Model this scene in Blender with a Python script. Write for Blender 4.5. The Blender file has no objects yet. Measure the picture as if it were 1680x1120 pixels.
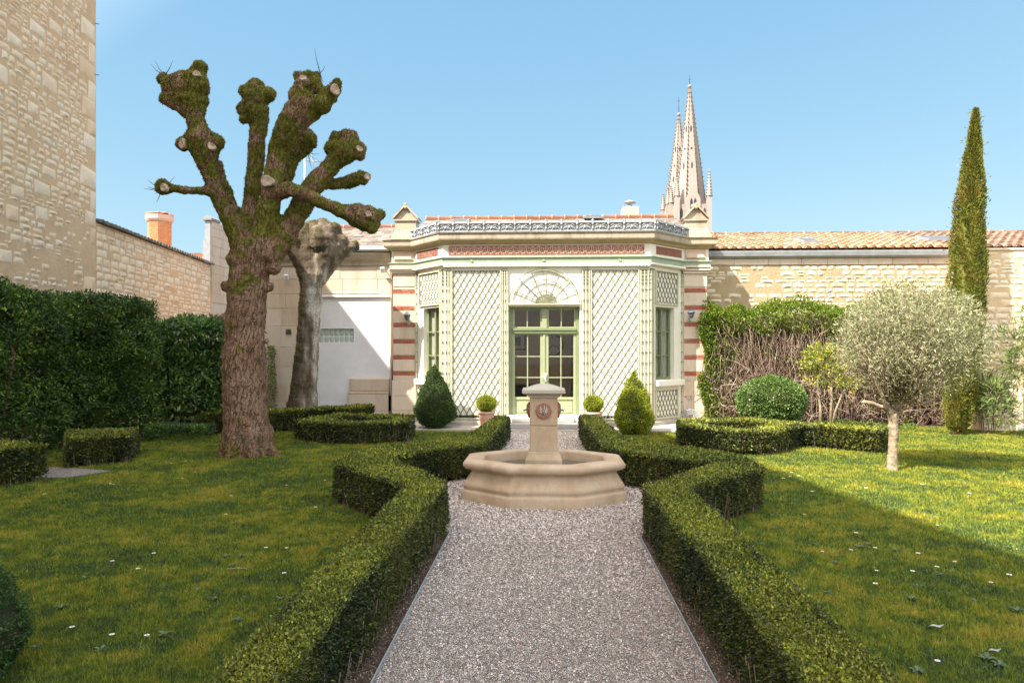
import bpy, math, random
import numpy as np
from mathutils import Vector, Matrix, noise as mnoise

random.seed(7)
rng = np.random.default_rng(7)
R = math.radians
sc = bpy.context.scene

# ------------------------------------------------------------------ camera
CAM_H = 1.65
YAW = R(2.66)
cam_d = bpy.data.cameras.new('camera')
cam = bpy.data.objects.new('camera', cam_d)
sc.collection.objects.link(cam)
cam.location = (0, 0, CAM_H)
cam.rotation_euler = (R(90), 0, YAW)
cam_d.sensor_width = 36
cam_d.lens = 24
cam_d.shift_y = 16 / 1680
cam_d.clip_start = 0.05
cam_d.clip_end = 2000
sc.camera = cam

# ------------------------------------------------------------------ world, sun, exposure
SUN = Vector((1.0, 0.8, -1.45)).normalized()
elev = math.asin(-SUN.z)
azim = math.atan2(-SUN.x, -SUN.y)
w = bpy.data.worlds.new('World')
sc.world = w
w.use_nodes = True
wn = w.node_tree
sky = wn.nodes.new('ShaderNodeTexSky')
sky.sky_type = 'NISHITA'
sky.sun_disc = False
sky.sun_elevation = elev
sky.sun_rotation = azim % (2 * math.pi)
sky.air_density = 1.0
sky.dust_density = 0.3
sky.ozone_density = 1.0
wn.nodes['Background'].inputs['Strength'].default_value = 0.15
# the camera's response to the sky: soft shoulder per channel, plus an added glow round the sun to fill the shade
def wm(op, a, b=0.0, clamp=False):
    x = wn.nodes.new('ShaderNodeMath'); x.operation = op; x.use_clamp = clamp
    for sock, v in ((x.inputs[0], a), (x.inputs[1], b)):
        if hasattr(v, 'links'): wn.links.new(v, sock)
        else: sock.default_value = v
    return x.outputs[0]
wsep = wn.nodes.new('ShaderNodeSeparateColor'); wn.links.new(sky.outputs[0], wsep.inputs[0])
wtc = wn.nodes.new('ShaderNodeTexCoord')
wdot = wn.nodes.new('ShaderNodeVectorMath'); wdot.operation = 'DOT_PRODUCT'; wdot.inputs[1].default_value = tuple(-SUN)
wn.links.new(wtc.outputs['Generated'], wdot.inputs[0])
fill_veil = wm('POWER', wm('MULTIPLY', wm('MAXIMUM', wm('SUBTRACT', wdot.outputs['Value'], 0.2), 0.0), 1.25), 1.2)
wdot2 = wn.nodes.new('ShaderNodeVectorMath'); wdot2.operation = 'DOT_PRODUCT'; wdot2.inputs[1].default_value = (0.80, -0.50, 0.33)   # added haze lobe out of view, lifts the shaded walls
wn.links.new(wtc.outputs['Generated'], wdot2.inputs[0])
fill_haze = wm('POWER', wm('MAXIMUM', wdot2.outputs['Value'], 0.0), 2.5)
fill_veil = wm('ADD', fill_veil, wm('MULTIPLY', fill_haze, 0.32))
FILL_VEIL = 1.1
wcomb = wn.nodes.new('ShaderNodeCombineColor')
for i, (gain, gam, vc) in enumerate(((0.265, 0.60, 1.0), (0.302, 0.40, 0.90), (0.325, 0.25, 0.80))):
    raw = wm('MULTIPLY', wsep.outputs[i], 0.15)
    v = wm('ADD', wm('MULTIPLY', wm('POWER', raw, gam), gain / 0.15), wm('MULTIPLY', fill_veil, FILL_VEIL * vc / 0.15))
    wn.links.new(v, wcomb.inputs[i])
wn.links.new(wcomb.outputs[0], wn.nodes['Background'].inputs['Color'])
sl = bpy.data.lights.new('sun', 'SUN')
sl.energy = 4.1
sl.angle = R(0.5)
sl.color = (1.0, 0.93, 0.82)
so = bpy.data.objects.new('sun', sl)
sc.collection.objects.link(so)
so.rotation_euler = SUN.to_track_quat('-Z', 'Y').to_euler()
so.location = (-20, -10, 30)
sc.view_settings.view_transform = 'Standard'
sc.view_settings.look = 'None'
sc.view_settings.exposure = 1.66
sc.view_settings.gamma = 1
sc.cycles.max_bounces = 6
sc.cycles.diffuse_bounces = 3
sc.cycles.glossy_bounces = 3
sc.cycles.transparent_max_bounces = 12
sc.cycles.transmission_bounces = 4

# ------------------------------------------------------------------ helpers
def P(px, py, Y):
    """world point of the plane y=Y seen at that place of the photograph (used to measure)"""
    u = (px - 840) / 1120; v = (576 - py) / 1120
    dx = -math.sin(YAW) + u * math.cos(YAW); dy = math.cos(YAW) + u * math.sin(YAW)
    t = Y / dy
    return Vector((dx * t, Y, CAM_H + v * t))

def PX(px, Y): return P(px, 576, Y).x
def PZ(px, py, Y): return P(px, py, Y).z

ORG = {}
def tag(o, label=None, cat=None, group=None, kind=None):
    if label: o['label'] = label
    if cat: o['category'] = cat
    if group: o['group'] = group
    if kind: o['kind'] = kind
    return o

def thing(name, label, cat, loc, group=None):
    o = bpy.data.objects.new(name, None)
    sc.collection.objects.link(o)
    o.location = loc
    o.empty_display_size = 0.2
    ORG[o.name] = Vector(loc)
    return tag(o, label, cat, group)

def copy_tree(o, loc, rz=0.0, scale=1.0, label=None, group=None):
    c = o.copy(); sc.collection.objects.link(c)
    c.location = loc; c.rotation_euler = (0, 0, rz); c.scale = (scale,) * 3
    if label: c['label'] = label
    if group: c['group'] = group
    for ch in list(o.children):
        d = ch.copy(); sc.collection.objects.link(d); d.parent = c
        for g in list(ch.children):
            e = g.copy(); sc.collection.objects.link(e); e.parent = d
    return c

class G:
    """collects geometry, builds one mesh object"""
    def __init__(s):
        s.V = []; s.n = 0; s.F = []; s.M = None
    def add(s, V, F, r=0.5, mi=0, smooth=False):
        V = np.asarray(V, dtype=np.float64).reshape(-1, 3)
        if s.M is not None:
            A = np.array(s.M)
            V = V @ A[:3, :3].T + A[:3, 3]
        off = s.n
        s.V.append(V); s.n += len(V)
        if isinstance(F, np.ndarray):
            groups = [F]
            rr = [r]
        else:
            by = {}
            for k, f in enumerate(F):
                by.setdefault(len(f), []).append(f)
            groups = [np.array(v) for v in by.values()]
            rr = [r] * len(groups)
        for g, q in zip(groups, rr):
            m = len(g)
            if m == 0: continue
            q = np.broadcast_to(np.asarray(q, dtype=np.float32), (m,)) if np.ndim(q) == 0 or len(np.atleast_1d(q)) == m else np.full(m, float(np.mean(q)), np.float32)
            s.F.append((g.astype(np.int64) + off, q, mi, smooth))
    def box(s, x0, x1, y0, y1, z0, z1, r=0.5, mi=0):
        V = [(x, y, z) for x in (x0, x1) for y in (y0, y1) for z in (z0, z1)]
        F = np.array([(0, 1, 3, 2), (4, 6, 7, 5), (0, 4, 5, 1), (2, 3, 7, 6), (0, 2, 6, 4), (1, 5, 7, 3)])
        s.add(V, F, r, mi)
    def cbox(s, x0, x1, y0, y1, z0, z1, c, r=0.5, mi=0):
        """box with all edges chamfered by c"""
        V = []; idx = {}
        X = (x0, x1); Yy = (y0, y1); Z = (z0, z1)
        for i in (0, 1):
            for j in (0, 1):
                for k in (0, 1):
                    sx = c if i == 0 else -c; sy = c if j == 0 else -c; sz = c if k == 0 else -c
                    idx[(i, j, k, 0)] = len(V); V.append((X[i], Yy[j] + sy, Z[k] + sz))
                    idx[(i, j, k, 1)] = len(V); V.append((X[i] + sx, Yy[j], Z[k] + sz))
                    idx[(i, j, k, 2)] = len(V); V.append((X[i] + sx, Yy[j] + sy, Z[k]))
        F = []
        I = idx
        for i in (0, 1):
            f = [I[(i, 0, 0, 0)], I[(i, 0, 1, 0)], I[(i, 1, 1, 0)], I[(i, 1, 0, 0)]]; F.append(f if i == 0 else f[::-1])
            f = [I[(0, i, 0, 1)], I[(1, i, 0, 1)], I[(1, i, 1, 1)], I[(0, i, 1, 1)]]; F.append(f if i == 0 else f[::-1])
            f = [I[(0, 0, i, 2)], I[(0, 1, i, 2)], I[(1, 1, i, 2)], I[(1, 0, i, 2)]]; F.append(f if i == 0 else f[::-1])
        for a in (0, 1):
            for b in (0, 1):
                F.append([I[(0, a, b, 1)], I[(1, a, b, 1)], I[(1, a, b, 2)], I[(0, a, b, 2)]])
                F.append([I[(a, 0, b, 0)], I[(a, 1, b, 0)], I[(a, 1, b, 2)], I[(a, 0, b, 2)]])
                F.append([I[(a, b, 0, 0)], I[(a, b, 1, 0)], I[(a, b, 1, 1)], I[(a, b, 0, 1)]])
                for k in (0, 1):
                    F.append([I[(a, b, k, 0)], I[(a, b, k, 1)], I[(a, b, k, 2)]])
        s.add(V, F, r, mi)
    def tube(s, pts, rad, n=8, r=0.5, mi=0, smooth=True, cap=True):
        pts = [Vector(p) for p in pts]
        if not hasattr(rad, '__len__'): rad = [rad] * len(pts)
        V = []; prev = None
        for i, p in enumerate(pts):
            t = (pts[min(i + 1, len(pts) - 1)] - pts[max(i - 1, 0)])
            if t.length < 1e-9: t = Vector((0, 0, 1))
            t.normalize()
            if prev is None:
                a = Vector((1, 0, 0)) if abs(t.x) < 0.8 else Vector((0, 1, 0))
                nrm = (a - t * a.dot(t)).normalized()
            else:
                nrm = (prev - t * prev.dot(t))
                if nrm.length < 1e-6: nrm = t.orthogonal()
                nrm.normalize()
            prev = nrm
            bi = t.cross(nrm)
            for k in range(n):
                a = 2 * math.pi * k / n
                V.append(p + (nrm * math.cos(a) + bi * math.sin(a)) * rad[i])
        F = []
        for i in range(len(pts) - 1):
            for k in range(n):
                k2 = (k + 1) % n
                F.append((i * n + k, i * n + k2, (i + 1) * n + k2, (i + 1) * n + k))
        s.add([tuple(v) for v in V], np.array(F), r, mi, smooth)
        if cap:
            b = s.n - len(V)
            M = s.M; s.M = None
            s.F.append((np.array([[b + k for k in range(n)][::-1]]), np.full(1, 0.5 if np.ndim(r) else r, np.float32), mi, False))
            s.F.append((np.array([[b + (len(pts) - 1) * n + k for k in range(n)]]), np.full(1, 0.5 if np.ndim(r) else r, np.float32), mi, False))
            s.M = M
    def lathe(s, prof, c=(0, 0, 0), n=24, r=0.5, mi=0, smooth=True, rot=0.0, sx=1, sy=1):
        V = []
        for (rr, z) in prof:
            for k in range(n):
                a = 2 * math.pi * (k) / n + rot
                V.append((c[0] + rr * math.cos(a) * sx, c[1] + rr * math.sin(a) * sy, c[2] + z))
        F = []
        for i in range(len(prof) - 1):
            for k in range(n):
                k2 = (k + 1) % n
                F.append((i * n + k, i * n + k2, (i + 1) * n + k2, (i + 1) * n + k))
        s.add(V, np.array(F), r, mi, smooth)
        if prof[0][0] > 1e-6 or True:
            b = s.n - len(V)
            q = np.full(1, float(np.mean(r)), np.float32)
            s.F.append((np.array([[b + k for k in range(n)][::-1]]), q, mi, False))
            s.F.append((np.array([[b + (len(prof) - 1) * n + k for k in range(n)]]), q, mi, False))
    def prism(s, poly, z0, z1, r=0.5, mi=0):
        n = len(poly)
        V = [(x, y, z0) for x, y in poly] + [(x, y, z1) for x, y in poly]
        F = [tuple(range(n))[::-1], tuple(range(n, 2 * n))]
        F += [(k, (k + 1) % n, n + (k + 1) % n, n + k) for k in range(n)]
        s.add(V, F, r, mi)
    def prism_y(s, poly, y0, y1, r=0.5, mi=0):
        """polygon in x,z extruded along y"""
        n = len(poly)
        V = [(x, y0, z) for x, z in poly] + [(x, y1, z) for x, z in poly]
        F = [tuple(range(n)), tuple(range(n, 2 * n))[::-1]]
        F += [((k + 1) % n, k, n + k, n + (k + 1) % n) for k in range(n)]
        s.add(V, F, r, mi)
    def beam(s, p, q, wd, y0, y1, r=0.5, mi=0):
        """flat lath between two (x,z) points, width wd, between depths y0 and y1"""
        dx, dz = q[0] - p[0], q[1] - p[1]; L = math.hypot(dx, dz) or 1
        nx, nz = -dz / L * wd / 2, dx / L * wd / 2
        s.prism_y([(p[0] - nx, p[1] - nz), (q[0] - nx, q[1] - nz), (q[0] + nx, q[1] + nz), (p[0] + nx, p[1] + nz)], y0, y1, r, mi)
    def sphere(s, c, rad, n=12, r=0.5, mi=0, sq=(1, 1, 1)):
        V = []; F = []
        m = max(4, n // 2)
        for i in range(m + 1):
            t = math.pi * i / m
            for k in range(n):
                a = 2 * math.pi * k / n
                V.append((c[0] + rad * sq[0] * math.sin(t) * math.cos(a), c[1] + rad * sq[1] * math.sin(t) * math.sin(a), c[2] - rad * sq[2] * math.cos(t)))
        for i in range(m):
            for k in range(n):
                k2 = (k + 1) % n
                F.append((i * n + k, i * n + k2, (i + 1) * n + k2, (i + 1) * n + k))
        s.add(V, np.array(F), r, mi, True)
    def build(s, name, mats, parent=None, loc=None):
        if not isinstance(mats, (list, tuple)): mats = [mats]
        if not s.V:
            s.add([(0, 0, 0), (0.001, 0, 0), (0, 0.001, 0)], np.array([[0, 1, 2]]))
        V = np.concatenate(s.V)
        if parent is not None: org = ORG[parent.name]
        else: org = Vector(loc) if loc is not None else Vector((0, 0, 0))
        V = V - np.array(org)
        me = bpy.data.meshes.new(name)
        me.vertices.add(len(V)); me.vertices.foreach_set('co', V.astype(np.float32).ravel())
        li = np.concatenate([f.ravel() for f, _, _, _ in s.F])
        ln = np.concatenate([np.full(len(f), f.shape[1]) for f, _, _, _ in s.F])
        ls = np.concatenate([[0], np.cumsum(ln)[:-1]])
        me.loops.add(len(li)); me.loops.foreach_set('vertex_index', li.astype(np.int32))
        me.polygons.add(len(ln))
        me.polygons.foreach_set('loop_start', ls.astype(np.int32))
        me.polygons.foreach_set('loop_total', ln.astype(np.int32))
        me.polygons.foreach_set('material_index', np.concatenate([np.full(len(f), mi) for f, _, mi, _ in s.F]).astype(np.int32))
        me.polygons.foreach_set('use_smooth', np.concatenate([np.full(len(f), sm) for f, _, _, sm in s.F]))
        for m in mats: me.materials.append(m)
        me.update(calc_edges=True)
        at = me.attributes.new('rnd', 'FLOAT', 'FACE')
        at.data.foreach_set('value', np.concatenate([q for _, q, _, _ in s.F]).astype(np.float32))
        o = bpy.data.objects.new(name, me)
        sc.collection.objects.link(o)
        if parent is not None: o.parent = parent
        else: o.location = org
        ORG[o.name] = Vector(org)
        return o

def frame(P0, P1, z=0.0):
    """local x along P0->P1, local y inward (away from the viewer), z up"""
    u = Vector((P1[0] - P0[0], P1[1] - P0[1], 0)).normalized()
    d = Vector((0, 0, 1)).cross(u)
    return Matrix(((u.x, d.x, 0, P0[0]), (u.y, d.y, 0, P0[1]), (0, 0, 1, z), (0, 0, 0, 1)))

def sweep(g, path, prof, r=0.5, mi=0, closed=False):
    """sweep profile [(outward, z)] along a plan path, outward on the right of travel"""
    n = len(path); k = len(prof)
    pts = [Vector((p[0], p[1])) for p in path]
    dirs = []
    for i in range(n):
        if closed or 0 < i < n - 1:
            a = (pts[i] - pts[i - 1]).normalized(); b = (pts[(i + 1) % n] - pts[i]).normalized()
        elif i == 0: a = b = (pts[1] - pts[0]).normalized()
        else: a = b = (pts[-1] - pts[-2]).normalized()
        na = Vector((a.y, -a.x)); nb = Vector((b.y, -b.x))
        m = (na + nb); m = m / max(0.2, m.length_squared) * 2 if m.length > 1e-6 else na
        dirs.append(m)
    V = []
    for i in range(n):
        for (o, z) in prof:
            V.append((pts[i].x + dirs[i].x * o, pts[i].y + dirs[i].y * o, z))
    F = []
    for i in range(n if closed else n - 1):
        j = (i + 1) % n
        for q in range(k):
            q2 = (q + 1) % k
            F.append((i * k + q, j * k + q, j * k + q2, i * k + q2))
    F = [tuple(f) for f in F]
    if not closed:
        F.append(tuple(range(k))); F.append(tuple((n - 1) * k + q for q in range(k))[::-1])
    g.add(V, F, r, mi)

# ------------------------------------------------------------------ materials
class MT:
    def __init__(s, name, rough=0.85, spec=0.25, metal=0.0):
        s.m = bpy.data.materials.new(name); s.m.use_nodes = True
        s.nt = s.m.node_tree; s.b = s.nt.nodes['Principled BSDF']
        s.b.inputs['Roughness'].default_value = rough
        s.b.inputs['Specular IOR Level'].default_value = spec
        s.b.inputs['Metallic'].default_value = metal
        s.geo = s.nt.nodes.new('ShaderNodeNewGeometry')
        s.pos = s.geo.outputs['Position']
    def n(s, t, **kw):
        x = s.nt.nodes.new(t)
        for k, v in kw.items(): setattr(x, k, v)
        return x
    def l(s, a, b): s.nt.links.new(a, b)
    def attr(s, name='rnd'):
        a = s.n('ShaderNodeAttribute'); a.attribute_name = name
        return a.outputs['Fac']
    def scaled(s, v3, rot=(0, 0, 0), src=None):
        m = s.n('ShaderNodeMapping'); m.inputs['Scale'].default_value = v3; m.inputs['Rotation'].default_value = rot
        s.l(src or s.pos, m.inputs['Vector']); return m.outputs[0]
    def noise(s, scale, detail=4, rough=0.55, vec=None, dist=0.0):
        x = s.n('ShaderNodeTexNoise'); x.inputs['Scale'].default_value = scale
        x.inputs['Detail'].default_value = detail; x.inputs['Roughness'].default_value = rough
        x.inputs['Distortion'].default_value = dist
        s.l(vec or s.pos, x.inputs['Vector']); return x.outputs['Fac']
    def voro(s, scale, feature='F1', vec=None, out='Distance', rnd=1.0):
        x = s.n('ShaderNodeTexVoronoi'); x.feature = feature; x.inputs['Scale'].default_value = scale
        x.inputs['Randomness'].default_value = rnd
        s.l(vec or s.pos, x.inputs['Vector']); return x.outputs[out]
    def ramp(s, fac, stops, interp='LINEAR'):
        x = s.n('ShaderNodeValToRGB'); cr = x.color_ramp; cr.interpolation = interp
        while len(cr.elements) < len(stops): cr.elements.new(0.5)
        for e, (p, c) in zip(cr.elements, stops):
            e.position = p
            e.color = (c, c, c, 1) if not hasattr(c, '__len__') else (c[0], c[1], c[2], 1)
        s.l(fac, x.inputs[0]); return x.outputs[0]
    def mix(s, fac, a, b, mode='MIX'):
        x = s.n('ShaderNodeMix'); x.data_type = 'RGBA'; x.blend_type = mode
        for sock, v in ((x.inputs[0], fac), (x.inputs[6], a), (x.inputs[7], b)):
            if hasattr(v, 'is_output') or hasattr(v, 'links'): s.l(v, sock)
            elif hasattr(v, '__len__'): sock.default_value = (*v[:3], 1)
            else: sock.default_value = v
        return x.outputs[2]
    def math(s, op, a, b=0.5, clamp=False):
        x = s.n('ShaderNodeMath'); x.operation = op; x.use_clamp = clamp
        for sock, v in ((x.inputs[0], a), (x.inputs[1], b)):
            if hasattr(v, 'links'): s.l(v, sock)
            else: sock.default_value = v
        return x.outputs[0]
    def col(s, v):
        if hasattr(v, 'links'): s.l(v, s.b.inputs['Base Color'])
        else: s.b.inputs['Base Color'].default_value = (*v, 1)
        return s
    def bump(s, h, dist=0.01, strength=1.0):
        x = s.n('ShaderNodeBump'); x.inputs['Distance'].default_value = dist; x.inputs['Strength'].default_value = strength
        s.l(h, x.inputs['Height'])
        s.l(x.outputs[0], s.b.inputs['Normal']); return s

def leafmat(name, stops, trans=0.25, rough=0.5, spec=0.3, patch=None, patch_scale=1.5):
    t = MT(name, rough, spec)
    c = t.ramp(t.attr(), stops)
    if patch is not None:
        f = t.ramp(t.noise(patch_scale, 3), [(0.42, 0.0), (0.62, 1.0)])
        c = t.mix(t.math('MULTIPLY', f, patch[1]), c, patch[0])
    t.col(c)
    tr = t.n('ShaderNodeBsdfTranslucent'); t.l(c, tr.inputs['Color'])
    mx = t.n('ShaderNodeMixShader'); mx.inputs[0].default_value = trans
    out = t.nt.nodes['Material Output']
    t.l(t.b.outputs[0], mx.inputs[1]); t.l(tr.outputs[0], mx.inputs[2]); t.l(mx.outputs[0], out.inputs['Surface'])
    return t.m

MAT = {}
def paint(name, c, var=0.12, rough=0.55, scale=6, bump=0.002, dirt=(0.45, 0.40, 0.30), dirt_amt=0.15):
    t = MT(name, rough, 0.35)
    n1 = t.noise(scale, 5); n2 = t.noise(scale * 9, 4)
    c2 = t.mix(t.ramp(n1, [(0.35, 0.0), (0.7, 1.0)]), c, [x * (1 - var) for x in c])
    c3 = t.mix(t.math('MULTIPLY', t.ramp(n2, [(0.55, 0.0), (0.75, 1.0)]), dirt_amt), c2, dirt)
    t.col(c3); t.bump(n2, bump)
    MAT[name] = t.m; return t.m

def stone(name, stops, grain=60, stain=(0.16, 0.13, 0.10), stain_amt=0.5, use_attr=True, bump=0.006, rough=0.9, streak=False, sscale=1.3):
    t = MT(name, rough, 0.15)
    a = t.attr() if use_attr else t.noise(2.2, 3)
    big = t.noise(sscale, 5, 0.6)
    f = t.math('ADD', t.math('MULTIPLY', a, 0.6), t.math('MULTIPLY', t.noise(7, 4), 0.4))
    c = t.ramp(f, stops)
    fine = t.noise(grain, 5, 0.7)
    c = t.mix(t.ramp(fine, [(0.3, 0.35), (0.6, 0.0)]), c, stain, 'MIX')
    vec = t.scaled((1.6, 1.6, 0.35)) if streak else None
    st = t.noise(2.6 if streak else 1.8, 6, 0.65, vec=vec)
    c = t.mix(t.math('MULTIPLY', t.ramp(st, [(0.5, 0.0), (0.68, 1.0)]), stain_amt), c, stain)
    t.col(c)
    h = t.math('ADD', t.math('MULTIPLY', fine, 0.5), t.noise(grain * 0.3, 4))
    t.bump(h, bump)
    MAT[name] = t.m; return t.m

stone('rubble', [(0.15, (0.72, 0.51, 0.33)), (0.4, (0.83, 0.64, 0.46)), (0.6, (0.84, 0.70, 0.53)), (0.85, (0.80, 0.68, 0.56))], stain_amt=0.22, stain=(0.30, 0.25, 0.19))
stone('rubble_gold', [(0.15, (0.56, 0.42, 0.25)), (0.4, (0.66, 0.54, 0.37)), (0.6, (0.66, 0.58, 0.45)), (0.85, (0.62, 0.56, 0.47))], stain_amt=0.25, stain=(0.34, 0.27, 0.18))
stone('mortar', [(0.2, (0.56, 0.38, 0.22)), (0.6, (0.70, 0.50, 0.32)), (0.9, (0.74, 0.57, 0.40))], use_attr=False, stain_amt=0.25, stain=(0.28, 0.20, 0.13), bump=0.01)
stone('mortar_gold', [(0.2, (0.30, 0.21, 0.12)), (0.6, (0.42, 0.32, 0.19)), (0.9, (0.52, 0.43, 0.31))], use_attr=False, stain_amt=0.25, stain=(0.28, 0.22, 0.15), bump=0.012)
stone('mortar_thin', [(0.2, (0.36, 0.27, 0.18)), (0.9, (0.46, 0.37, 0.26))], use_attr=False, stain_amt=0.3, stain=(0.16, 0.12, 0.09), bump=0.012)
stone('ashlar', [(0.2, (0.54, 0.42, 0.31)), (0.5, (0.62, 0.52, 0.42)), (0.8, (0.58, 0.48, 0.39))], stain_amt=0.45, stain=(0.40, 0.27, 0.17), streak=True, bump=0.004)
stone('ashlar_dirty', [(0.2, (0.30, 0.24, 0.17)), (0.5, (0.42, 0.35, 0.26)), (0.8, (0.48, 0.41, 0.32))], stain_amt=0.7, stain=(0.20, 0.16, 0.11), streak=True, bump=0.006)
stone('pinkstone', [(0.2, (0.56, 0.33, 0.22)), (0.5, (0.62, 0.42, 0.30)), (0.8, (0.62, 0.47, 0.36))], stain_amt=0.4, stain=(0.45, 0.40, 0.36), streak=True, bump=0.004)
stone('church_stone', [(0.28, (0.11, 0.09, 0.075)), (0.45, (0.25, 0.21, 0.18)), (0.6, (0.32, 0.275, 0.24)), (0.9, (0.38, 0.33, 0.29))], grain=3, stain_amt=0.4, stain=(0.32, 0.27, 0.24), bump=0.02, sscale=0.2)
stone('fountain_stone', [(0.25, (0.38, 0.25, 0.155)), (0.5, (0.52, 0.38, 0.26)), (0.75, (0.57, 0.46, 0.35))], use_attr=False, stain_amt=0.6, stain=(0.33, 0.25, 0.16), bump=0.003, grain=90, streak=True)
stone('cap_stone', [(0.2, (0.44, 0.38, 0.30)), (0.8, (0.54, 0.48, 0.41))], use_attr=False, stain_amt=0.3, stain=(0.40, 0.36, 0.30), bump=0.003, grain=90)
stone('step_stone', [(0.2, (0.34, 0.31, 0.28)), (0.8, (0.48, 0.44, 0.40))], use_attr=False, stain_amt=0.5, stain=(0.28, 0.26, 0.25), bump=0.005)
stone('brick', [(0.1, (0.26, 0.055, 0.03)), (0.5, (0.34, 0.08, 0.045)), (0.9, (0.40, 0.13, 0.075))], stain_amt=0.25, stain=(0.5, 0.36, 0.28), grain=80, bump=0.004)
stone('brick_orange', [(0.1, (0.60, 0.20, 0.09)), (0.9, (0.68, 0.30, 0.15))], stain_amt=0.2, stain=(0.4, 0.2, 0.1), grain=80, bump=0.004)
stone('tile', [(0.15, (0.22, 0.11, 0.065)), (0.4, (0.36, 0.185, 0.105)), (0.6, (0.44, 0.24, 0.15)), (0.85, (0.48, 0.34, 0.24))], stain_amt=0.3, stain=(0.26, 0.20, 0.14), grain=50, bump=0.004)
stone('tile_dark', [(0.1, (0.14, 0.08, 0.055)), (0.5, (0.24, 0.14, 0.10)), (0.9, (0.33, 0.22, 0.16))], stain_amt=0.4, stain=(0.18, 0.15, 0.12), grain=50, bump=0.004)
stone('tile_mossy', [(0.1, (0.10, 0.09, 0.08)), (0.9, (0.20, 0.17, 0.14))], stain_amt=0.4, stain=(0.06, 0.06, 0.05), grain=50, bump=0.004)
stone('ridge_tile', [(0.1, (0.50, 0.20, 0.11)), (0.9, (0.56, 0.27, 0.16))], stain_amt=0.2, stain=(0.4, 0.26, 0.2), grain=50, bump=0.003)
stone('slate', [(0.2, (0.12, 0.095, 0.08)), (0.5, (0.22, 0.175, 0.15)), (0.8, (0.31, 0.26, 0.225))], stain_amt=0.3, stain=(0.28, 0.25, 0.23), grain=30, bump=0.004)
stone('terracotta', [(0.2, (0.26, 0.09, 0.06)), (0.8, (0.36, 0.155, 0.11))], use_attr=False, stain_amt=0.3, stain=(0.55, 0.40, 0.32), bump=0.004)
stone('terracotta_light', [(0.2, (0.58, 0.37, 0.29)), (0.8, (0.64, 0.46, 0.38))], use_attr=False, stain_amt=0.3, stain=(0.50, 0.34, 0.28), bump=0.003)
stone('pot_clay', [(0.2, (0.52, 0.27, 0.17)), (0.8, (0.58, 0.36, 0.26))], use_attr=False, stain_amt=0.4, stain=(0.6, 0.5, 0.42), bump=0.002)
stone('render_patch', [(0.2, (0.50, 0.42, 0.32)), (0.8, (0.60, 0.53, 0.43))], use_attr=False, stain_amt=0.5, stain=(0.36, 0.30, 0.22), bump=0.012)

paint('plaster', (0.78, 0.73, 0.62), 0.06, dirt_amt=0.12)
paint('plaster_pink', (0.80, 0.75, 0.68), 0.05, dirt_amt=0.08)
paint('white_wall', (0.74, 0.72, 0.72), 0.12, scale=2.5, dirt=(0.5, 0.46, 0.4), dirt_amt=0.2)
paint('trellis_green', (0.19, 0.19, 0.11), 0.15)
paint('trellis_cream', (0.54, 0.51, 0.36), 0.1)
paint('green_paint', (0.19, 0.225, 0.11), 0.12)
paint('green_light', (0.31, 0.335, 0.19), 0.1)
paint('green_band', (0.29, 0.35, 0.24), 0.12)
paint('cornice_ochre', (0.48, 0.36, 0.19), 0.2)
paint('zinc', (0.38, 0.39, 0.40), 0.2, rough=0.5, dirt=(0.25, 0.25, 0.25), dirt_amt=0.3)
paint('zinc_dark', (0.30, 0.31, 0.32), 0.25, rough=0.5)
paint('gutter_white', (0.60, 0.60, 0.60), 0.15)
paint('black_metal', (0.03, 0.032, 0.035), 0.2, rough=0.4)
paint('bluegrey_metal', (0.10, 0.14, 0.18), 0.2, rough=0.4)
paint('interior_wall', (0.86, 0.62, 0.48), 0.1)
paint('interior_floor', (0.25, 0.16, 0.10), 0.2)
paint('curtain', (0.78, 0.74, 0.66), 0.05)
paint('white_paint', (0.80, 0.79, 0.76), 0.05)
paint('print_grey', (0.20, 0.20, 0.20), 0.6, scale=30)
paint('dark_blue', (0.05, 0.06, 0.09), 0.2)
paint('petal', (0.85, 0.85, 0.82), 0.03)
paint('pollen', (0.80, 0.55, 0.05), 0.05)
paint('pale_leaf', (0.36, 0.38, 0.33), 0.2)
paint('orange_tile', (0.62, 0.28, 0.16), 0.2)

t = MT('sheer', 0.9, 0.1); t.col((0.86, 0.82, 0.74)); tl_ = t.n('ShaderNodeBsdfTranslucent'); tl_.inputs['Color'].default_value = (0.9, 0.85, 0.76, 1)
mx = t.n('ShaderNodeMixShader'); mx.inputs[0].default_value = 0.45; t.l(t.b.outputs[0], mx.inputs[1]); t.l(tl_.outputs[0], mx.inputs[2]); t.l(mx.outputs[0], t.nt.nodes['Material Output'].inputs['Surface']); MAT['sheer'] = t.m
t = MT('glass', 0.02, 0.5)
tr = t.n('ShaderNodeBsdfTransparent'); gl = t.n('ShaderNodeBsdfGlossy'); gl.inputs['Roughness'].default_value = 0.02
lw = t.n('ShaderNodeLayerWeight'); lw.inputs['Blend'].default_value = 0.5
fr = t.math('ADD', t.math('MULTIPLY', t.math('POWER', lw.outputs['Facing'], 4.0), 0.6), 0.018)
mx = t.n('ShaderNodeMixShader'); t.l(fr, mx.inputs[0]); t.l(tr.outputs[0], mx.inputs[1]); t.l(gl.outputs[0], mx.inputs[2])
tr.inputs['Color'].default_value = (0.88, 0.9, 0.88, 1)
t.l(mx.outputs[0], t.nt.nodes['Material Output'].inputs['Surface']); MAT['glass'] = t.m
t = MT('glass_block', 0.15, 0.6); t.col((0.40, 0.46, 0.40)); t.bump(t.noise(40, 2), 0.004); MAT['glass_block'] = t.m
t = MT('skylight_glass', 0.35, 0.4); t.col((0.12, 0.12, 0.13)); MAT['skylight_glass'] = t.m
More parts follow.
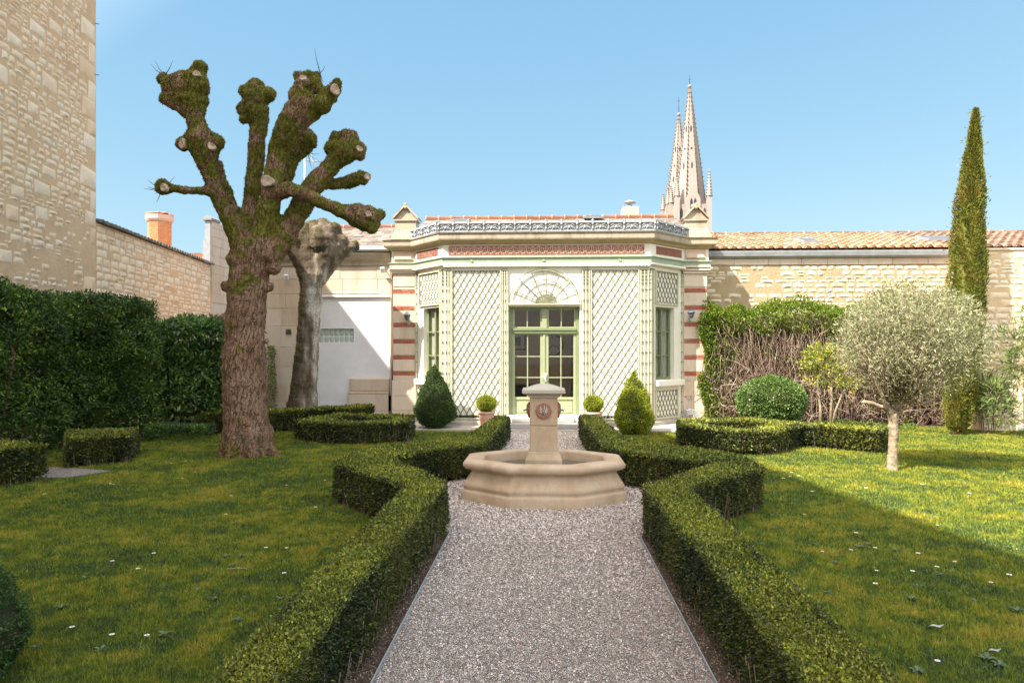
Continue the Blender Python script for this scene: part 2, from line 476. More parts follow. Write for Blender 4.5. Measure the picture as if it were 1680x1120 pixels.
t = MT('water', 0.05, 0.5); t.col((0.10, 0.09, 0.06)); t.bump(t.noise(12, 2), 0.002); MAT['water'] = t.m

# bark of the big pollard: plates and cracks, with moss
def barkmat(name, a, b, crack, moss_amt, zlo=2.4, zhi=3.6):
    t = MT(name, 0.95, 0.1)
    v = t.scaled((1, 1, 0.42))
    wv = t.noise(6, 4, 0.6, vec=v)
    warp = t.mix(0.2, t.scaled((1, 1, 0.26)), wv)
    vd = t.voro(24, 'DISTANCE_TO_EDGE', vec=warp)
    cr = t.ramp(t.math('ADD', vd, t.math('MULTIPLY', t.noise(9, 3), 0.10)), [(0.035, 0.0), (0.13, 1.0)])
    n2 = t.noise(45, 6, 0.7)
    c = t.ramp(t.noise(5, 5, 0.65), [(0.3, a), (0.7, b)])
    c = t.mix(t.ramp(n2, [(0.35, 0.6), (0.65, 0.0)]), c, crack)
    c = t.mix(cr, t.mix(0.35, crack, a), c)
    xyz = t.n('ShaderNodeSeparateXYZ'); t.l(t.pos, xyz.inputs[0])
    zz = t.n('ShaderNodeMapRange'); zz.inputs['From Min'].default_value = zlo; zz.inputs['From Max'].default_value = zhi
    zz.inputs['To Min'].default_value = -0.10; zz.inputs['To Max'].default_value = 0.075
    t.l(xyz.outputs[2], zz.inputs['Value'])
    mf = t.ramp(t.math('ADD', t.noise(2.8, 4, 0.6), zz.outputs[0]), [(0.52 - moss_amt, 0.0), (0.58 - moss_amt, 1.0)])
    mc = t.ramp(t.noise(22, 4), [(0.3, (0.08, 0.075, 0.02)), (0.6, (0.19, 0.18, 0.035)), (0.8, (0.28, 0.24, 0.06))])
    c = t.mix(mf, c, mc)
    t.col(c)
    h = t.math('ADD', t.math('MULTIPLY', cr, 1.0), t.math('MULTIPLY', n2, 0.9))
    t.bump(h, 0.035)
    MAT[name] = t.m
barkmat('bark', (0.27, 0.15, 0.09), (0.50, 0.325, 0.225), (0.07, 0.04, 0.025), 0.02)
t = MT('plane_bark', 0.9, 0.15)
v = t.scaled((1, 1, 0.3))
xyz = t.n('ShaderNodeSeparateXYZ'); t.l(t.pos, xyz.inputs[0])
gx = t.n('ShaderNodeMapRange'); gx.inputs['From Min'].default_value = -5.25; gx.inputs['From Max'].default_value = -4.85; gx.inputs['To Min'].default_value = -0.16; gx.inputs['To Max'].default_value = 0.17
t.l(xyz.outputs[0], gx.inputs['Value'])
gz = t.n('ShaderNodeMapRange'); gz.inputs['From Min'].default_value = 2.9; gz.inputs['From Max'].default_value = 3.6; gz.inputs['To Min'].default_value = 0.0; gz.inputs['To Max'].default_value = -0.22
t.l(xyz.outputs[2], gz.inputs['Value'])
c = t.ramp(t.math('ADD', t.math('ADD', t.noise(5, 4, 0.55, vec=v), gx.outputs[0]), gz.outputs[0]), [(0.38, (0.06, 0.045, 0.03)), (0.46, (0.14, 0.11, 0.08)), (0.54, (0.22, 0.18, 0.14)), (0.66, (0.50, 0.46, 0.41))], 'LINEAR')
c = t.mix(t.ramp(t.noise(30, 4), [(0.4, 0.5), (0.6, 0.0)]), c, (0.12, 0.09, 0.06))
t.col(c); t.bump(t.noise(18, 5, vec=v), 0.02); MAT['plane_bark'] = t.m
t = MT('cut_wood', 0.9, 0.1); t.col(t.ramp(t.noise(25, 4), [(0.3, (0.26, 0.17, 0.11)), (0.6, (0.50, 0.40, 0.32))])); t.bump(t.noise(60, 4), 0.006); MAT['cut_wood'] = t.m
t = MT('twig', 0.9, 0.1); t.col(t.ramp(t.attr(), [(0.0, (0.14, 0.09, 0.065)), (0.6, (0.30, 0.21, 0.16)), (1.0, (0.42, 0.33, 0.25))])); MAT['twig'] = t.m
t = MT('pale_trunk', 0.9, 0.1); t.col(t.ramp(t.noise(18, 5), [(0.3, (0.18, 0.13, 0.08)), (0.6, (0.34, 0.27, 0.19)), (0.8, (0.42, 0.36, 0.28))])); t.bump(t.noise(40, 4), 0.01); MAT['pale_trunk'] = t.m
MAT['moss'] = leafmat('moss', [(0.0, (0.045, 0.045, 0.012)), (0.5, (0.165, 0.155, 0.026)), (1.0, (0.44, 0.36, 0.08))], 0.15, 0.8, 0.1)
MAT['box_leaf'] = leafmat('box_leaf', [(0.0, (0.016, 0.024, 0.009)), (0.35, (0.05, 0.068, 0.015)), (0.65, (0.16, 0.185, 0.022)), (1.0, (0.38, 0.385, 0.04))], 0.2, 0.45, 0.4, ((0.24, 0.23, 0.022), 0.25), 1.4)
MAT['box_core'] = leafmat('box_core', [(0, (0.03, 0.032, 0.016)), (1, (0.05, 0.05, 0.025))], 0.0, 0.9, 0.1)
MAT['conifer_leaf'] = leafmat('conifer_leaf', [(0.0, (0.025, 0.05, 0.014)), (0.5, (0.05, 0.10, 0.02)), (1.0, (0.12, 0.19, 0.035))], 0.2, 0.5, 0.3)
MAT['yellow_box'] = leafmat('yellow_box', [(0.0, (0.08, 0.11, 0.016)), (0.45, (0.30, 0.35, 0.025)), (1.0, (0.60, 0.60, 0.06))], 0.4, 0.5, 0.35)
MAT['photinia_leaf'] = leafmat('photinia_leaf', [(0.0, (0.02, 0.045, 0.011)), (0.45, (0.06, 0.115, 0.018)), (0.8, (0.16, 0.27, 0.03)), (1.0, (0.36, 0.42, 0.06))], 0.25, 0.4, 0.5)
MAT['laurel_leaf'] = leafmat('laurel_leaf', [(0.0, (0.025, 0.065, 0.018)), (0.5, (0.075, 0.15, 0.028)), (1.0, (0.24, 0.35, 0.06))], 0.2, 0.28, 0.6)
MAT['ivy_leaf'] = leafmat('ivy_leaf', [(0.0, (0.06, 0.12, 0.012)), (0.6, (0.15, 0.23, 0.018)), (1.0, (0.30, 0.35, 0.04))], 0.35, 0.4, 0.4)
MAT['olive_leaf'] = leafmat('olive_leaf', [(0.0, (0.12, 0.13, 0.055)), (0.5, (0.26, 0.26, 0.12)), (1.0, (0.50, 0.48, 0.32))], 0.2, 0.5, 0.4)
MAT['cypress_leaf'] = leafmat('cypress_leaf', [(0.0, (0.06, 0.085, 0.015)), (0.5, (0.15, 0.175, 0.025)), (1.0, (0.32, 0.29, 0.06))], 0.25, 0.7, 0.2, ((0.28, 0.20, 0.05), 0.35), 2.5)
MAT['variegated_leaf'] = leafmat('variegated_leaf', [(0.0, (0.09, 0.15, 0.03)), (0.45, (0.20, 0.26, 0.05)), (0.7, (0.48, 0.44, 0.05)), (1.0, (0.62, 0.52, 0.07))], 0.3, 0.5, 0.3)
MAT['viburnum_leaf'] = leafmat('viburnum_leaf', [(0.0, (0.05, 0.10, 0.02)), (0.6, (0.12, 0.20, 0.035)), (0.85, (0.20, 0.28, 0.07)), (1.0, (0.50, 0.52, 0.32))], 0.25, 0.4, 0.45)
MAT['oleander_leaf'] = leafmat('oleander_leaf', [(0.0, (0.07, 0.12, 0.03)), (0.6, (0.16, 0.22, 0.06)), (1.0, (0.32, 0.34, 0.13))], 0.25, 0.45, 0.4)
MAT['weed_leaf'] = leafmat('weed_leaf', [(0.0, (0.06, 0.10, 0.04)), (1.0, (0.13, 0.18, 0.085))], 0.2, 0.4, 0.5)

t = MT('grass_blade', 0.6, 0.25)
n1 = t.noise(1.1, 4, 0.6); n2 = t.noise(5.5, 3, 0.6)
nn = t.math('ADD', t.math('ADD', t.math('MULTIPLY', n1, 0.45), t.math('MULTIPLY', n2, 0.35)), t.math('MULTIPLY', t.noise(17, 3, 0.6), 0.2))
c = t.ramp(nn, [(0.42, (0.045, 0.085, 0.034)), (0.48, (0.10, 0.15, 0.026)), (0.53, (0.22, 0.24, 0.026)), (0.59, (0.37, 0.30, 0.045))])
c = t.mix(t.ramp(t.attr(), [(0.0, 0.0), (0.35, 0.0), (1.0, 0.5)]), c, (0.40, 0.45, 0.04))
c = t.mix(t.ramp(t.attr(), [(0.0, 0.75), (0.25, 0.0), (1.0, 0.0)]), c, (0.03, 0.05, 0.015))
t.col(c)
tr = t.n('ShaderNodeBsdfTranslucent'); t.l(c, tr.inputs['Color'])
mx = t.n('ShaderNodeMixShader'); mx.inputs[0].default_value = 0.3
t.l(t.b.outputs[0], mx.inputs[1]); t.l(tr.outputs[0], mx.inputs[2]); t.l(mx.outputs[0], t.nt.nodes['Material Output'].inputs['Surface'])
MAT['grass'] = t.m
t = MT('lawn_base', 0.95, 0.1)
n1 = t.noise(1.1, 4, 0.6); n2 = t.noise(5.5, 3, 0.6); n3 = t.noise(90, 4, 0.7)
nn = t.math('ADD', t.math('ADD', t.math('MULTIPLY', n1, 0.45), t.math('MULTIPLY', n2, 0.35)), t.math('MULTIPLY', t.noise(17, 3, 0.6), 0.2))
c = t.ramp(nn, [(0.43, (0.05, 0.085, 0.035)), (0.48, (0.10, 0.135, 0.026)), (0.53, (0.20, 0.195, 0.03)), (0.575, (0.30, 0.22, 0.04))])
c = t.mix(t.ramp(n3, [(0.35, 0.7), (0.6, 0.0)]), c, (0.03, 0.03, 0.012))
t.col(c); t.bump(n3, 0.02); MAT['lawn_base'] = t.m
t = MT('soil', 0.95, 0.1); t.col(t.ramp(t.noise(30, 5, 0.7), [(0.3, (0.05, 0.035, 0.025)), (0.7, (0.16, 0.11, 0.08))])); t.bump(t.noise(50, 5, 0.7), 0.02); MAT['soil'] = t.m
t = MT('gravel_base', 0.95, 0.15)
vc = t.voro(95, out='Color'); ve = t.voro(95, 'DISTANCE_TO_EDGE')
sep = t.n('ShaderNodeSeparateColor'); t.l(vc, sep.inputs[0])
c = t.ramp(sep.outputs[0], [(0.1, (0.28, 0.21, 0.17)), (0.5, (0.52, 0.42, 0.36)), (0.9, (0.70, 0.62, 0.56))])
c = t.mix(t.ramp(ve, [(0.0, 1.0), (0.12, 0.0)]), c, (0.10, 0.08, 0.07))
t.col(c); t.bump(t.ramp(ve, [(0, 0), (0.3, 1)]), 0.008); MAT['gravel_base'] = t.m
t = MT('pebble', 0.85, 0.25)
t.col(t.ramp(t.attr(), [(0.0, (0.18, 0.13, 0.10)), (0.3, (0.42, 0.33, 0.28)), (0.6, (0.60, 0.50, 0.44)), (1.0, (0.80, 0.73, 0.68))]))
MAT['pebble'] = t.m
t = MT('terrace_stone', 0.9, 0.15); t.col(t.ramp(t.noise(4, 5), [(0.3, (0.34, 0.30, 0.25)), (0.7, (0.50, 0.45, 0.39))])); t.bump(t.noise(50, 5), 0.004); MAT['terrace_stone'] = t.m

# ------------------------------------------------------------------ foliage tools
def unit(a):
    return a / np.maximum(np.linalg.norm(a, axis=1, keepdims=True), 1e-9)

def leaves(g, Pt, N, L, W, spread=0.8, fold=0.25, r=None, mi=0, bias=None, taper=0.45):
    n = len(Pt)
    d = unit(N + rng.normal(0, spread, (n, 3)) + (0 if bias is None else np.asarray(bias)))
    a = unit(np.cross(d, rng.normal(0, 1, (n, 3))))
    b = np.cross(d, a)
    L = (L * rng.uniform(0.7, 1.3, n))[:, None]; W = (W * rng.uniform(0.7, 1.3, n))[:, None]
    V = np.empty((n, 4, 3))
    V[:, 0] = Pt
    V[:, 1] = Pt + d * L * taper + a * W * 0.5 + b * W * fold
    V[:, 2] = Pt + d * L
    V[:, 3] = Pt + d * L * taper - a * W * 0.5 + b * W * fold
    F = np.arange(4 * n).reshape(n, 4)
    if r is None: r = rng.uniform(0, 1, n)
    g.add(V.reshape(-1, 3), F, np.clip(r, 0, 1), mi)

def wob(Pt, s=1.0, ph=0.0):
    x, y, z = Pt[:, 0] * s + ph, Pt[:, 1] * s + 1.7 * ph, Pt[:, 2] * s + 0.6 * ph
    return (np.sin(x * 2.1 + 1.3 * np.sin(y * 1.7 + z)) + np.sin(y * 2.6 + 1.1 * np.sin(z * 2.3 + x)) + np.sin(z * 2.9 + 1.2 * np.sin(x * 1.9 + y))) / 3

def in_poly(x, y, poly):
    ins = np.zeros(len(x), bool); n = len(poly)
    for i in range(n):
        x1, y1 = poly[i]; x2, y2 = poly[(i + 1) % n]
        c = ((y1 > y) != (y2 > y)) & (x < (x2 - x1) * (y - y1) / ((y2 - y1) + 1e-12) + x1)
        ins ^= c
    return ins

def poly_area(poly):
    return 0.5 * sum(poly[i][0] * poly[(i + 1) % len(poly)][1] - poly[(i + 1) % len(poly)][0] * poly[i][1] for i in range(len(poly)))

def inset(poly, d):
    n = len(poly); out = []
    if poly_area(poly) < 0: poly = poly[::-1]
    for i in range(n):
        p0 = Vector(poly[i - 1]); p1 = Vector(poly[i]); p2 = Vector(poly[(i + 1) % n])
        a = (p1 - p0).normalized(); b = (p2 - p1).normalized()
        na = Vector((-a.y, a.x)); nb = Vector((-b.y, b.x))
        m = na + nb; m = m / max(0.3, m.length_squared) * 2
        out.append((p1.x + m.x * d, p1.y + m.y * d))
    return out

def sample_prism(poly, z0, z1, dens):
    """points and outward normals over top and sides; dens(y) per square metre"""
    A = abs(poly_area(poly)); xs = [p[0] for p in poly]; ys = [p[1] for p in poly]
    pts = []; nrm = []
    def thin(Pp, Nn, dmax):
        k = rng.uniform(0, 1, len(Pp)) < dens(Pp[:, 1]) / dmax
        pts.append(Pp[k]); nrm.append(Nn[k])
    dm = float(max(dens(np.linspace(min(ys), max(ys), 20))))
    bb = (max(xs) - min(xs)) * (max(ys) - min(ys)); n = int(bb * dm)
    x = rng.uniform(min(xs), max(xs), n); y = rng.uniform(min(ys), max(ys), n)
    k = in_poly(x, y, poly); x, y = x[k], y[k]
    thin(np.stack([x, y, np.full(len(x), z1)], 1), np.tile([0, 0, 1.0], (len(x), 1)), dm)
    pl = poly if poly_area(poly) > 0 else poly[::-1]
    for i in range(len(pl)):
        p = np.array(pl[i]); q = np.array(pl[(i + 1) % len(pl)]); L = np.linalg.norm(q - p)
        n = int(L * (z1 - z0) * dm)
        t = rng.uniform(0, 1, n)[:, None]; xy = p + (q - p) * t
        z = z0 + (z1 - z0) * rng.uniform(0, 1, n) ** 0.85
        dd = (q - p) / L; nn = np.array([dd[1], -dd[0], 0])
        thin(np.column_stack([xy, z]), np.tile(nn, (n, 1)), dm)
    return np.concatenate(pts), np.concatenate(nrm)

def hedge(name, poly, h, label, leaf=0.014, dens0=9000, y0=3.0, mats=('box_leaf', 'box_core'), cat='hedge', group=None, z0=0.0):
    cx = sum(p[0] for p in poly) / len(poly); cy = sum(p[1] for p in poly) / len(poly)
    t = thing(name, label, cat, (cx, cy, 0), group)
    g = G(); core = inset(poly, 0.045); g.prism(core, z0 + 0.07, h - 0.045)
    for k in range(int(4 + 3 * abs(poly_area(poly)))):
        pass
    g.build('twig_core', MAT[mats[1]], t)
    def dens(y): return dens0 * np.clip(y0 / np.maximum(y, 1.5), 0.12, 1.0) ** 1.25
    Pt, N = sample_prism(poly, z0, h, dens)
    # rounded top edges and gentle waviness of the clipped faces
    wv = wob(Pt, 3.0, 1.0) * 0.014 + wob(Pt, 11.0, 2.0) * 0.010
    Pt = Pt + N * wv[:, None] - N * rng.uniform(0.0, 0.045, len(Pt))[:, None]
    stray = rng.uniform(0, 1, len(Pt)) < .02
    Pt = Pt + N * (stray * rng.uniform(.01, .035, len(Pt)))[:, None]
    sc_ = leaf * (np.maximum(Pt[:, 1], y0) / y0) ** 0.62
    lowgap = (Pt[:, 2] < z0 + 0.09) & (rng.uniform(0, 1, len(Pt)) < 0.8)
    lowgap |= (N[:, 2] < .5) & (wob(Pt, 6.5, 8) > .62) & (rng.uniform(0, 1, len(Pt)) < 0.55)
    Pt, N, sc_ = Pt[~lowgap], N[~lowgap], sc_[~lowgap]
    g = G()
    rv = np.clip(0.15 + 0.46 * np.clip(N[:, 2], 0, 1) + 0.16 * wob(Pt, 2.2, 4) + 0.10 * wob(Pt, 9, 1) + rng.normal(0, 0.22, len(Pt)), 0, 1)   # light painted into the leaf tone: tops brighter, sides darker
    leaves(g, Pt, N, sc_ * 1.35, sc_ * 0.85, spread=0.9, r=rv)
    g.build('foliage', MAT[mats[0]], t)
    g = G(); pl = inset(poly, .02)
    for i in range(len(pl)):
        a = np.array(pl[i]); b = np.array(pl[(i + 1) % len(pl)]); L = np.linalg.norm(b - a)
        for _ in range(int(L / .045)):
            q = a + (b - a) * rng.uniform() + rng.normal(0, .008, 2); hh = rng.uniform(.08, h * .7)
            g.tube([(q[0], q[1], 0), (q[0] + rng.normal(0, .02), q[1] + rng.normal(0, .02), hh)], float(rng.uniform(.0015, .004)), 3, float(rng.uniform(.1, 1)), cap=False)
    tag(g.build('woody_stems', MAT['twig'], t), kind='stuff')
    return t

def rubble(g, W, H, ch=(0.10, 0.18), sw=(0.12, 0.34), gap=0.018, depth=0.02, reserved=(), mi=1, drop=None, jit=0.3, rbias=0.0, v0=0.0):
    """coursed rubble stones on the local x-z plane, standing out towards -y"""
    rects = [(a, b, c, d, 1) for a, b, c, d in reserved]
    v = v0
    while v < H:
        h = random.uniform(*ch)
        h = min(h, H - v)
        if h < 0.04: break
        u = -random.uniform(0, 0.1)
        while u < W:
            wd = random.uniform(*sw) * (0.7 + 0.6 * h / ch[1])
            e = min(u + wd, W)
            skip = False
            for a, b, c, d in reserved:
                if c < v + h - 0.01 and d > v + 0.01:
                    if u >= a - 0.005 and u < b: u = b; skip = True; break
                    if u < a < e: e = a
            if skip: continue
            if e - u > 0.05:
                if h > 0.13 and random.random() < 0.25:
                    m = v + h * random.uniform(0.4, 0.6)
                    rects.append((u, e, v, m, 0)); rects.append((u, e, m, v + h, 0))
                else: rects.append((u, e, v, v + h, 0))
            u = max(e, u + 0.03)
        v += h
    V = []; F8 = []; F4 = []; R8 = []; R4 = []
    k = 0
    for (a, b, c, d, big) in rects:
        if drop is not None and random.random() < drop((a + b) / 2, (c + d) / 2): continue
        gp = gap * random.uniform(0.4, 1.3) * (0.5 if big else 1)
        a, b, c, d = max(a, 0) + gp / 2, min(b, W) - gp / 2, c + gp / 2, d - gp / 2
        w_, h_ = b - a, d - c
        if w_ < 0.03 or h_ < 0.02: continue
        cc = min(w_, h_) * (0.07 if big else random.uniform(0.12, 0.28))
        js = min(w_, h_) * jit * (0.12 if big else 0.28)
        ring = [(a + cc, c), (b - cc, c), (b, c + cc), (b, d - cc), (b - cc, d), (a + cc, d), (a, d - cc), (a, c + cc)]
        ring = [(x + random.uniform(-js, js), z + random.uniform(-js, js)) for x, z in ring]
        mx_, mz_ = (a + b) / 2, (c + d) / 2
        dp = depth * random.uniform(0.4, 1.4)
        tx, tz = random.uniform(-0.3, 0.3) * dp, random.uniform(-0.3, 0.3) * dp
        ins = min(0.014 + 0.1 * min(w_, h_), 0.03) / (min(w_, h_) / 2)
        for (x, z) in ring: V.append((x, 0.004, z))
        for (x, z) in ring:
            x2 = x + (mx_ - x) * ins; z2 = z + (mz_ - z) * ins
            V.append((x2, -dp * 0.8 + tx * (x2 - mx_) / w_ * 2 + tz * (z2 - mz_) / h_ * 2, z2))
        V.append((mx_ + random.uniform(-.2, .2) * w_, -dp * random.uniform(0.9, 1.25), mz_ + random.uniform(-.2, .2) * h_))
        rr = min(1, max(0, random.gauss(0.5 + rbias + (0.1 if big else 0), 0.25)))
        for q in range(8):
            q2 = (q + 1) % 8
            F4.append((k + q, k + q2, k + 8 + q2, k + 8 + q)); R4.append(rr)
            F8.append((k + 8 + q, k + 8 + q2, k + 16)); R8.append(rr)
        k += 17
    V = np.array(V)
    # one vertex block, two face groups
    off_M = g.M
    g.add(V, np.array(F4), np.array(R4), mi)
    base = g.n - len(V)
    g.F.append((np.array(F8) + base, np.array(R8, np.float32), mi, True))
# ================================================================== SETTING
g = G(); g.add([(-400, -60, 0), (400, -60, 0), (400, 900, 0), (-400, 900, 0)], np.array([[0, 1, 2, 3]]))
tag(g.build('ground', MAT['soil']), kind='structure')
g = G(); g.add([(-16, -6, 0.004), (16, -6, 0.004), (16, 15.2, 0.004), (-16, 15.2, 0.004)], np.array([[0, 1, 2, 3]]))
tag(g.build('lawn', MAT['lawn_base']), kind='structure')
# soil beds under the hedges beside the path
g = G()
g.add([(-1.25, -3, 0.008), (1.3, -3, 0.008), (1.3, 6.2, 0.008), (2.35, 7.3, 0.008), (2.3, 8.3, 0.008), (1.2, 9.4, 0.008), (1.15, 13.95, 0.008),
       (-1.1, 13.95, 0.008), (-1.1, 9.6, 0.008), (-2.1, 8.4, 0.008), (-2.4, 7.2, 0.008), (-1.25, 6.1, 0.008)], [tuple(range(12))])
tag(g.build('hedge_bed_soil', MAT['soil']), kind='structure')
PATH = [(-0.84, -3), (0.84, -3), (0.84, 6.0), (0.95, 6.3), (1.75, 7.2), (1.78, 7.9), (1.0, 8.7), (0.73, 8.9), (0.70, 13.95),
        (-0.70, 13.95), (-0.73, 8.9), (-1.0, 8.75), (-1.72, 7.95), (-1.75, 7.5), (-0.95, 6.3), (-0.84, 6.1)]
g = G(); g.add([(x, y, 0.014) for x, y in PATH], [tuple(range(len(PATH)))])
tag(g.build('gravel_path', MAT['gravel_base']), kind='structure')
SIDEPATH = [(-12, 7.5), (-6.15, 8.6), (-5.9, 9.1), (-6.8, 9.35), (-8.6, 9.6), (-12, 10)]
g = G(); g.add([(x, y, 0.012) for x, y in SIDEPATH], [tuple(range(len(SIDEPATH)))])
tag(g.build('side_path', MAT['gravel_base']), kind='structure')
g = G()
for a, b in [(-4.1, -2.6), (-2.6, -0.76), (-0.76, 0.82), (0.82, 2.7), (2.7, 4.2)]:
    g.cbox(a + 0.004, b - 0.004, 13.95, 16.4, -0.05, 0.05, 0.008, random.random())
tag(g.build('terrace', MAT['terrace_stone']), kind='structure')

# ================================================================== TALL STONE BUILDING (left)
def wx(y): return -7.34 - 0.149 * y
LB0, LB1 = (wx(-8), -8), (wx(13.95), 13.95)
MLB = frame(LB0, LB1); LBL = math.hypot(LB1[0] - LB0[0], LB1[1] - LB0[1])
def sy(y): return (y + 8) / 21.95 * LBL
t = thing('stone_building', 'tall pale rubble stone building rising out of the picture at the far left', 'building', (LB1[0], LB1[1], 0))
g = G(); g.M = MLB
prof = [(0, 0), (sy(13.95), 0), (sy(13.95), 9.1), (sy(9.0), 9.1), (sy(8.2), 11.4), (sy(7.1), 12.9), (sy(5.6), 15.2), (sy(3.2), 15.5), (0, 15.6)]
g.prism_y(prof, 0.0, 6.0, mi=0)
W_ = LBL - sy(6.0); Hh = 9.09
A = MLB @ Matrix.Translation((sy(6.0), 0, 0)); g.M = A
res = []; z = 0.4; k = 0
while z < Hh - 0.1:
    h = random.uniform(0.30, 0.50); h = min(h, Hh - z); wq = (0.55, 0.30)[k % 2] * random.uniform(0.9, 1.3)
    if z < 4.6: wq *= 0.8
    res.append((W_ - wq, W_ + 0.01, z, z + h)); z += h; k += 1
for _ in range(60):
    a = random.uniform(0.2, W_ - 1.6); z = random.uniform(1.5, 8.6)
    r_ = (a, a + random.uniform(0.3, 0.55), z, z + random.uniform(0.2, 0.32))
    if all(r_[1] < q[0] or r_[0] > q[1] or r_[3] < q[2] or r_[2] > q[3] for q in res): res.append(r_)
rubble(g, W_, Hh, (0.07, 0.15), (0.10, 0.34), 0.024, 0.015, res, drop=lambda u, v: (0.55 if v < 4.0 + 0.5 * math.sin(u * 2) else 0.06), jit=0.5)
g.build('wall', [MAT['mortar'], MAT['rubble']], t)
for z in (8.52, 7.45):
    g = G(); g.M = MLB
    g.tube([(LBL - 0.05, -0.01, z), (LBL - 0.05, -0.09, z - 0.01)], 0.008, 5)
    g.build('iron_hook', MAT['black_metal'], t)

# low garden wall behind, same plane
GW1 = (-10.47, 21.0); MGW = frame(LB1, GW1); GL = math.hypot(GW1[0] - LB1[0], GW1[1] - LB1[1])
t = thing('garden_wall', 'coursed limestone garden wall with mossy tile coping joining the tall building', 'wall', (LB1[0], LB1[1] + 0.01, 0))
g = G(); g.M = MGW @ Matrix.Translation((0.01, 0, 0))
g.box(0, GL, 0.0, 0.45, 0, 4.36, mi=0)
rubble(g, GL, 4.36, (0.12, 0.22), (0.18, 0.48), 0.018, 0.015, mi=1, jit=0.35, drop=lambda u, v: 0.03)
g.build('wall', [MAT['mortar'], MAT['rubble']], t)
g = G(); g.M = MGW
u = 0.02
while u < GL:
    for k, yy in enumerate((-0.06, 0.18)):
        n = 7; V = []; F = []
        for j, (y, zz) in enumerate(((yy - 0.05, 4.36 + 0.02 * k), (yy + 0.3, 4.42 + 0.03 * k))):
            for q in range(n):
                a = math.pi * q / (n - 1)
                V.append((u + 0.09 + 0.085 * math.cos(a) + random.uniform(-.006, .006), y, zz + 0.075 * math.sin(a) + random.uniform(-.008, .008)))
        F = [(q, q + 1, n + q + 1, n + q) for q in range(n - 1)]
        F.append(tuple(range(n)))
        g.add(V, F, random.random())
    u += 0.185
g.box(0, GL, -0.02, 0.45, 4.362, 4.40, 0.3)
g.build('coping_tiles', MAT['tile_mossy'], t)

# brick chimney seen over the wall
Yc = 24.0
x0, x1 = PX(243, Yc), PX(281, Yc); zt, zb = PZ(262, 352, Yc), 0.0
t = thing('brick_chimney', 'octagonal orange brick chimney stack with pale cap above the left garden wall', 'chimney', ((x0 + x1) / 2, Yc, 0))
g = G(); cx = (x0 + x1) / 2; rr = (x1 - x0) / 2
g.lathe([(rr * 0.9, 0), (rr * 0.9, zt - 0.33), (rr * 1.02, zt - 0.25)], (cx, Yc, 0), 8, smooth=False, mi=0, rot=R(22.5))
z = 2.5; row = 0
while z < zt - 0.32:
    for f in range(8):
        a = R(45 * f); L = 2 * rr * 0.9 * math.sin(R(22.5)); ap = rr * 0.9 * math.cos(R(22.5))
        Mf = Matrix.Translation((cx, Yc, 0)) @ Matrix.Rotation(a, 4, 'Z') @ Matrix.Translation((0, -ap, 0))
        g.M = Mf
        if row % 2 == 0:
            g.box(-L / 2 + .005, -.005, -0.008, 0.01, z, z + 0.058, random.random(), 1); g.box(.005, L / 2 - .005, -0.008, 0.01, z, z + 0.058, random.random(), 1)
        else:
            g.box(-L / 4 + .005, L / 4 - .005, -0.008, 0.01, z, z + 0.058, random.random(), 1)
            g.box(-L / 2 + .005, -L / 4 - .005, -0.008, 0.01, z, z + 0.058, random.random(), 1); g.box(L / 4 + .005, L / 2 - .005, -0.008, 0.01, z, z + 0.058, random.random(), 1)
    z += 0.07; row += 1
g.M = None
g.build('shaft', [MAT['mortar_gold'], MAT['brick_orange']], t)
g = G(); g.lathe([(rr * 1.0, zt - 0.27), (rr * 1.1, zt - 0.2), (rr * 1.1, zt - 0.05), (rr * 0.8, zt - 0.04)], (cx, Yc, 0), 8, smooth=False, rot=R(22.5))
g.build('cap', MAT['terracotta_light'], t)
g = G()
for k in range(9):
    a = k * 0.7; g.box(cx + rr * .7 * math.cos(a) - .14, cx + rr * .7 * math.cos(a) + .14, Yc + rr * .7 * math.sin(a) - .1, Yc + rr * .7 * math.sin(a) + .1, zt - 0.045 + 0.006 * k, zt - 0.0 + .004 * k, random.random())
g.build('cover_tiles', MAT['orange_tile'], t)

# neighbouring house gable behind the tree
t = thing('neighbour_house', 'pale stone gable wall with a dark edge behind the big tree', 'building', (-10.6, 21.2, 0))
g = G()
zt1 = PZ(342, 362, 21.2); zt2 = PZ(332, 391, 21.2)
xa, xb, xc = PX(327, 21.2), PX(337.5, 21.2), PX(347, 21.2)
g.box(xb, xc, 21.2, 27, 0, zt1, 0.7); g.box(xa, xb - 0.002, 21.5, 27, 0, zt2, 0.4)
g.M = frame((xc, 21.2), (xc, 27.0)); z = 3.2
while z < zt1 - .05:
    h_ = min(random.uniform(.26, .34), zt1 - z); u = 0.0
    while u < 5.75:
        e = min(u + random.uniform(.5, .9), 5.8); g.cbox(u + .004, e - .004, -random.uniform(.008, .02), .02, z + .004, z + h_ - .004, .003, random.random()); u = e
    z += h_
g.M = None
g.build('wall', MAT['ashlar'], t)
g = G(); g.box(xb - 0.01, xc - 0.02, 21.16, 21.197, 3.6, zt1 - 0.02); g.box(xa, xb - 0.02, 21.46, 21.497, 3.6, zt2)
g.build('dark_facing', MAT['zinc_dark'], t)  # thin darker sheets over the front edge of the wall
g = G(); g.cbox(xb - 0.06, xc + 0.06, 21.1, 21.7, zt1, zt1 + 0.06, 0.01); g.prism_y([(xb - .08, zt1 + .06), (xc + .08, zt1 + .06), ((xb + xc) / 2, zt1 + 0.17)], 21.1, 21.7)
g.build('cap', MAT['zinc_dark'], t)
g = G(); g.box(PX(300, 24.5), xa - 0.01, 24.5, 26, 4.9, PZ(320, 415, 24.5)); g.build('roof', MAT['orange_tile'], t)

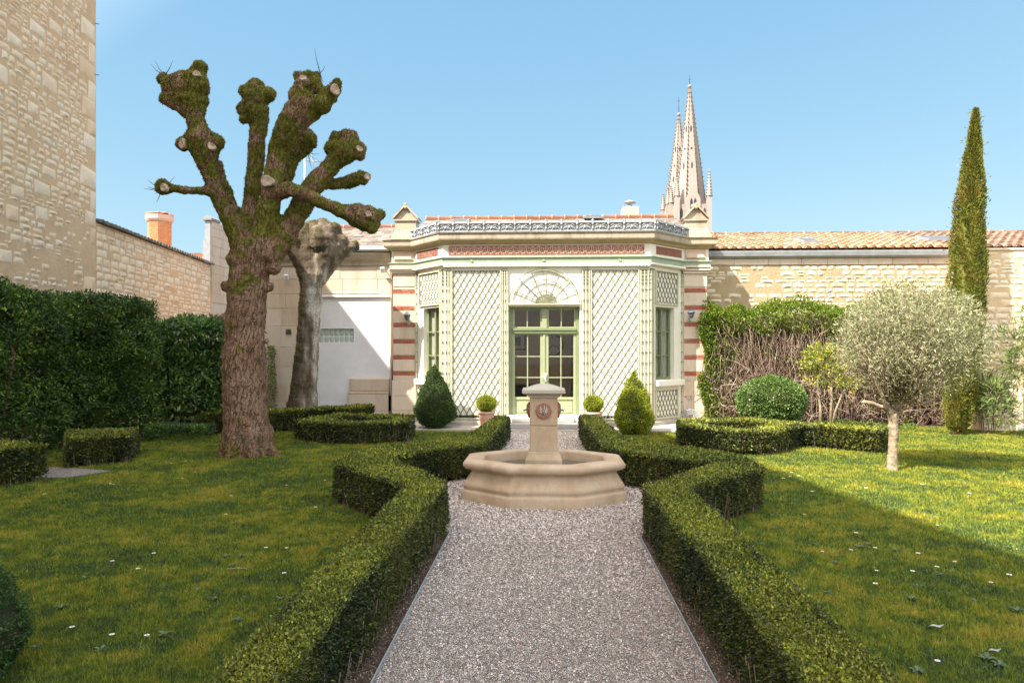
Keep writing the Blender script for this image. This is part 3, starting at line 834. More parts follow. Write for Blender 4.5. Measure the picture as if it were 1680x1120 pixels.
# ================================================================== LEFT WING
LWY = 16.2
lx0, lx1 = PX(388, LWY), -3.64
def zl(py): return PZ(560, py, LWY)
t = thing('annex', 'long low pale ashlar annex with slate roof left of the garden pavilion', 'building', (-6.5, LWY, 0))
g = G()
zc = zl(437)
wx0, wx1 = PX(521, LWY), PX(583, LWY); wz0, wz1 = zl(564), zl(537)
for a, b, c, d in ((lx0, wx0, 0, zc), (wx1, lx1, 0, zc), (wx0, wx1, 0, wz0), (wx0, wx1, wz1, zc)):
    g.box(a, b, LWY, LWY + 0.4, c, d)
g.box(lx0, lx0 + .3, LWY + .4, 21, 0, zc)
g.build('wall', MAT['ashlar'], t)
# big ashlar facing blocks above the white part
g = G(); rng_b = random.Random(3)
z = zl(486); rows = [zl(486), zl(463), zl(447), zl(437)]
def blocks(g, xA, xB, zs, off, dmin=0.006, dmax=0.014, wmin=0.7, wmax=1.3):
    for i in range(len(zs) - 1):
        x = xA
        while x < xB - 0.01:
            wv = rng_b.uniform(wmin, wmax); e = min(x + wv, xB)
            if xB - e < 0.25: e = xB
            d = rng_b.uniform(dmin, dmax)
            g.cbox(x + .004, e - .004, off - d, off + 0.05, zs[i] + .004, zs[i + 1] - .004, 0.003, rng_b.random())
            x = e
xs_split = PX(524, LWY)
blocks(g, lx0, lx1 - 0.02, [zl(486) + 0.06, zl(458), zl(437)], LWY)
blocks(g, lx0, xs_split, [0.0, 0.42, 0.85, 1.28, 1.75, 2.25, 2.68, zl(486) + 0.06], LWY)
g.build('stone_blocks', MAT['ashlar'], t)
g = G(); off = 0.03
for a, b, c, d in ((xs_split, wx0 - .0, 0, zl(488)), (wx1, lx1 - .02, 0, zl(488)), (wx0, wx1, 0, wz0 - .0), (wx0, wx1, wz1, zl(488))):
    if b > a: g.box(a, b, LWY - off, LWY - 0.001, c, d)
g.build('whitewash', MAT['white_wall'], t)
g = G(); g.cbox(xs_split - 0.3, lx1 - .02, LWY - 0.09, LWY - 0.031, zl(488), zl(484), 0.008); g.build('ledge', MAT['white_paint'], t)
# plinth blocks
g = G(); xp = PX(571, LWY - .15)
for (a, b, c, d) in ((xp, lx1 - .03, 0, 0.22), (xp, xp + 1.05, 0.225, 0.62), (xp + 1.055, lx1 - .03, 0.225, 0.62), (xp - 0.0, lx1 - .03, 0.625, zl(641)), ):
    g.cbox(a, b, LWY - 0.16, LWY - 0.032, c, d, 0.01, random.random())
g.cbox(xp + .03, lx1 - .03, LWY - 0.13, LWY - 0.032, zl(641) + .003, zl(620), 0.02, 0.2)
g.build('plinth', MAT['ashlar'], t)
# cornice
g = G()
sweep(g, [(lx0, LWY), (lx1, LWY)], [(0, zl(437)), (0.05, zl(436)), (0.06, zl(430)), (0.14, zl(426)), (0.20, zl(419)), (0.20, zl(416)), (0, zl(415))])
g.build('cornice', MAT['ashlar_dirty'], t)
g = G()
sweep(g, [(lx0, LWY), (lx1 - .02, LWY)], [(0, zl(414.5)), (0.20, zl(414.5)), (0.27, zl(412)), (0.27, zl(407)), (0.24, zl(407)), (0, zl(408))])
g.build('gutter', MAT['gutter_white'], t)
# slate roof with courses
def slates(g, x0, x1, y0, z0, y1, z1, rows, wd=0.22):
    sl_ = math.atan2(z1 - z0, y1 - y0); L = math.hypot(z1 - z0, y1 - y0); rh = L / rows
    for i in range(rows):
        ya, za = y0 + (y1 - y0) * i / rows, z0 + (z1 - z0) * i / rows
        yb, zb = y0 + (y1 - y0) * (i + 1.15) / rows, z0 + (z1 - z0) * (i + 1.15) / rows
        x = x0 + (wd / 2 if i % 2 else 0) - wd
        while x < x1:
            a, b = max(x, x0) + .003, min(x + wd, x1) - .003
            if b - a > 0.02:
                o = random.uniform(0.014, 0.034)
                g.add([(a, ya, za + o), (b, ya, za + o), (b, yb, zb + 0.001), (a, yb, zb + 0.001), (a, ya, za), (b, ya, za)], [(0, 1, 2, 3), (4, 5, 1, 0)], random.random())
            x += wd
RY = 18.4
zr_l = PZ(600, 374, RY)
g = G(); g.add([(lx0, LWY - .2, zl(408)), (lx1 - .1, LWY - .2, zl(408)), (lx1 - .1, RY, zr_l), (lx0, RY, zr_l), (lx0, 21, zl(408)), (lx1 - .1, 21, zl(408))], [(0, 1, 2, 3), (3, 2, 5, 4), (0, 3, 4)])
slates(g, lx0, lx1 - .1, LWY - .2, zl(408) + .002, RY, zr_l + .002, 13)
g.build('roof', MAT['slate'], t)
def ridge(g, xa, xb, y, z, r=0.07, step=0.33):
    x = xa
    while x < xb - 0.02:
        e = min(x + step, xb)
        g.tube([(x, y, z), (x + 0.03, y, z), (x + .031, y, z), (e, y, z)], [r + .016, r + .016, r, r - 0.004], 10, random.random())
        x = e
g = G(); ridge(g, lx0, lx1 - .1, RY, zr_l + 0.02); g.build('ridge_tiles', MAT['ridge_tile'], t)
# glass block window and vent
t2 = G(); nx, nz = 7, 2
fx = [wx0 + 0.03 + (wx1 - wx0 - 0.06) * i / nx for i in range(nx + 1)]; fz = [wz0 + .03 + (wz1 - wz0 - .06) * i / nz for i in range(nz + 1)]
for a, b, c, d in ((wx0, wx1, wz0, wz0 + .03), (wx0, wx1, wz1 - .03, wz1), (wx0, wx0 + .03, wz0 + .03, wz1 - .03), (wx1 - .03, wx1, wz0 + .03, wz1 - .03)):
    t2.box(a, b, LWY - 0.032, LWY + 0.05, c, d)
t2.box(wx0 + .03, wx1 - .03, LWY + .03, LWY + .08, wz0 + .03, wz1 - .03)
wn_ = t2.build('window', MAT['white_paint'], t)
g = G()
for i in range(nx):
    for j in range(nz):
        g.cbox(fx[i] + .012, fx[i + 1] - .012, LWY + 0.0, LWY + 0.06, fz[j] + .012, fz[j + 1] - .012, 0.02)
g.build('glass_blocks', MAT['glass_block'], wn_)
vx, vz = PX(474, LWY), zl(544)
g = G(); g.box(vx - .07, vx + .07, LWY - 0.03, LWY - .012, vz - .07, vz + .07)
for k in range(6): g.box(vx - .055, vx + .055, LWY - 0.038, LWY - .031, vz - .055 + k * .02, vz - .045 + k * .02, mi=1)
g.build('air_vent', [MAT['ashlar_dirty'], MAT['black_metal']], t)
# floodlights under the cornice
def floodlight(px, py, label):
    x, z = PX(px, LWY), zl(py)
    f = thing('floodlight', label, 'lamp', (x, LWY - 0.02, z), 'small white floodlights under the annex cornice')
    g = G(); g.box(x - .03, x + .03, LWY - .04, LWY - .015, z - .04, z + .06); g.tube([(x, LWY - .04, z + .03), (x, LWY - .12, z + .01)], .012, 6)
    g.build('bracket', MAT['gutter_white'], f)
    g = G(); g.M = Matrix.Translation((x, LWY - .15, z - .05)) @ Matrix.Rotation(R(35), 4, 'X'); g.cbox(-.05, .05, -.03, .03, -.07, .07, .012); g.M = None
    g.build('lamp_head', MAT['white_paint'], f)
floodlight(474, 452, 'small white floodlight on the annex wall between the two knobbly trees')
floodlight(630, 441, 'small white floodlight high on the annex wall next to the pavilion corner')

# television antenna
Ya = 19.5
ax = PX(500, Ya); za = PZ(500, 252, Ya)
t = thing('antenna', 'thin grey rooftop television aerial behind the branches of the big tree', 'antenna', (ax, Ya, 4.2))
g = G(); g.tube([(ax, Ya, 4.4), (ax, Ya, za)], 0.022, 6); g.build('mast', MAT['gutter_white'], t)
g = G(); zz = PZ(500, 264, Ya)
g.tube([(ax - .05, Ya, zz + .03), (ax + 0.75, Ya, zz - .06)], 0.012, 5)
for k in range(6): g.tube([(ax + .05 + k * .12, Ya - .2, zz - .012 * k + .02), (ax + .05 + k * .12, Ya + .2, zz - .012 * k + .02)], .007, 4)
g.tube([(ax - .2, Ya, zz + .15), (ax + .02, Ya, zz)], .009, 4); g.tube([(ax + .18, Ya, zz + .2), (ax + .3, Ya, zz - .4)], .009, 4)
g.build('aerial', MAT['zinc_dark'], t)

# ================================================================== PAVILION
PY = 14.8
FL, FR = (PX(727.5, PY), PY), (PX(1066, PY), PY)
BLp, BRp = (PX(682, 15.75), 15.75), (PX(1121, 15.75), 15.75)
PLx, PRx = PX(645, 15.7), PX(1160, 15.7)
def zf(py): return PZ(892, py, PY)
pav = thing('pavilion', 'cream and green garden pavilion with trellised bay, brick banded corners and metal cresting', 'building', (0.05, PY, 0))
dx0, dx1 = PX(834.5, PY), PX(951, PY); dz0, dz1 = 0.27, zf(503)
LEN_F = FR[0] - FL[0]
MF = frame(FL, FR)
ML = frame(BLp, FL); LC = math.hypot(FL[0] - BLp[0], FL[1] - BLp[1])
MR = frame(FR, BRp); LCR = math.hypot(BRp[0] - FR[0], BRp[1] - FR[1])
ZW = 3.52
def shell(g, L, openings, z1, th=0.28, z0=0.0):
    us = sorted({0, L, *[o[0] for o in openings], *[o[1] for o in openings]})
    for a, b in zip(us[:-1], us[1:]):
        op = [o for o in openings if o[0] <= a + 1e-6 and o[1] >= b - 1e-6]
        if not op: g.box(a, b, 0, th, z0, z1)
        else:
            o = op[0]; g.box(a, b, 0, th, z0, o[2]); g.box(a, b, 0, th, o[3], z1)
wz0_, wz1_ = 1.02, 2.62
wu = (0.37, 1.10); wuR = (LCR - 1.10, LCR - 0.37)
g = G(); g.M = MF; shell(g, LEN_F, [(dx0 - FL[0], dx1 - FL[0], dz0, dz1)], 4.1)
g.M = ML; shell(g, LC, [(*wu, wz0_, wz1_)], 4.1)
g.M = MR; shell(g, LCR, [(*wuR, wz0_, wz1_)], 4.1)
g.M = None
g.build('wall', MAT['plaster'], pav)
g = G()
g.box(PLx + .02, BLp[0], 15.78, 16.1, 0, 4.1); g.box(BRp[0], PRx - .02, 15.78, 16.1, 0, 4.1)
g.box(PLx + .02, PLx + .3, 16.1, 21, 0, 4.1); g.box(PRx - .3, PRx - .02, 16.1, 21, 0, 4.1); g.box(PLx + .3, PRx - .3, 20.7, 21, 0, 4.1)
g.build('side_wall', MAT['ashlar'], pav)
# inside room
g = G()
g.box(PLx + .3, PRx - .3, 17.6, 17.7, 0.24, 3.4); g.box(PLx + .31, PLx + .36, 16.1, 17.6, .24, 3.4); g.box(PRx - .36, PRx - .31, 16.1, 17.6, .24, 3.4)
g.box(PLx + .3, PRx - .3, 15.9, 17.6, 3.3, 3.36)
g.prism([(FL[0] + .2, PY + .29), (FR[0] - .2, PY + .29), (BRp[0] - .1, 15.9), (BLp[0] + .1, 15.9)], 3.3, 3.36)
g.build('interior_wall', MAT['interior_wall'], pav)
g = G(); g.prism([(FL[0] + .2, PY + .0), (FR[0] - .2, PY + .0), (BRp[0] - .1, 15.9), (BRp[0] + .3, 17.6), (BLp[0] - .3, 17.6), (BLp[0] + .1, 15.9)], 0.2, 0.262)
g.build('floor', MAT['interior_floor'], pav)

# corner pilasters
def pilaster(xa, xb):
    g = G(); Yp = 15.7
    zz = lambda py: PZ((645 if xa < 0 else 1140), py, Yp)
    e = 0.03
    # plinth in three blocks
    z3 = 0.97
    for c, d in ((0.0, 0.28), (0.285, 0.62), (0.625, z3)):
        if d - c > .3 and xa > 0: 
            m = xa + (xb - xa) * .6
            g.cbox(xa - .02, m - .002, Yp - .04, Yp + .08, c, d, .006, random.random()); g.cbox(m + .002, xb + .02, Yp - .04, Yp + .08, c, d, .006, random.random())
        else: g.cbox(xa - .02, xb + .02, Yp - .04, Yp + .08, c, d, .006, random.random())
    bands = [3.03, 2.64, 2.26, 1.88, 1.51, 1.14]
    zs = [z3]
    for b in sorted(bands): zs += [b - .05, b + .05]
    zs.append(zz(470))
    for i in range(0, len(zs) - 1, 2):
        g.cbox(xa, xb, Yp, Yp + .08, zs[i] + .002, zs[i + 1] - .002, .003, random.random())
    g.cbox(xa - .0, xb + .0, Yp - .012, Yp + .08, zz(470), zz(449), .004, .5)
    g.box(xa - .03, xb + .03, Yp - .05, Yp + .08, zz(449), zz(444)); g.box(xa - .06, xb + .06, Yp - .09, Yp + .08, zz(444) + .001, zz(436))
    pl = g.build('pilaster', MAT['ashlar'], pav)
    for b in bands:
        g = G(); g.box(xa + .001, xb - .001, Yp + .012, Yp + .08, b - .05, b + .05, mi=1)
        for row in (0, 1):
            xs_ = [xa, xa + (xb - xa) * (.36 if row else .18), xa + (xb - xa) * (.72 if row else .55), xb] if row else [xa, xa + (xb - xa) * .42, xa + (xb - xa) * .84, xb]
            for a, c in zip(xs_[:-1], xs_[1:]):
                g.cbox(a + .005, c - .005, Yp - .002, Yp + .03, b - .050 + row * .053, b - .006 + row * .053, .003, random.random())
        g.build('brick_band', [MAT['brick'], MAT['mortar_gold']], pl)
pilaster(PLx, BLp[0] - 0.005)
pilaster(BRp[0] + 0.005, PRx)

# mouldings swept around the bay and its corners
PP = [(PLx - .01, 18), (PLx - .01, 15.7), (BLp[0] - .0, 15.7), (FL[0], PY), (FR[0], PY), (BRp[0], 15.7), (PRx + .01, 15.7), (PRx + .01, 18)]
def mould(name, prof, mat):
    g = G(); sweep(g, PP, prof); return g.build(name, MAT[mat], pav)
mould('drip_moulding', [(-.05, 3.50), (0.07, 3.50), (0.09, 3.515), (0.09, 3.54), (0.06, 3.555), (-.05, 3.555)], 'plaster')
mould('green_band', [(-.05, 3.557), (0.055, 3.557), (0.055, 3.665), (0.085, 3.672), (0.085, 3.69), (0.04, 3.70), (-.05, 3.70)], 'green_band')
mould('frieze', [(-.05, 3.703), (0.02, 3.703), (0.02, 3.96), (-.05, 3.96)], 'plaster')
mould('cove', [(-.05, 3.963), (0.03, 3.963), (0.06, 3.98), (0.08, 4.01), (0.14, 4.04), (-.05, 4.04)], 'cornice_ochre')
mould('cornice', [(-.05, 4.043), (0.17, 4.043), (0.18, 4.07), (0.18, 4.165), (0.20, 4.18), (0.21, 4.20), (-.05, 4.205)], 'ashlar_dirty')
# scalloped cream edging
g = G(); g.M = MF
n = 60
for k in range(n):
    a = LEN_F * k / n; b = LEN_F * (k + 1) / n
    g.prism_y([(a, 3.498), (a, 3.484), ((a + b) / 2, 3.474), (b, 3.484), (b, 3.498)], -0.088, -0.078)
g.build('scalloped_edging', MAT['plaster'], pav)
for k, u in enumerate((0.62, 2.18, LEN_F - .65)):
    g = G(); g.M = MF; g.lathe([(0.0, 0), (.035, 0), (.035, .012), (.018, .015), (.018, .03), (0.0, .03)], (0, 0, 0), 12)
    o_ = g
    Vv = np.concatenate(g.V); 
    g2 = G(); g2.M = MF; g2.tube([(u, -.055, 3.60), (u, -.075, 3.60)], .032, 14); g2.tube([(u, -.075, 3.60), (u, -.10, 3.60)], .014, 10)
    g2.tube([(u, -.10, 3.60), (u + .02, -.10, 3.575), (u + .03, -.09, 3.57)], .008, 6)
    g2.build('awning_hook', MAT['green_light'], pav)
# frieze panels
def frieze_panel(M, u0, u1, z0, z1, fine):
    g = G(); g.M = M
    g.box(u0, u1, -0.03, -0.018, z0, z1, mi=0)
    if not fine:
        step = 0.281; n = int((u1 - u0) / step); step = (u1 - u0) / n
        for k in range(n * 2 + 1):
            u = u0 + k * step / 2
            g.tube([(u, -.034, z0 + .02), (u, -.04, (z0 + z1) / 2), (u, -.034, z1 - .015)], [.006, .009, .006], 6, mi=1)
        for k in range(n):
            a = u0 + k * step; m = a + step / 2; b = a + step
            zt_, zb_ = z1 - .02, z0 + .05
            for (p, q) in (((a, zt_), (m, zb_)), ((m, zb_), (b, zt_))):
                pts = [(p[0] + (q[0] - p[0]) * s, -.036, p[1] + (q[1] - p[1]) * s + .03 * math.sin(math.pi * s) * (1 if p[0] < m - .01 else 1)) for s in np.linspace(0, 1, 7)]
                g.tube(pts, .0065, 6, mi=1)
            for s_ in (-1, 1):
                for (c0, z_, r_) in ((a + step / 4, z0 + .06, .032), (m + step / 4, z0 + .06, .032), (m, z1 - .07, .035), (a, z1 - .07, .03)):
                    cx_ = c0 + s_ * .02
                    if u0 + .03 < cx_ < u1 - .03:
                        g.tube([(cx_ + s_ * r_ * math.cos(t_) * .8, -.036, z_ + r_ * math.sin(t_)) for t_ in np.linspace(-1.4, 2.4, 7)], .006, 5, mi=1)
            g.sphere((m, -.03, z1 - .05), .016, 8, mi=1); g.sphere((a + step / 4, -.03, z0 + .04), .014, 8, mi=1); g.sphere((m + step / 4, -.03, z0 + .04), .014, 8, mi=1)
    else:
        step = .075
        x = u0 + .03
        while x < u1 - .02:
            z = z0 + .025
            while z < z1 - .01:
                rr_ = random.uniform(.012, .02)
                g.tube([(x + rr_ * math.cos(t_), -.034, z + rr_ * math.sin(t_)) for t_ in np.linspace(0, 4.5, 6) + random.random() * 6], .005, 4, mi=0)
                z += .042
            x += .045
    return g.build('frieze_panel', [MAT['terracotta'], MAT['terracotta_light']], pav)
frieze_panel(MF, 0.12, LEN_F - .12, zf(418.5), zf(402.5), False)
MFL = frame((BLp[0], 15.7), FL); MFR = frame(FR, (BRp[0], 15.7))
frieze_panel(MFL, 0.12, LC - .22, 3.755, 3.93, True)
frieze_panel(MFR, 0.20, LCR - .16, 3.755, 3.93, True)
# pink stone blocks over the pilasters
for xa, xb in ((PLx, BLp[0]), (BRp[0], PRx)):
    g = G(); Yp = 15.7
    V = [(xa + .02, Yp - .03, 3.73), (xb - .03, Yp - .03, 3.73), (xb - .03, Yp - .03, 3.95), (xa + .02, Yp - .03, 3.95),
         (xa + .06, Yp - .075, 3.77), (xb - .07, Yp - .075, 3.77), (xb - .10, Yp - .05, 3.87), (xa + .08, Yp - .05, 3.87)]
    g.add(V, [(0, 1, 5, 4), (1, 2, 6, 5), (2, 3, 7, 6), (3, 0, 4, 7), (4, 5, 6, 7)]); g.build('pink_block', MAT['pinkstone'], pav)

# ornamental metal cresting
def cresting(P0, P1, n):
    M = frame(P0, P1); L = math.hypot(P1[0] - P0[0], P1[1] - P0[1])
    g = G(); g.M = M; z0, z1 = 4.207, 4.43
    g.box(0, L, -.035, -.01, z0, z0 + .03); g.box(0, L, -.03, -.005, z1 - .022, z1); g.box(0, L, -.05, .01, z1 - .045, z1 - .023)
    g.box(0, L, 0.0, .01, z0 + .03, z1 - .045)
    st = L / n
    for k in range(n + 1):
        u = min(max(k * st, .015), L - .015)
        g.box(u - .014, u + .014, -.045, -.005, z0 + .03, z1 + .012)
        g.sphere((u, -.03, z1 + .024), .02, 8); g.sphere((u - .026, -.03, z1 + .004), .013, 6); g.sphere((u + .026, -.03, z1 + .004), .013, 6)
        g.sphere((u, -.045, z1 - .07), .026, 8); g.sphere((u, -.045, z0 + .06), .018, 8)
    for k in range(n):
        a = k * st; m = a + st / 2
        g.tube([(m + (st * .36) * math.cos(t_), -.03, z0 + .035 + .085 * math.sin(t_)) for t_ in np.linspace(0, math.pi, 9)], .010, 6)
        g.sphere((m, -.028, z0 + .085), .032, 8); g.sphere((m, -.035, z0 + .125), .016, 6)
        for s_ in (-1, 1):
            g.tube([(m + s_ * (.05 + .028 * math.cos(t_)), -.03, z0 + .06 + .028 * math.sin(t_)) for t_ in np.linspace(0, 5, 9)], .008, 5)
            g.tube([(m + s_ * (.105 + .02 * math.cos(t_)), -.03, z1 - .085 + .022 * math.sin(t_)) for t_ in np.linspace(1, 6, 9)], .007, 5)
            g.tube([(m + s_ * .02, -.03, z0 + .13), (m + s_ * .07, -.035, z0 + .15), (m + s_ * .12, -.03, z0 + .11)], [.006, .012, .005], 5)
    return g.build('cresting', MAT['zinc'], pav)
of = 0.17
cl = (FL[0] - of * .55, PY - of + 0.0); cr = (FR[0] + of * .55, PY - of)
cresting(cl, cr, 14)
bl_ = (BLp[0] - .10, 15.62); br_ = (BRp[0] + .10, 15.62)
cresting(bl_, cl, 4); cresting(cr, br_, 4)

# pediment blocks at both ends
def acroterion(xc):
    g = G(); Y0 = 15.75; zz = lambda py: PZ(670 if xc < 0 else 1138, py, Y0)
    w0 = 0.26
    z0 = 4.207
    V = []
    prof = [(0.33, z0), (0.30, z0 + .10), (0.245, z0 + .22), (0.235, zz(365))]
    for hw, z in prof:
        V += [(xc - hw, Y0 - hw * .8, z), (xc + hw, Y0 - hw * .8, z), (xc + hw, Y0 + hw * .8, z), (xc - hw, Y0 + hw * .8, z)]
    F = []
    for i in range(3):
        for q in range(4): F.append((i * 4 + q, i * 4 + (q + 1) % 4, i * 4 + 4 + (q + 1) % 4, i * 4 + 4 + q))
    g.add(V, F)
    zc_ = zz(365)
    g.box(xc - .27, xc + .27, Y0 - .22, Y0 + .22, zc_, zc_ + .035)
    for k in range(7): g.box(xc - .21 + k * .06, xc - .18 + k * .06, Y0 - .20, Y0 - .19, zc_ - .03, zc_ - .001)
    zt_ = zz(339)
    g.prism_y([(xc - .25, zc_ + .037), (xc + .25, zc_ + .037), (xc + .25, zc_ + .06), (xc, zt_ - .04), (xc - .25, zc_ + .06)], Y0 - .17, Y0 + .17)
    g.beam((xc - .30, zc_ + .055), (xc, zt_), .035, Y0 - .23, Y0 + .23); g.beam((xc + .30, zc_ + .055), (xc, zt_), .035, Y0 - .232, Y0 + .232)
    g.sphere((xc, Y0 - .19, zt_ - .06), .05, 10); g.sphere((xc, Y0 - .2, zt_ + .005), .04, 10); g.sphere((xc - .03, Y0, zt_ + .01), .05, 8)
    return g.build('pediment', MAT['ashlar_dirty'], pav)
acroterion(PX(668, 15.75)); acroterion(PX(1139, 15.75))

# roofs
zr = PZ(892, 358.5, RY)
g = G()
g.prism([(PLx, 15.6), (BLp[0], 15.6), (FL[0], PY - .1), (FR[0], PY - .1), (BRp[0], 15.6), (PRx, 15.6), (PRx, 16.2), (PLx, 16.2)], 4.1, 4.20)
rx0, rx1 = PLx + .3, PRx - .15
g.add([(rx0, 15.95, 4.18), (rx1, 15.95, 4.18), (rx1, RY, zr - .02), (rx0, RY, zr - .02), (rx0, 21, 4.1), (rx1, 21, 4.1)], [(0, 1, 2, 3), (3, 2, 5, 4), (0, 3, 4), (1, 5, 2)])
slates(g, rx0, rx1, 15.95, 4.183, RY, zr - .018, 14)
g.build('roof', MAT['slate'], pav)
g = G(); ridge(g, rx0, rx1 - .1, RY, zr + .01, 0.07, .34); g.build('ridge_tiles', MAT['ridge_tile'], pav)
def roof_window(pxa, pxb, pyt, pyb, Yw, label=None):
    xa, xb = PX(pxa, Yw), PX(pxb, Yw); za_, zb_ = PZ(pxa, pyb, Yw), PZ(pxa, pyt, Yw)
    g = G(); g.M = Matrix.Translation((0, Yw, za_)) @ Matrix.Rotation(R(14), 4, 'X')
    g.box(xa, xb, -.05, .5, .0, .05); f = g
    f = g.build('roof_window', MAT['zinc_dark'], pav)
    g = G(); g.M = Matrix.Translation((0, Yw, za_)) @ Matrix.Rotation(R(14), 4, 'X'); g.box(xa + .05, xb - .05, .0, .45, .051, .06); g.build('pane', MAT['skylight_glass'], f)
roof_window(958, 990, 352, 358, RY - .55); roof_window(740, 768, 360, 364, RY - .6)
# chimney with cowl
xa, xb = PX(1020.5, 19.2), PX(1047.5, 19.2); zt = PZ(1034, 341, 19.2)
g = G(); g.cbox(xa, xb, 19.0, 19.5, 4.3, zt, .015); ch = g.build('chimney', MAT['pinkstone'], pav)
xm = PX(1033.5, 19.2)
g = G(); g.lathe([(.10, zt), (.09, zt + .05), (.06, zt + .09), (.055, zt + .13), (.17, zt + .15), (.14, zt + .18), (.05, zt + .22), (.0, zt + .24)], (xm, 19.25, 0), 14)
g.build('cowl', MAT['zinc_dark'], ch)

# trellis work
def clipseg(p, q, x0, x1, z0, z1):
    t0, t1 = 0.0, 1.0; dx, dz = q[0] - p[0], q[1] - p[1]
    for pp, qq in ((-dx, p[0] - x0), (dx, x1 - p[0]), (-dz, p[1] - z0), (dz, z1 - p[1])):
        if abs(pp) < 1e-9:
            if qq < 0: return None
        else:
            r_ = qq / pp
            if pp < 0: t0 = max(t0, r_)
            else: t1 = min(t1, r_)
    if t0 >= t1: return None
    return (p[0] + dx * t0, p[1] + dz * t0), (p[0] + dx * t1, p[1] + dz * t1)
def trellis(M, u0, u1, z0, z1, px=0.139, pz=0.233, lath=0.019):
    g = G(); g.M = M
    fw = .024
    for a, b, c, d in ((u0, u0 + fw, z0, z1), (u1 - fw, u1, z0, z1)):
        g.box(a, b, -.040, -.004, c, d, mi=1)
    g.box(u0 + fw, u1 - fw, -.038, -.004, z0, z0 + fw, mi=1); g.box(u0 + fw, u1 - fw, -.038, -.004, z1 - fw, z1, mi=1)
    n = max(1, round((u1 - u0) / px)); px = (u1 - u0) / n; s_ = pz / px
    H_ = z1 - z0; k = -int(H_ / pz) - 2
    while k < n + int(H_ / pz) + 2:
        ub = u0 + k * px
        for sg, ya, yb in ((1, -.0105, -.004), (-1, -.018, -.0112)):
            c = clipseg((ub, z0), (ub + sg * H_ / s_, z1), u0 + .01, u1 - .01, z0 + .01, z1 - .01)
            if c and math.hypot(c[1][0] - c[0][0], c[1][1] - c[0][1]) > .03: g.beam(c[0], c[1], lath, ya, yb)
        k += 1
    return g.build('trellis_panel', [MAT['trellis_green'], MAT['trellis_cream']], pav)
def trellis_posts(M, us, z0, z1, rung=0.225):
    g = G(); g.M = M
    for i, u in enumerate(us): g.box(u - .011, u + .011, -.042 - .001 * i, -.022, z0, z1, mi=1)
    g.box(us[0] - .015, us[-1] + .015, -.054, -.004, z1 - .02, z1 + .012, mi=0)
    z = z0 + .1
    zs = []
    while z < z1 - .36: zs.append(z); z += rung
    zs += [z1 - .30, z1 - .225, z1 - .15, z1 - .075]
    for z in zs: g.box(us[0] - .02, us[-1] + .02, -.036, -.006, z - .009, z + .009, mi=0)
    return g.build('trellis_post', [MAT['trellis_green'], MAT['trellis_cream']], pav)
U = lambda px: PX(px, PY) - FL[0]
zt0, zt1 = 0.18, 3.42
trellis(MF, U(740.5), U(822), zt0, zt1)
trellis(MF, U(969), U(1048.5), zt0, zt1)
trellis_posts(MF, [U(731), U(735.5), U(739)], zt0, zt1)
trellis_posts(MF, [U(824), U(828), U(832)], zt0, zt1)
trellis_posts(MF, [U(956), U(961), U(966.5)], zt0, zt1)
trellis_posts(MF, [U(1051), U(1057), U(1063)], zt0, zt1)
for M_, L_, o0, o1 in ((ML, LC, wu[0] - .12, wu[1] + .02), (MR, LCR, wuR[0] - .02, wuR[1] + .12)):
    trellis(M_, max(o0 - .05, .1) if M_ is ML else o0, o1 if M_ is ML else min(o1, LCR - .1), wz1_ + .05, zt1, .125, .215)
    trellis(M_, max(o0, .12) if M_ is ML else o0, o1 if M_ is ML else min(o1, LCR - .12), zt0, .82, .125, .215)
    for a in ((.03, .08) if M_ is ML else (LCR - .08, LCR - .03),):
        trellis_posts(M_, list(a), zt0, zt1)
    for a in ((LC - .10, LC - .055, LC - .01) if M_ is ML else (.01, .055, .10),):
        trellis_posts(M_, list(a), zt0, zt1)
# plinth
g = G(); sweep(g, [BLp, FL, FR, BRp], [(-.02, 0.05), (.09, 0.05), (.09, .12), (.06, .14), (-.02, .14)]); g.build('plinth', MAT['terrace_stone'], pav)
# window sills and side windows
for M_, uu in ((ML, wu), (MR, wuR)):
    g = G(); g.M = M_; a_, b_ = (uu[0] - .27, uu[1] + .06) if M_ is ML else (uu[0] - .06, uu[1] + .27)
    g.cbox(a_, b_, -.11, .10, wz0_ - .13, wz0_ - .002, .012)
    g.build('window_sill', MAT['plaster'], pav)
    g = G(); g.M = M_; a, b, c, d = uu[0], uu[1], wz0_, wz1_; y0, y1 = .10, .16
    g.box(a, a + .05, y0, y1, c, d); g.box(b - .05, b, y0, y1, c, d); g.box(a + .05, b - .05, y0, y1, c, c + .06); g.box(a + .05, b - .05, y0, y1, d - .05, d)
    m = (a + b) / 2; g.box(m - .024, m + .024, y0 - .012, y1, c + .06, d - .05)
    for q in (1, 2): 
        z = c + (d - c) * q / 3
        g.box(a + .05, m - .024, y0 + .01, y1 - .01, z - .012, z + .012); g.box(m + .024, b - .05, y0 + .01, y1 - .01, z - .012, z + .012)
    wd = g.build('window', MAT['green_paint'], pav)
    g = G(); g.M = M_
    g.box(a + .05, m - .024, y0 + .028, y0 + .032, c + .06, d - .05); g.box(m + .024, b - .05, y0 + .028, y0 + .032, c + .06, d - .05); g.build('pane', MAT['glass'], wd)
    g = G(); g.M = M_
    n = 40; V = []
    for k in range(n + 1):
        u = a + .04 + (b - a - .08) * k / n; y = .185 + .008 * math.sin(k * 1.3)
        V += [(u, y, c + .02), (u, y, d - .02)]
    g.add(V, np.array([(2 * k, 2 * k + 2, 2 * k + 3, 2 * k + 1) for k in range(n)]), smooth=True); g.build('curtain', MAT['sheer'], wd)
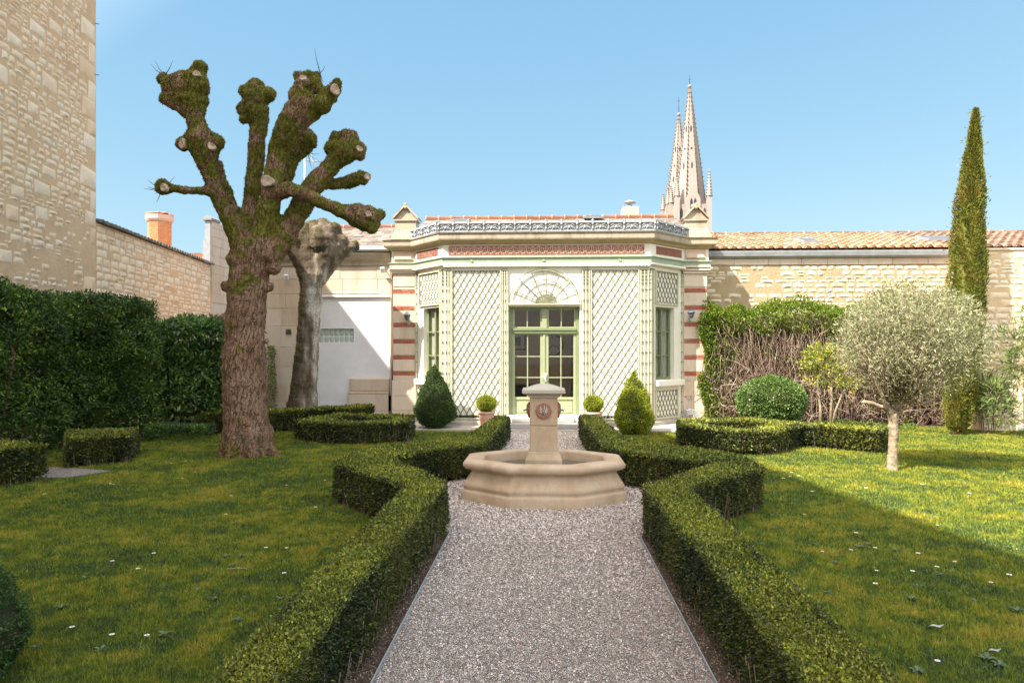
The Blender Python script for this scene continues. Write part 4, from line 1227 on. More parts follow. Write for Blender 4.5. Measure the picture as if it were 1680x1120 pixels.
# fan trellis over the door
g = G(); fc = ((dx0 + dx1) / 2, zf(498) + .0)
def arc(g, cx, cz, r, w, ya, yb, n=36, mi=0):
    for k in range(n):
        a0, a1 = math.pi * k / n, math.pi * (k + 1) / n
        g.prism_y([(cx + (r - w / 2) * math.cos(a0), cz + (r - w / 2) * math.sin(a0)), (cx + (r + w / 2) * math.cos(a0), cz + (r + w / 2) * math.sin(a0)),
                   (cx + (r + w / 2) * math.cos(a1), cz + (r + w / 2) * math.sin(a1)), (cx + (r - w / 2) * math.cos(a1), cz + (r - w / 2) * math.sin(a1))][::-1], ya, yb, mi=mi)
hw = (dx1 - dx0) / 2
for r_ in (hw * .98, hw * .67, hw * .35): arc(g, fc[0], fc[1], r_, .016, PY - .062, PY - .044)
arc(g, fc[0], fc[1], hw * .94, .010, PY - .055, PY - .044, mi=1)
for k in range(1, 8):
    a = math.pi * k / 8; g.beam((fc[0] + .08 * math.cos(a), fc[1] + .08 * math.sin(a)), (fc[0] + hw * .99 * math.cos(a), fc[1] + hw * .99 * math.sin(a)), .015, PY - .044 - .0007 * k, PY - .032)
for k in (1, 3, 5, 7, 9, 11, 13, 15):
    a = math.pi * k / 16; g.beam((fc[0] + .08 * math.cos(a), fc[1] + .08 * math.sin(a)), (fc[0] + hw * .35 * math.cos(a), fc[1] + hw * .35 * math.sin(a)), .012, PY - .043 - .0007 * k, PY - .030)
g.prism_y([(fc[0] + .105 * math.cos(math.pi * k / 16), fc[1] + .105 * math.sin(math.pi * k / 16)) for k in range(17)], PY - .07, PY - .03)
g.box(dx0 - .01, dx1 + .01, PY - .075, PY - .001, fc[1] - .028, fc[1] - .001, mi=1)
g.build('fan_trellis', [MAT['trellis_green'], MAT['trellis_cream']], pav)
# door frame, transom and double door
zl_ = lambda py: PZ(892, py, PY + .12)
yd0, yd1 = PY + .10, PY + .18
X = lambda px: PX(px, PY + .12)
g = G()
g.box(dx0, X(841), yd0, yd1, dz0, dz1); g.box(X(944.5), dx1, yd0, yd1, dz0, dz1); g.box(X(841), X(944.5), yd0, yd1, zl_(506), dz1)
g.box(X(841), X(944.5), yd0 - .03, yd1, zl_(546.5), zl_(538)); g.box(X(841), X(944.5), yd0 - .05, yd0 - .031, zl_(542), zl_(539))
g.box(X(889), X(897), yd0, yd1, zl_(538), zl_(506))
df = g.build('door_frame', MAT['green_paint'], pav)
tw = G(); tw.box(X(889) - .0, X(897), yd0 - .012, yd0 - .001, zl_(538) + .001, zl_(506) - .001)
for a, b in ((X(841), X(889)), (X(897), X(944.5))):
    m = (a + b) / 2
    tw.box(a, a + .045, yd0 + .02, yd1 - .01, zl_(538), zl_(506)); tw.box(b - .035, b, yd0 + .02, yd1 - .01, zl_(538), zl_(506))
    tw.box(m - .012, m + .012, yd0 + .02, yd1 - .01, zl_(538), zl_(506)); tw.box(a + .045, b - .035, yd0 + .022, yd1 - .012, zl_(538), zl_(536)); tw.box(a + .045, b - .035, yd0 + .022, yd1 - .012, zl_(508), zl_(506))
tw = tw.build('transom_window', MAT['green_light'], pav)
g = G(); g.box(X(841), X(944.5), yd0 + .04, yd0 + .044, zl_(538), zl_(506)); g.build('pane', MAT['glass'], tw)
for side, (a, b) in enumerate(((X(841), X(892.6)), (X(893.4), X(944.5)))):
    g = G(); ya, yb = yd0 + .01, yd1 - .01; zb, zt_ = dz0 + .01, zl_(546.5)
    st = .05
    a1, b1 = (a + st, b - .085) if side == 0 else (a + .085, b - st)
    g.box(a, a1, ya, yb, zb, zt_); g.box(b1, b, ya, yb, zb, zt_)
    g.box(a1, b1, ya, yb, zb, zl_(678)); g.box(a1, b1, ya + .02, yb, zl_(678), zl_(655)); g.box(a1 + .03, b1 - .03, ya + .008, ya + .02, zl_(676), zl_(658))
    g.box(a1, b1, ya, yb, zl_(655), zl_(651)); g.box(a1, b1, ya, yb, zl_(549), zt_)
    for py in (584.5, 619): g.box(a1, b1, ya + .012, yb - .012, zl_(py + .8), zl_(py - .8))
    m = (a1 + b1) / 2; g.box(m - .012, m + .012, ya + .010, yb - .010, zl_(651), zl_(549))
    if side == 0: g.box(b - .022, b + .022, ya - .018, ya - .001, zb, zt_)
    leaf_ = g.build('door_leaf', MAT['green_light'], pav)
    g = G(); g.box(a1, b1, ya + .03, ya + .034, zl_(651), zl_(549)); g.build('pane', MAT['glass'], leaf_)
    if side == 0:
        g = G(); hx = b + .03; hz = zl_(618)
        g.box(hx - .018, hx + .018, ya - .03, ya - .02, hz - .10, hz + .08); g.tube([(hx, ya - .03, hz), (hx, ya - .06, hz), (hx - .10, ya - .065, hz - .005)], .01, 8)
        g.build('handle', MAT['white_paint'], leaf_)
# steps
g = G(); g.cbox(X(833), X(950), 14.60, PY + .2, .055, .262, .01, .5); g.build('threshold', MAT['plaster_pink'], pav)
g = G(); sx0, sx1 = PX(836, 14.3), PX(947, 14.3)
g.cbox(sx0 + .05, (sx0 + sx1) / 2 - .003, 14.3, 14.62, .156, .245, .012, .4); g.cbox((sx0 + sx1) / 2 + .003, sx1 - .05, 14.3, 14.62, .156, .245, .012, .7)
g.cbox(sx0, sx1, 14.05, 14.59, .052, .155, .012, .6)
g.build('doorstep', MAT['step_stone'], pav)

# things inside the room
def zin(px, py, Y=17.58): return PZ(px, py, Y)
cx_, cz_ = PX(905.5, 17.56), zin(905, 566); cr_ = 0.29
t = thing('wall_clock', 'round white wall clock with dark rim seen through the glazed doors', 'clock', (cx_, 17.59, cz_))
def ydisc(g, cx, y0, y1, cz, r, n=32, mi=0): g.prism_y([(cx + r * math.cos(2 * math.pi * k / n), cz + r * math.sin(2 * math.pi * k / n)) for k in range(n)], y0, y1, mi=mi)
g = G(); ydisc(g, cx_, 17.57, 17.595, cz_, cr_ * .9); g.build('dial', MAT['white_paint'], t)
g = G(); g.tube([(cx_ + cr_ * .95 * math.cos(a), 17.565, cz_ + cr_ * .95 * math.sin(a)) for a in np.linspace(0, 2 * math.pi, 33)], .024, 8, cap=False); g.build('rim', MAT['black_metal'], t)
g = G()
for a, L, w_ in ((R(-15), .20, .012), (R(-125), .13, .016)):
    g.beam((cx_, cz_), (cx_ + L * math.cos(a), cz_ + L * math.sin(a)), w_, 17.558, 17.564)
g.build('hand', MAT['black_metal'], t)
ROM = ['XII', 'I', 'II', 'III', 'IIII', 'V', 'VI', 'VII', 'VIII', 'IX', 'X', 'XI']
for k, rm in enumerate(ROM):
    g = G(); a = R(90 - 30 * k); bx, bz = cx_ + cr_ * .70 * math.cos(a), cz_ + cr_ * .70 * math.sin(a)
    ux, uz = math.sin(a), -math.cos(a); rx_, rz_ = math.cos(a), math.sin(a); h = .022
    tot = sum({'I': .012, 'V': .026, 'X': .026}[c] for c in rm); pos = -tot / 2
    for c in rm:
        wd_ = {'I': .012, 'V': .026, 'X': .026}[c]; m0 = pos + wd_ / 2
        pt = lambda s, v: (bx + ux * s + rx_ * v, bz + uz * s + rz_ * v)
        if c == 'I': g.beam(pt(m0, -h), pt(m0, h), .006, 17.562, 17.5675)
        elif c == 'V': g.beam(pt(m0, -h), pt(m0 - .009, h), .005, 17.562, 17.5675); g.beam(pt(m0, -h), pt(m0 + .009, h), .004, 17.5615, 17.5675)
        else: g.beam(pt(m0 - .009, -h), pt(m0 + .009, h), .005, 17.562, 17.5675); g.beam(pt(m0 + .009, -h), pt(m0 - .009, h), .004, 17.5615, 17.5675)
        pos += wd_
    g.build('numeral', MAT['black_metal'], t)
ax_, az_ = PX(846.5, 17.56), zin(846, 560)
t = thing('framed_picture', 'framed dark print with white mount hanging beside the clock', 'picture', (ax_, 17.59, az_))
g = G()
for a, b, c, d in ((-.25, -.22, -.22, .22), (.22, .25, -.22, .22), (-.22, .22, -.22, -.19), (-.22, .22, .19, .22)): g.box(ax_ + a, ax_ + b, 17.56, 17.595, az_ + c, az_ + d)
g.build('frame', MAT['black_metal'], t)
g = G(); g.box(ax_ - .22, ax_ + .22, 17.575, 17.59, az_ - .19, az_ + .19); g.build('mount', MAT['white_paint'], t)
g = G(); g.box(ax_ - .12, ax_ + .12, 17.572, 17.5745, az_ - .11, az_ + .11); g.build('print', MAT['print_grey'], t)
bx0, bx1 = PX(933, 17.4), PX(947, 17.4) + .25
t = thing('shelf_unit', 'tall white open shelf unit standing inside the right door', 'shelf', ((bx0 + bx1) / 2, 17.4, .262))
g = G(); g.box(bx0, bx0 + .04, 17.25, 17.57, .262, 2.05); g.box(bx1 - .04, bx1, 17.25, 17.57, .262, 2.05); g.build('side_panel', MAT['white_paint'], t)
for z in np.arange(.3, 2.06, .29):
    g = G(); g.box(bx0 + .04, bx1 - .04, 17.26, 17.57, z, z + .03); g.build('shelf', MAT['white_paint'], t)
t = thing('sideboard', 'low dark cabinet against the back wall inside the pavilion', 'cabinet', (-.55, 17.3, .262))
g = G(); g.cbox(-1.3, .05, 17.15, 17.58, .30, .78, .01); g.box(-1.25, -1.2, 17.2, 17.25, .262, .3); g.box(-.05, 0, 17.2, 17.25, .262, .3); g.build('cabinet_body', MAT['dark_blue'], t)
g = G(); g.cbox(-1.32, .07, 17.13, 17.58, .782, .81, .005); g.build('top', MAT['interior_floor'], t)

# wall lanterns on the corner pilasters
def lantern(xc, zc_, label, m1, m2):
    t = thing('wall_lantern', label, 'lantern', (xc, 15.69, zc_), 'wall lanterns on the brick banded corners')
    g = G(); g.cbox(xc - .03, xc + .03, 15.66, 15.698, zc_ - .14, zc_ - .02, .01)
    g.tube([(xc, 15.66, zc_ - .09), (xc, 15.58, zc_ - .12), (xc, 15.5, zc_ - .08), (xc, 15.5, zc_ - .03)], .011, 7); g.build('bracket', MAT[m2], t)
    g = G(); g.lathe([(.035, -.03), (.06, .02), (.075, .075), (.078, .08)], (xc, 15.5, zc_), 12); g.build('glass_body', MAT['skylight_glass'], t)
    g = G(); g.lathe([(.095, .08), (.08, .105), (.045, .14), (.03, .15), (.028, .17), (.0, .19)], (xc, 15.5, zc_), 12); g.build('lantern_roof', MAT[m1], t)
lantern(PX(668, 15.5), PZ(668, 523, 15.5), 'grey metal wall lantern on the left brick banded corner of the pavilion', 'zinc_dark', 'zinc_dark')
lantern(PX(1134, 15.5), PZ(1134, 519, 15.5), 'blue grey wall lantern on the right brick banded corner beside the creeper', 'bluegrey_metal', 'pale_leaf')

# ================================================================== RIGHT: outbuilding with tile roof, garden wall
RWY = 16.5
rx0, rx1 = PRx - .02, 16.5
ob = thing('outbuilding', 'long rubble stone outbuilding with curved terracotta tile roof right of the pavilion', 'building', (9, RWY, 0))
zg0, zg1 = PZ(1350, 424, RWY), PZ(1350, 412, RWY)
MO = frame((rx0, RWY), (rx1, RWY)); LO = rx1 - rx0
g = G(); g.M = MO; zw_ = PZ(1350, 434, RWY)
g.box(0, LO, 0, .5, 0, zw_, mi=0)
pa = PX(1178, RWY) - rx0; pb = PX(1276, RWY) - rx0
def dropf(u, v):
    if pa < u < pb and v > 2.75 + .2 * math.sin(u * 6): return 0.55
    return 0.04
V_from = 1.8
rubble(g, min(LO, 10.5), zw_, (0.07, 0.15), (0.11, 0.34), .016, .016, mi=1, jit=.4, drop=dropf)
g.M = None
g.box(rx1 - .5, rx1, RWY + .5, 22.5, 0, zw_, mi=0); g.box(rx0, rx1, 22.3, 22.8, 0, zw_, mi=0)
g.build('wall', [MAT['mortar_gold'], MAT['rubble_gold']], ob)
g = G(); x = rx0
while x < rx1:
    e = min(x + random.uniform(.5, .85), rx1); g.cbox(x + .003, e - .003, RWY - .03, RWY + .45, zw_ + .002, zg0, .006, random.random()); x = e
g.build('stone_course', MAT['ashlar'], ob)
g = G(); sweep(g, [(rx0 + .05, RWY), (rx1, RWY)], [(-.1, zg0 + .002), (.06, zg0 + .002), (.13, zg0 + .05), (.15, zg1 - .03), (.15, zg1), (.12, zg1), (.11, zg1 - .03), (-.1, zg1 - .03)])
g.build('gutter', MAT['zinc_dark'], ob)
ey, ez = RWY - .12, zg1 + .02
ry_, rz_ = 19.6, PZ(1350, 386, 19.6)
g = G()
g.add([(rx0, ey, ez), (rx1, ey, ez), (rx1, ry_, rz_), (rx0, ry_, rz_), (rx0, 22.9, zw_), (rx1, 22.9, zw_)], [(0, 1, 2, 3), (3, 2, 5, 4), (1, 5, 2)], .1)
def canal(g, xa, xb, rows=11, step=.215):
    n = 6; x = xa + step / 2
    while x < xb:
        for i in range(rows):
            s0, s1 = i / rows, (i + 1.25) / rows
            jx = random.uniform(-.008, .008); jz = random.uniform(0, .012); rr_ = min(1, max(0, random.gauss(.55, .28)))
            ring = []
            for s_, rad, dz in ((s0, .098, .030), (min(s1, 1.0), .078, .008)):
                y, z = ey + (ry_ - ey) * s_, ez + (rz_ - ez) * s_
                for q in range(n + 1):
                    a = math.pi * q / n
                    ring.append((x + jx + rad * math.cos(a), y - .02 * math.sin(a), z + dz + jz + rad * .62 * math.sin(a)))
            F = [(q, q + 1, n + 2 + q, n + 1 + q) for q in range(n)] + [tuple(range(n + 1))]
            g.add(ring, F, rr_)
            # channel tile between
            cx2 = x + step / 2; V = []
            for s_ in (s0, min(s1, 1.0)):
                y, z = ey + (ry_ - ey) * s_, ez + (rz_ - ez) * s_
                for q in range(4):
                    a = math.pi * q / 3; V.append((cx2 + .07 * math.cos(a), y - (.05 if i == 0 and s_ == s0 else 0), z + .05 - .035 * math.sin(a) + (.012 if s_ == s0 else 0)))
            g.add(V, [(q, q + 1, 5 + q, 4 + q) for q in range(3)], min(1, max(0, rr_ - .25)))
        x += step
xs1 = PX(1562, RWY)
canal(g, rx0 + .05, xs1)
g.build('roof', MAT['tile'], ob)
g = G(); canal(g, xs1 + .02, rx1); g.build('old_roof_tiles', MAT['tile_dark'], ob)
g = G(); ridge(g, rx0, rx1, ry_, rz_ + .02, .085, .36); g.build('ridge_tiles', MAT['tile'], ob)
sl2 = math.atan2(rz_ - ez, ry_ - ey)
for pxa, pxb, sA in ((1310, 1338, .34), (1512, 1560, .42)):
    y = ey + (ry_ - ey) * sA; z = ez + (rz_ - ez) * sA; xa, xb = PX(pxa, y), PX(pxb, y)
    g = G(); g.M = Matrix.Translation((0, y, z)) @ Matrix.Rotation(sl2, 4, 'X'); g.box(xa, xb, -.3, .35, .05, .12); f = g.build('skylight', MAT['zinc_dark'], ob)
    g = G(); g.M = Matrix.Translation((0, y, z)) @ Matrix.Rotation(sl2, 4, 'X'); g.box(xa + .05, xb - .05, -.25, .30, .121, .13); g.build('pane', MAT['skylight_glass'], f)

# right garden wall
RGY = 14.45
gx0, gx1 = PX(1612, RGY), 16.0; zgt = PZ(1640, 411, RGY)
t = thing('stone_garden_wall', 'rubble stone garden wall behind the cypress at the right edge', 'wall', (gx0, RGY, 0))
g = G(); MG2 = frame((gx0, RGY), (gx1, RGY)); g.M = MG2
g.box(0, gx1 - gx0, 0, .5, 0, zgt, mi=0)
rubble(g, 4.0, zgt, (0.09, 0.17), (0.12, 0.36), .018, .016, mi=1, jit=.4, drop=lambda u, v: .04)
g.M = None
g.prism([(gx0 + .02, RGY + .06), (gx0 + .5, RGY + .45), (PX(1566, RWY) + .5, RWY - .02), (PX(1566, RWY), RWY - .02)], 0, zgt - .02, mi=0)
g.build('wall', [MAT['mortar'], MAT['rubble']], t)
g = G(); g.M = MG2; x = 0
while x < gx1 - gx0:
    e = x + random.uniform(.3, .6); g.cbox(x + .003, e - .003, -.03, .52, zgt + .001, zgt + .05, .012, random.random()); x = e
g.build('coping', MAT['rubble'], t)

# ================================================================== CHURCH far behind
ch = thing('church', 'distant Gothic church with twin crocketed stone spires', 'church', (38, 165, 0))
def spire(tip, Y, base_r, base_py, tower_w, fin):
    tx, tz = PX(tip[0], Y), PZ(tip[0], tip[1], Y); bz = PZ(tip[0], base_py, Y)
    g = G(); rot = R(22.5)
    g.lathe([(base_r, bz), (0.16, tz)], (tx, Y, 0), 8, smooth=False, rot=rot)
    # crockets up the edges
    nC = 26
    for k in range(8):
        a = rot + 2 * math.pi * k / 8
        for i in range(nC):
            s_ = (i + .5) / nC; rr_ = base_r + (0.16 - base_r) * s_; z = bz + (tz - bz) * s_; q = .42 * (1 - .45 * s_)
            cx0, cy0 = tx + (rr_ + q * .3) * math.cos(a), Y + (rr_ + q * .3) * math.sin(a)
            g.add([(cx0 - q * .5, cy0 - q * .5, z), (cx0 + q * .5, cy0 - q * .5, z), (cx0 + q * .5, cy0 + q * .5, z), (cx0 - q * .5, cy0 + q * .5, z), (cx0 + q * .7 * math.cos(a), cy0 + q * .7 * math.sin(a), z + q * .95)],
                  [(0, 3, 2, 1), (0, 1, 4), (1, 2, 4), (2, 3, 4), (3, 0, 4)], .0)
        g.tube([(tx + base_r * math.cos(a), Y + base_r * math.sin(a), bz), (tx + .16 * math.cos(a), Y + .16 * math.sin(a), tz)], .10, 4, .1)
    for z_, r_ in ((tz - .7, .35), (tz, .45)): g.sphere((tx, Y, z_), r_, 8)
    sp = g.build('spire', MAT['church_stone'], ch)
    g = G(); g.tube([(tx, Y, tz), (tx, Y, PZ(tip[0], fin, Y))], .07, 5); zf_ = PZ(tip[0], fin, Y)
    g.tube([(tx - .3, Y, zf_ - .9), (tx + .3, Y, zf_ - .9)], .05, 4); g.build('weather_cross', MAT['black_metal'], sp)
    for s_ in (.30, .45, .62):
        for k in (5, 6):
            g = G(); a = 2 * math.pi * k / 8; ap = (base_r + (.16 - base_r) * s_) * math.cos(R(22.5)); z = bz + (tz - bz) * s_
            c0 = (tx + (ap + .02) * math.cos(a), Y + (ap + .02) * math.sin(a)); g.M = Matrix.Translation((c0[0], c0[1], z)) @ Matrix.Rotation(a + R(90), 4, 'Z')
            w_ = .16; g.prism_y([(-w_, -.9), (w_, -.9), (w_, .3), (0, .9), (-w_, .3)] if s_ != .45 else [(-.25, 0), (0, -.3), (.25, 0), (0, .3)], -.06, .35); g.M = None
            g.build('spire_opening', MAT['black_metal'], sp)
    # tower body with lancets and gablets
    g = G(); h = tower_w / 2
    g.box(tx - h, tx + h, Y - h, Y + h, 0, bz - 1.0, .5); g.lathe([(h * 1.03, bz - 1.0), (base_r * 1.04, bz - .99), (base_r * 1.0, bz + .3)], (tx, Y, 0), 8, smooth=False, rot=rot)
    for sx in (-1, 1):
        for sy_ in (-1, 1):
            px_, py_ = tx + sx * h, Y + sy_ * h
            g.box(px_ - .5, px_ + .5, py_ - .5, py_ + .5, 0, bz + .8, .6)
    g.prism_y([(tx - h * .45, bz - 4.5), (tx + h * .45, bz - 4.5), (tx + h * .45, bz + .2), (tx, bz + 3.6), (tx - h * .45, bz + .2)], Y - h - .25, Y, .6)
    tw_ = g.build('tower', MAT['church_stone'], ch)
    g = G()
    for dx in (-.42, .42): g.prism_y([(tx + dx - .28, bz - 4.2), (tx + dx + .28, bz - 4.2), (tx + dx + .28, bz - .3), (tx + dx, bz + .4), (tx + dx - .28, bz - .3)], Y - h - .30, Y - h - .22)
    for dx in (-2.6, 2.6): g.prism_y([(tx + dx - .3, bz - 6), (tx + dx + .3, bz - 6), (tx + dx + .3, bz - 2.5), (tx + dx, bz - 1.8), (tx + dx - .3, bz - 2.5)], Y - h - .05, Y - h + .1)
    g.build('lancet_opening', MAT['black_metal'], tw_)
    for sx in (-1, 1):
        for sy_ in (-1, 1):
            px_, py_ = tx + sx * h, Y + sy_ * h; zt_ = bz + (7.0 if sx > 0 else 5.2)
            g = G(); g.lathe([(.75, bz + .8), (.05, zt_)], (px_, py_, 0), 8, smooth=False)
            for i in range(9):
                for k in range(4):
                    a = math.pi / 2 * k + .4; s_ = i / 9; rr_ = .7 * (1 - s_); z = bz + .8 + (zt_ - bz - .8) * s_
                    g.sphere((px_ + (rr_ + .08) * math.cos(a), py_ + (rr_ + .08) * math.sin(a), z), .16, 5, .3)
            g.build('pinnacle', MAT['church_stone'], tw_)
spire((1131.5, 142), 160, 3.6, 333, 7.2, 124)
spire((1113.5, 188), 172, 3.5, 345, 6.6, 160)
# ================================================================== FOUNTAIN
FX, FY, SQ = 0.0, 7.76, 0.74   # the octagon is a little shallower than wide
t = thing('fountain', 'octagonal sandstone basin fountain with a square capped pillar on the gravel', 'fountain', (FX, FY, 0))
ap = 1 / math.cos(R(22.5))
g = G()
pr = [(.915, 0.014), (.915, .10), (.905, .125), (.875, .135), (.893, .16), (.895, .185), (.875, .215), (.835, .255), (.812, .30), (.808, .335), (.83, .35), (.87, .358), (.898, .385), (.902, .415), (.885, .44), (.85, .452), (.78, .456), (.71, .455), (.685, .448), (.675, .43), (.67, .33)]
V = []; nq = 24
for r_, z in pr:
    for k in range(8):
        a0 = R(22.5 + 45 * k); cx_, cy_ = r_ * ap * math.cos(a0), r_ * ap * math.sin(a0); cut_ = .030
        for da in (-1, 0, 1):
            tx_, ty_ = -math.sin(a0) * da, math.cos(a0) * da; rd = (-.012 if da == 0 else -.012 - .010)
            V.append((FX + cx_ + tx_ * cut_ + rd * math.cos(a0), FY + SQ * (cy_ + ty_ * cut_ + rd * math.sin(a0)), z))
F = np.array([(i * nq + k, i * nq + (k + 1) % nq, (i + 1) * nq + (k + 1) % nq, (i + 1) * nq + k) for i in range(len(pr) - 1) for k in range(nq)])
g.add(V, F, .5, smooth=True)
# inside floor
g.lathe([(.01, .33), (.668 * ap, .33)], (FX, FY, 0), 8, smooth=False, rot=R(22.5), sy=SQ); g.F = g.F[:2]
b_ = g.build('basin', MAT['fountain_stone'], t)
g = G()
for hw_, z0_, z1_ in ((.205, .331, .45), ):
    V = []
    for hw, z in ((.205, .331), (.205, .44), (.20, .455), (.178, .50), (.172, .525), (.158, .53)):
        V += [(FX - hw, FY - hw, z), (FX + hw, FY - hw, z), (FX + hw, FY + hw, z), (FX - hw, FY + hw, z)]
    F = [(i * 4 + q, i * 4 + (q + 1) % 4, i * 4 + 4 + (q + 1) % 4, i * 4 + 4 + q) for i in range(5) for q in range(4)]
    g.add(V, F)
g.cbox(FX - .155, FX + .155, FY - .155, FY + .155, .52, .818, .008); g.cbox(FX - .155, FX + .155, FY - .155, FY + .155, .821, 1.13, .008)
g.build('pillar', MAT['fountain_stone'], t)
g = G(); V = []
for hw, z in ((.150, 1.13), (.165, 1.135), (.170, 1.15), (.19, 1.165), (.225, 1.178), (.236, 1.186), (.238, 1.188), (.238, 1.222), (.234, 1.226), (.20, 1.230), (.15, 1.250), (.10, 1.268), (.05, 1.281), (.005, 1.287)):
    V += [(FX - hw, FY - hw, z), (FX + hw, FY - hw, z), (FX + hw, FY + hw, z), (FX - hw, FY + hw, z)]
F = [(i * 4 + q, i * 4 + (q + 1) % 4, i * 4 + 4 + (q + 1) % 4, i * 4 + 4 + q) for i in range(12) for q in range(4)] + [(0, 3, 2, 1), (48, 49, 50, 51)]
g.add(V, F); g.build('cap', MAT['cap_stone'], t)
for k, ang in enumerate((0, 90, -90)):
    Mm = Matrix.Translation((FX, FY, 0.985)) @ Matrix.Rotation(R(ang), 4, 'Z') @ Matrix.Translation((0, -.155, 0))
    g = G(); g.M = Mm
    rr_ = .088
    poly = [(rr_ * math.cos(a) * (1 + .04 * math.cos(8 * a)), rr_ * math.sin(a) * (1 + .04 * math.cos(8 * a))) for a in np.linspace(0, 2 * math.pi, 40, endpoint=False)]
    g.prism_y(poly, -.018, 0); g.prism_y([(x * .86, z * .86) for x, z in poly], -.028, -.0181)
    md = g.build('medallion', MAT['terracotta'], t)
    g = G(); g.M = Mm
    for a in (90, 50, 20, -20, -55, -90, 130, 160, 200, 235):
        a_ = R(a); L = .06 if a in (90, -90) else .052
        pts = [(L * s * math.cos(a_) + .010 * math.sin(3 * s) * (1 if math.cos(a_) > 0 else -1), -.032 - .004 * math.sin(math.pi * s), L * s * math.sin(a_) + .012 * s * s * (1 if abs(a) < 90 else 1)) for s in np.linspace(.15, 1, 6)]
        g.tube(pts, [.004, .007, .008, .007, .005, .002], 6)
    g.build('relief', MAT['cap_stone'], md)
    g = G(); g.M = Mm; g.tube([(0, -.03, 0), (0, -.06, -.002), (0, -.075, -.012)], [.013, .011, .010], 10); g.build('spout', MAT['zinc_dark'], md)
g = G(); g.lathe([(.01, .345), (.662 * ap, .345)], (FX, FY, 0), 8, smooth=False, rot=R(22.5), sy=SQ); g.F = g.F[:1]
tag(g.build('basin_water', MAT['water'], None, (FX, FY, .345)), 'shallow still water in the bottom of the octagonal stone basin', 'water')

# metal edging strips of the path
def edging(pts, label):
    g = G()
    for (a, b) in zip(pts[:-1], pts[1:]):
        d = Vector((b[0] - a[0], b[1] - a[1])).normalized(); n_ = Vector((-d.y, d.x)) * .003
        g.prism([(a[0] - n_.x, a[1] - n_.y), (b[0] - n_.x, b[1] - n_.y), (b[0] + n_.x, b[1] + n_.y), (a[0] + n_.x, a[1] + n_.y)], -.05, .035)
    o = g.build('edging_strip', MAT['zinc'], None, (pts[0][0], pts[0][1], 0)); tag(o, label, 'edging')
edging([(-.845, .6), (-.842, 6.15)], 'thin grey metal edging strip along the left side of the near gravel path')
edging([(.845, .6), (.845, 6.0)], 'thin grey metal edging strip along the right side of the near gravel path')
edging([(-.735, 8.95), (-.695, 13.9)], 'thin metal edging strip left of the far gravel path behind the fountain')
edging([(.735, 8.75), (.675, 13.9)], 'thin metal edging strip right of the far gravel path behind the fountain')

# ================================================================== CLIPPED HEDGES
HL = [(-.97, .8), (-.95, 3.4), (-.88, 6.22), (-1.78, 7.78), (-.77, 8.88), (-.63, 12.6), (-.85, 12.62), (-1.1, 9.6), (-1.97, 8.62), (-2.25, 8.05), (-2.28, 7.28), (-1.22, 6.02), (-1.24, .8)]
HR = [(.97, .8), (.95, 3.4), (.88, 6.12), (1.84, 7.42), (.75, 8.5), (.66, 12.75), (.98, 12.77), (1.14, 9.3), (1.92, 8.52), (2.27, 8.15), (2.27, 7.15), (1.28, 6.1), (1.32, .8)]
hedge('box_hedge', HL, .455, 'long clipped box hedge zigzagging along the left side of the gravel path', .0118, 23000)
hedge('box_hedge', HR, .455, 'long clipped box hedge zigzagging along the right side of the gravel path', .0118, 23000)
def ring(poly, wd):
    pl = poly if poly_area(poly) > 0 else poly[::-1]
    inn = inset(pl, wd)
    # cut the ring open by a hair at the middle of its last side
    a = Vector(pl[-1]); b = Vector(pl[0]); c = Vector(inn[-1]); d = Vector(inn[0]); e = (b - a).normalized() * .006
    m0 = (a + b) / 2; m1 = (c + d) / 2
    return [tuple(m0 + e)] + pl + [tuple(m0 - e), tuple(m1 - e)] + inn[::-1] + [tuple(m1 + e)]
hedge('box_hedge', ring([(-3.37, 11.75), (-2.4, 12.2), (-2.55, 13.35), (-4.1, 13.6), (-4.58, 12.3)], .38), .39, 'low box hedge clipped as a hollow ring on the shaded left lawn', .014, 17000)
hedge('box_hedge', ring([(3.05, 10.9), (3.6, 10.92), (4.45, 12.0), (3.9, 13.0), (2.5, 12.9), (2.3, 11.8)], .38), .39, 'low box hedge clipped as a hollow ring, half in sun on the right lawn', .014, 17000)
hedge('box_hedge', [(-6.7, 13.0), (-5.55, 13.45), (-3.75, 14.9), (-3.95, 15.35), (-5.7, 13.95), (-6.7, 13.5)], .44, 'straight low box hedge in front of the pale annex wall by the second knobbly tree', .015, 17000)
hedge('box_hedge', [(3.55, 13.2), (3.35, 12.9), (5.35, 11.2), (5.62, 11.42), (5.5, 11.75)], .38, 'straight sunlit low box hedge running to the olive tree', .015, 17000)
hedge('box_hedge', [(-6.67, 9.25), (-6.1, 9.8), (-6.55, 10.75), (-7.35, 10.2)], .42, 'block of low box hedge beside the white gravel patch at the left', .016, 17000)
hedge('box_hedge', [(-6.45, 7.95), (-6.35, 8.45), (-7.8, 9.0), (-8.0, 8.0)], .46, 'clipped box block cut by the left picture edge', .016, 17000)

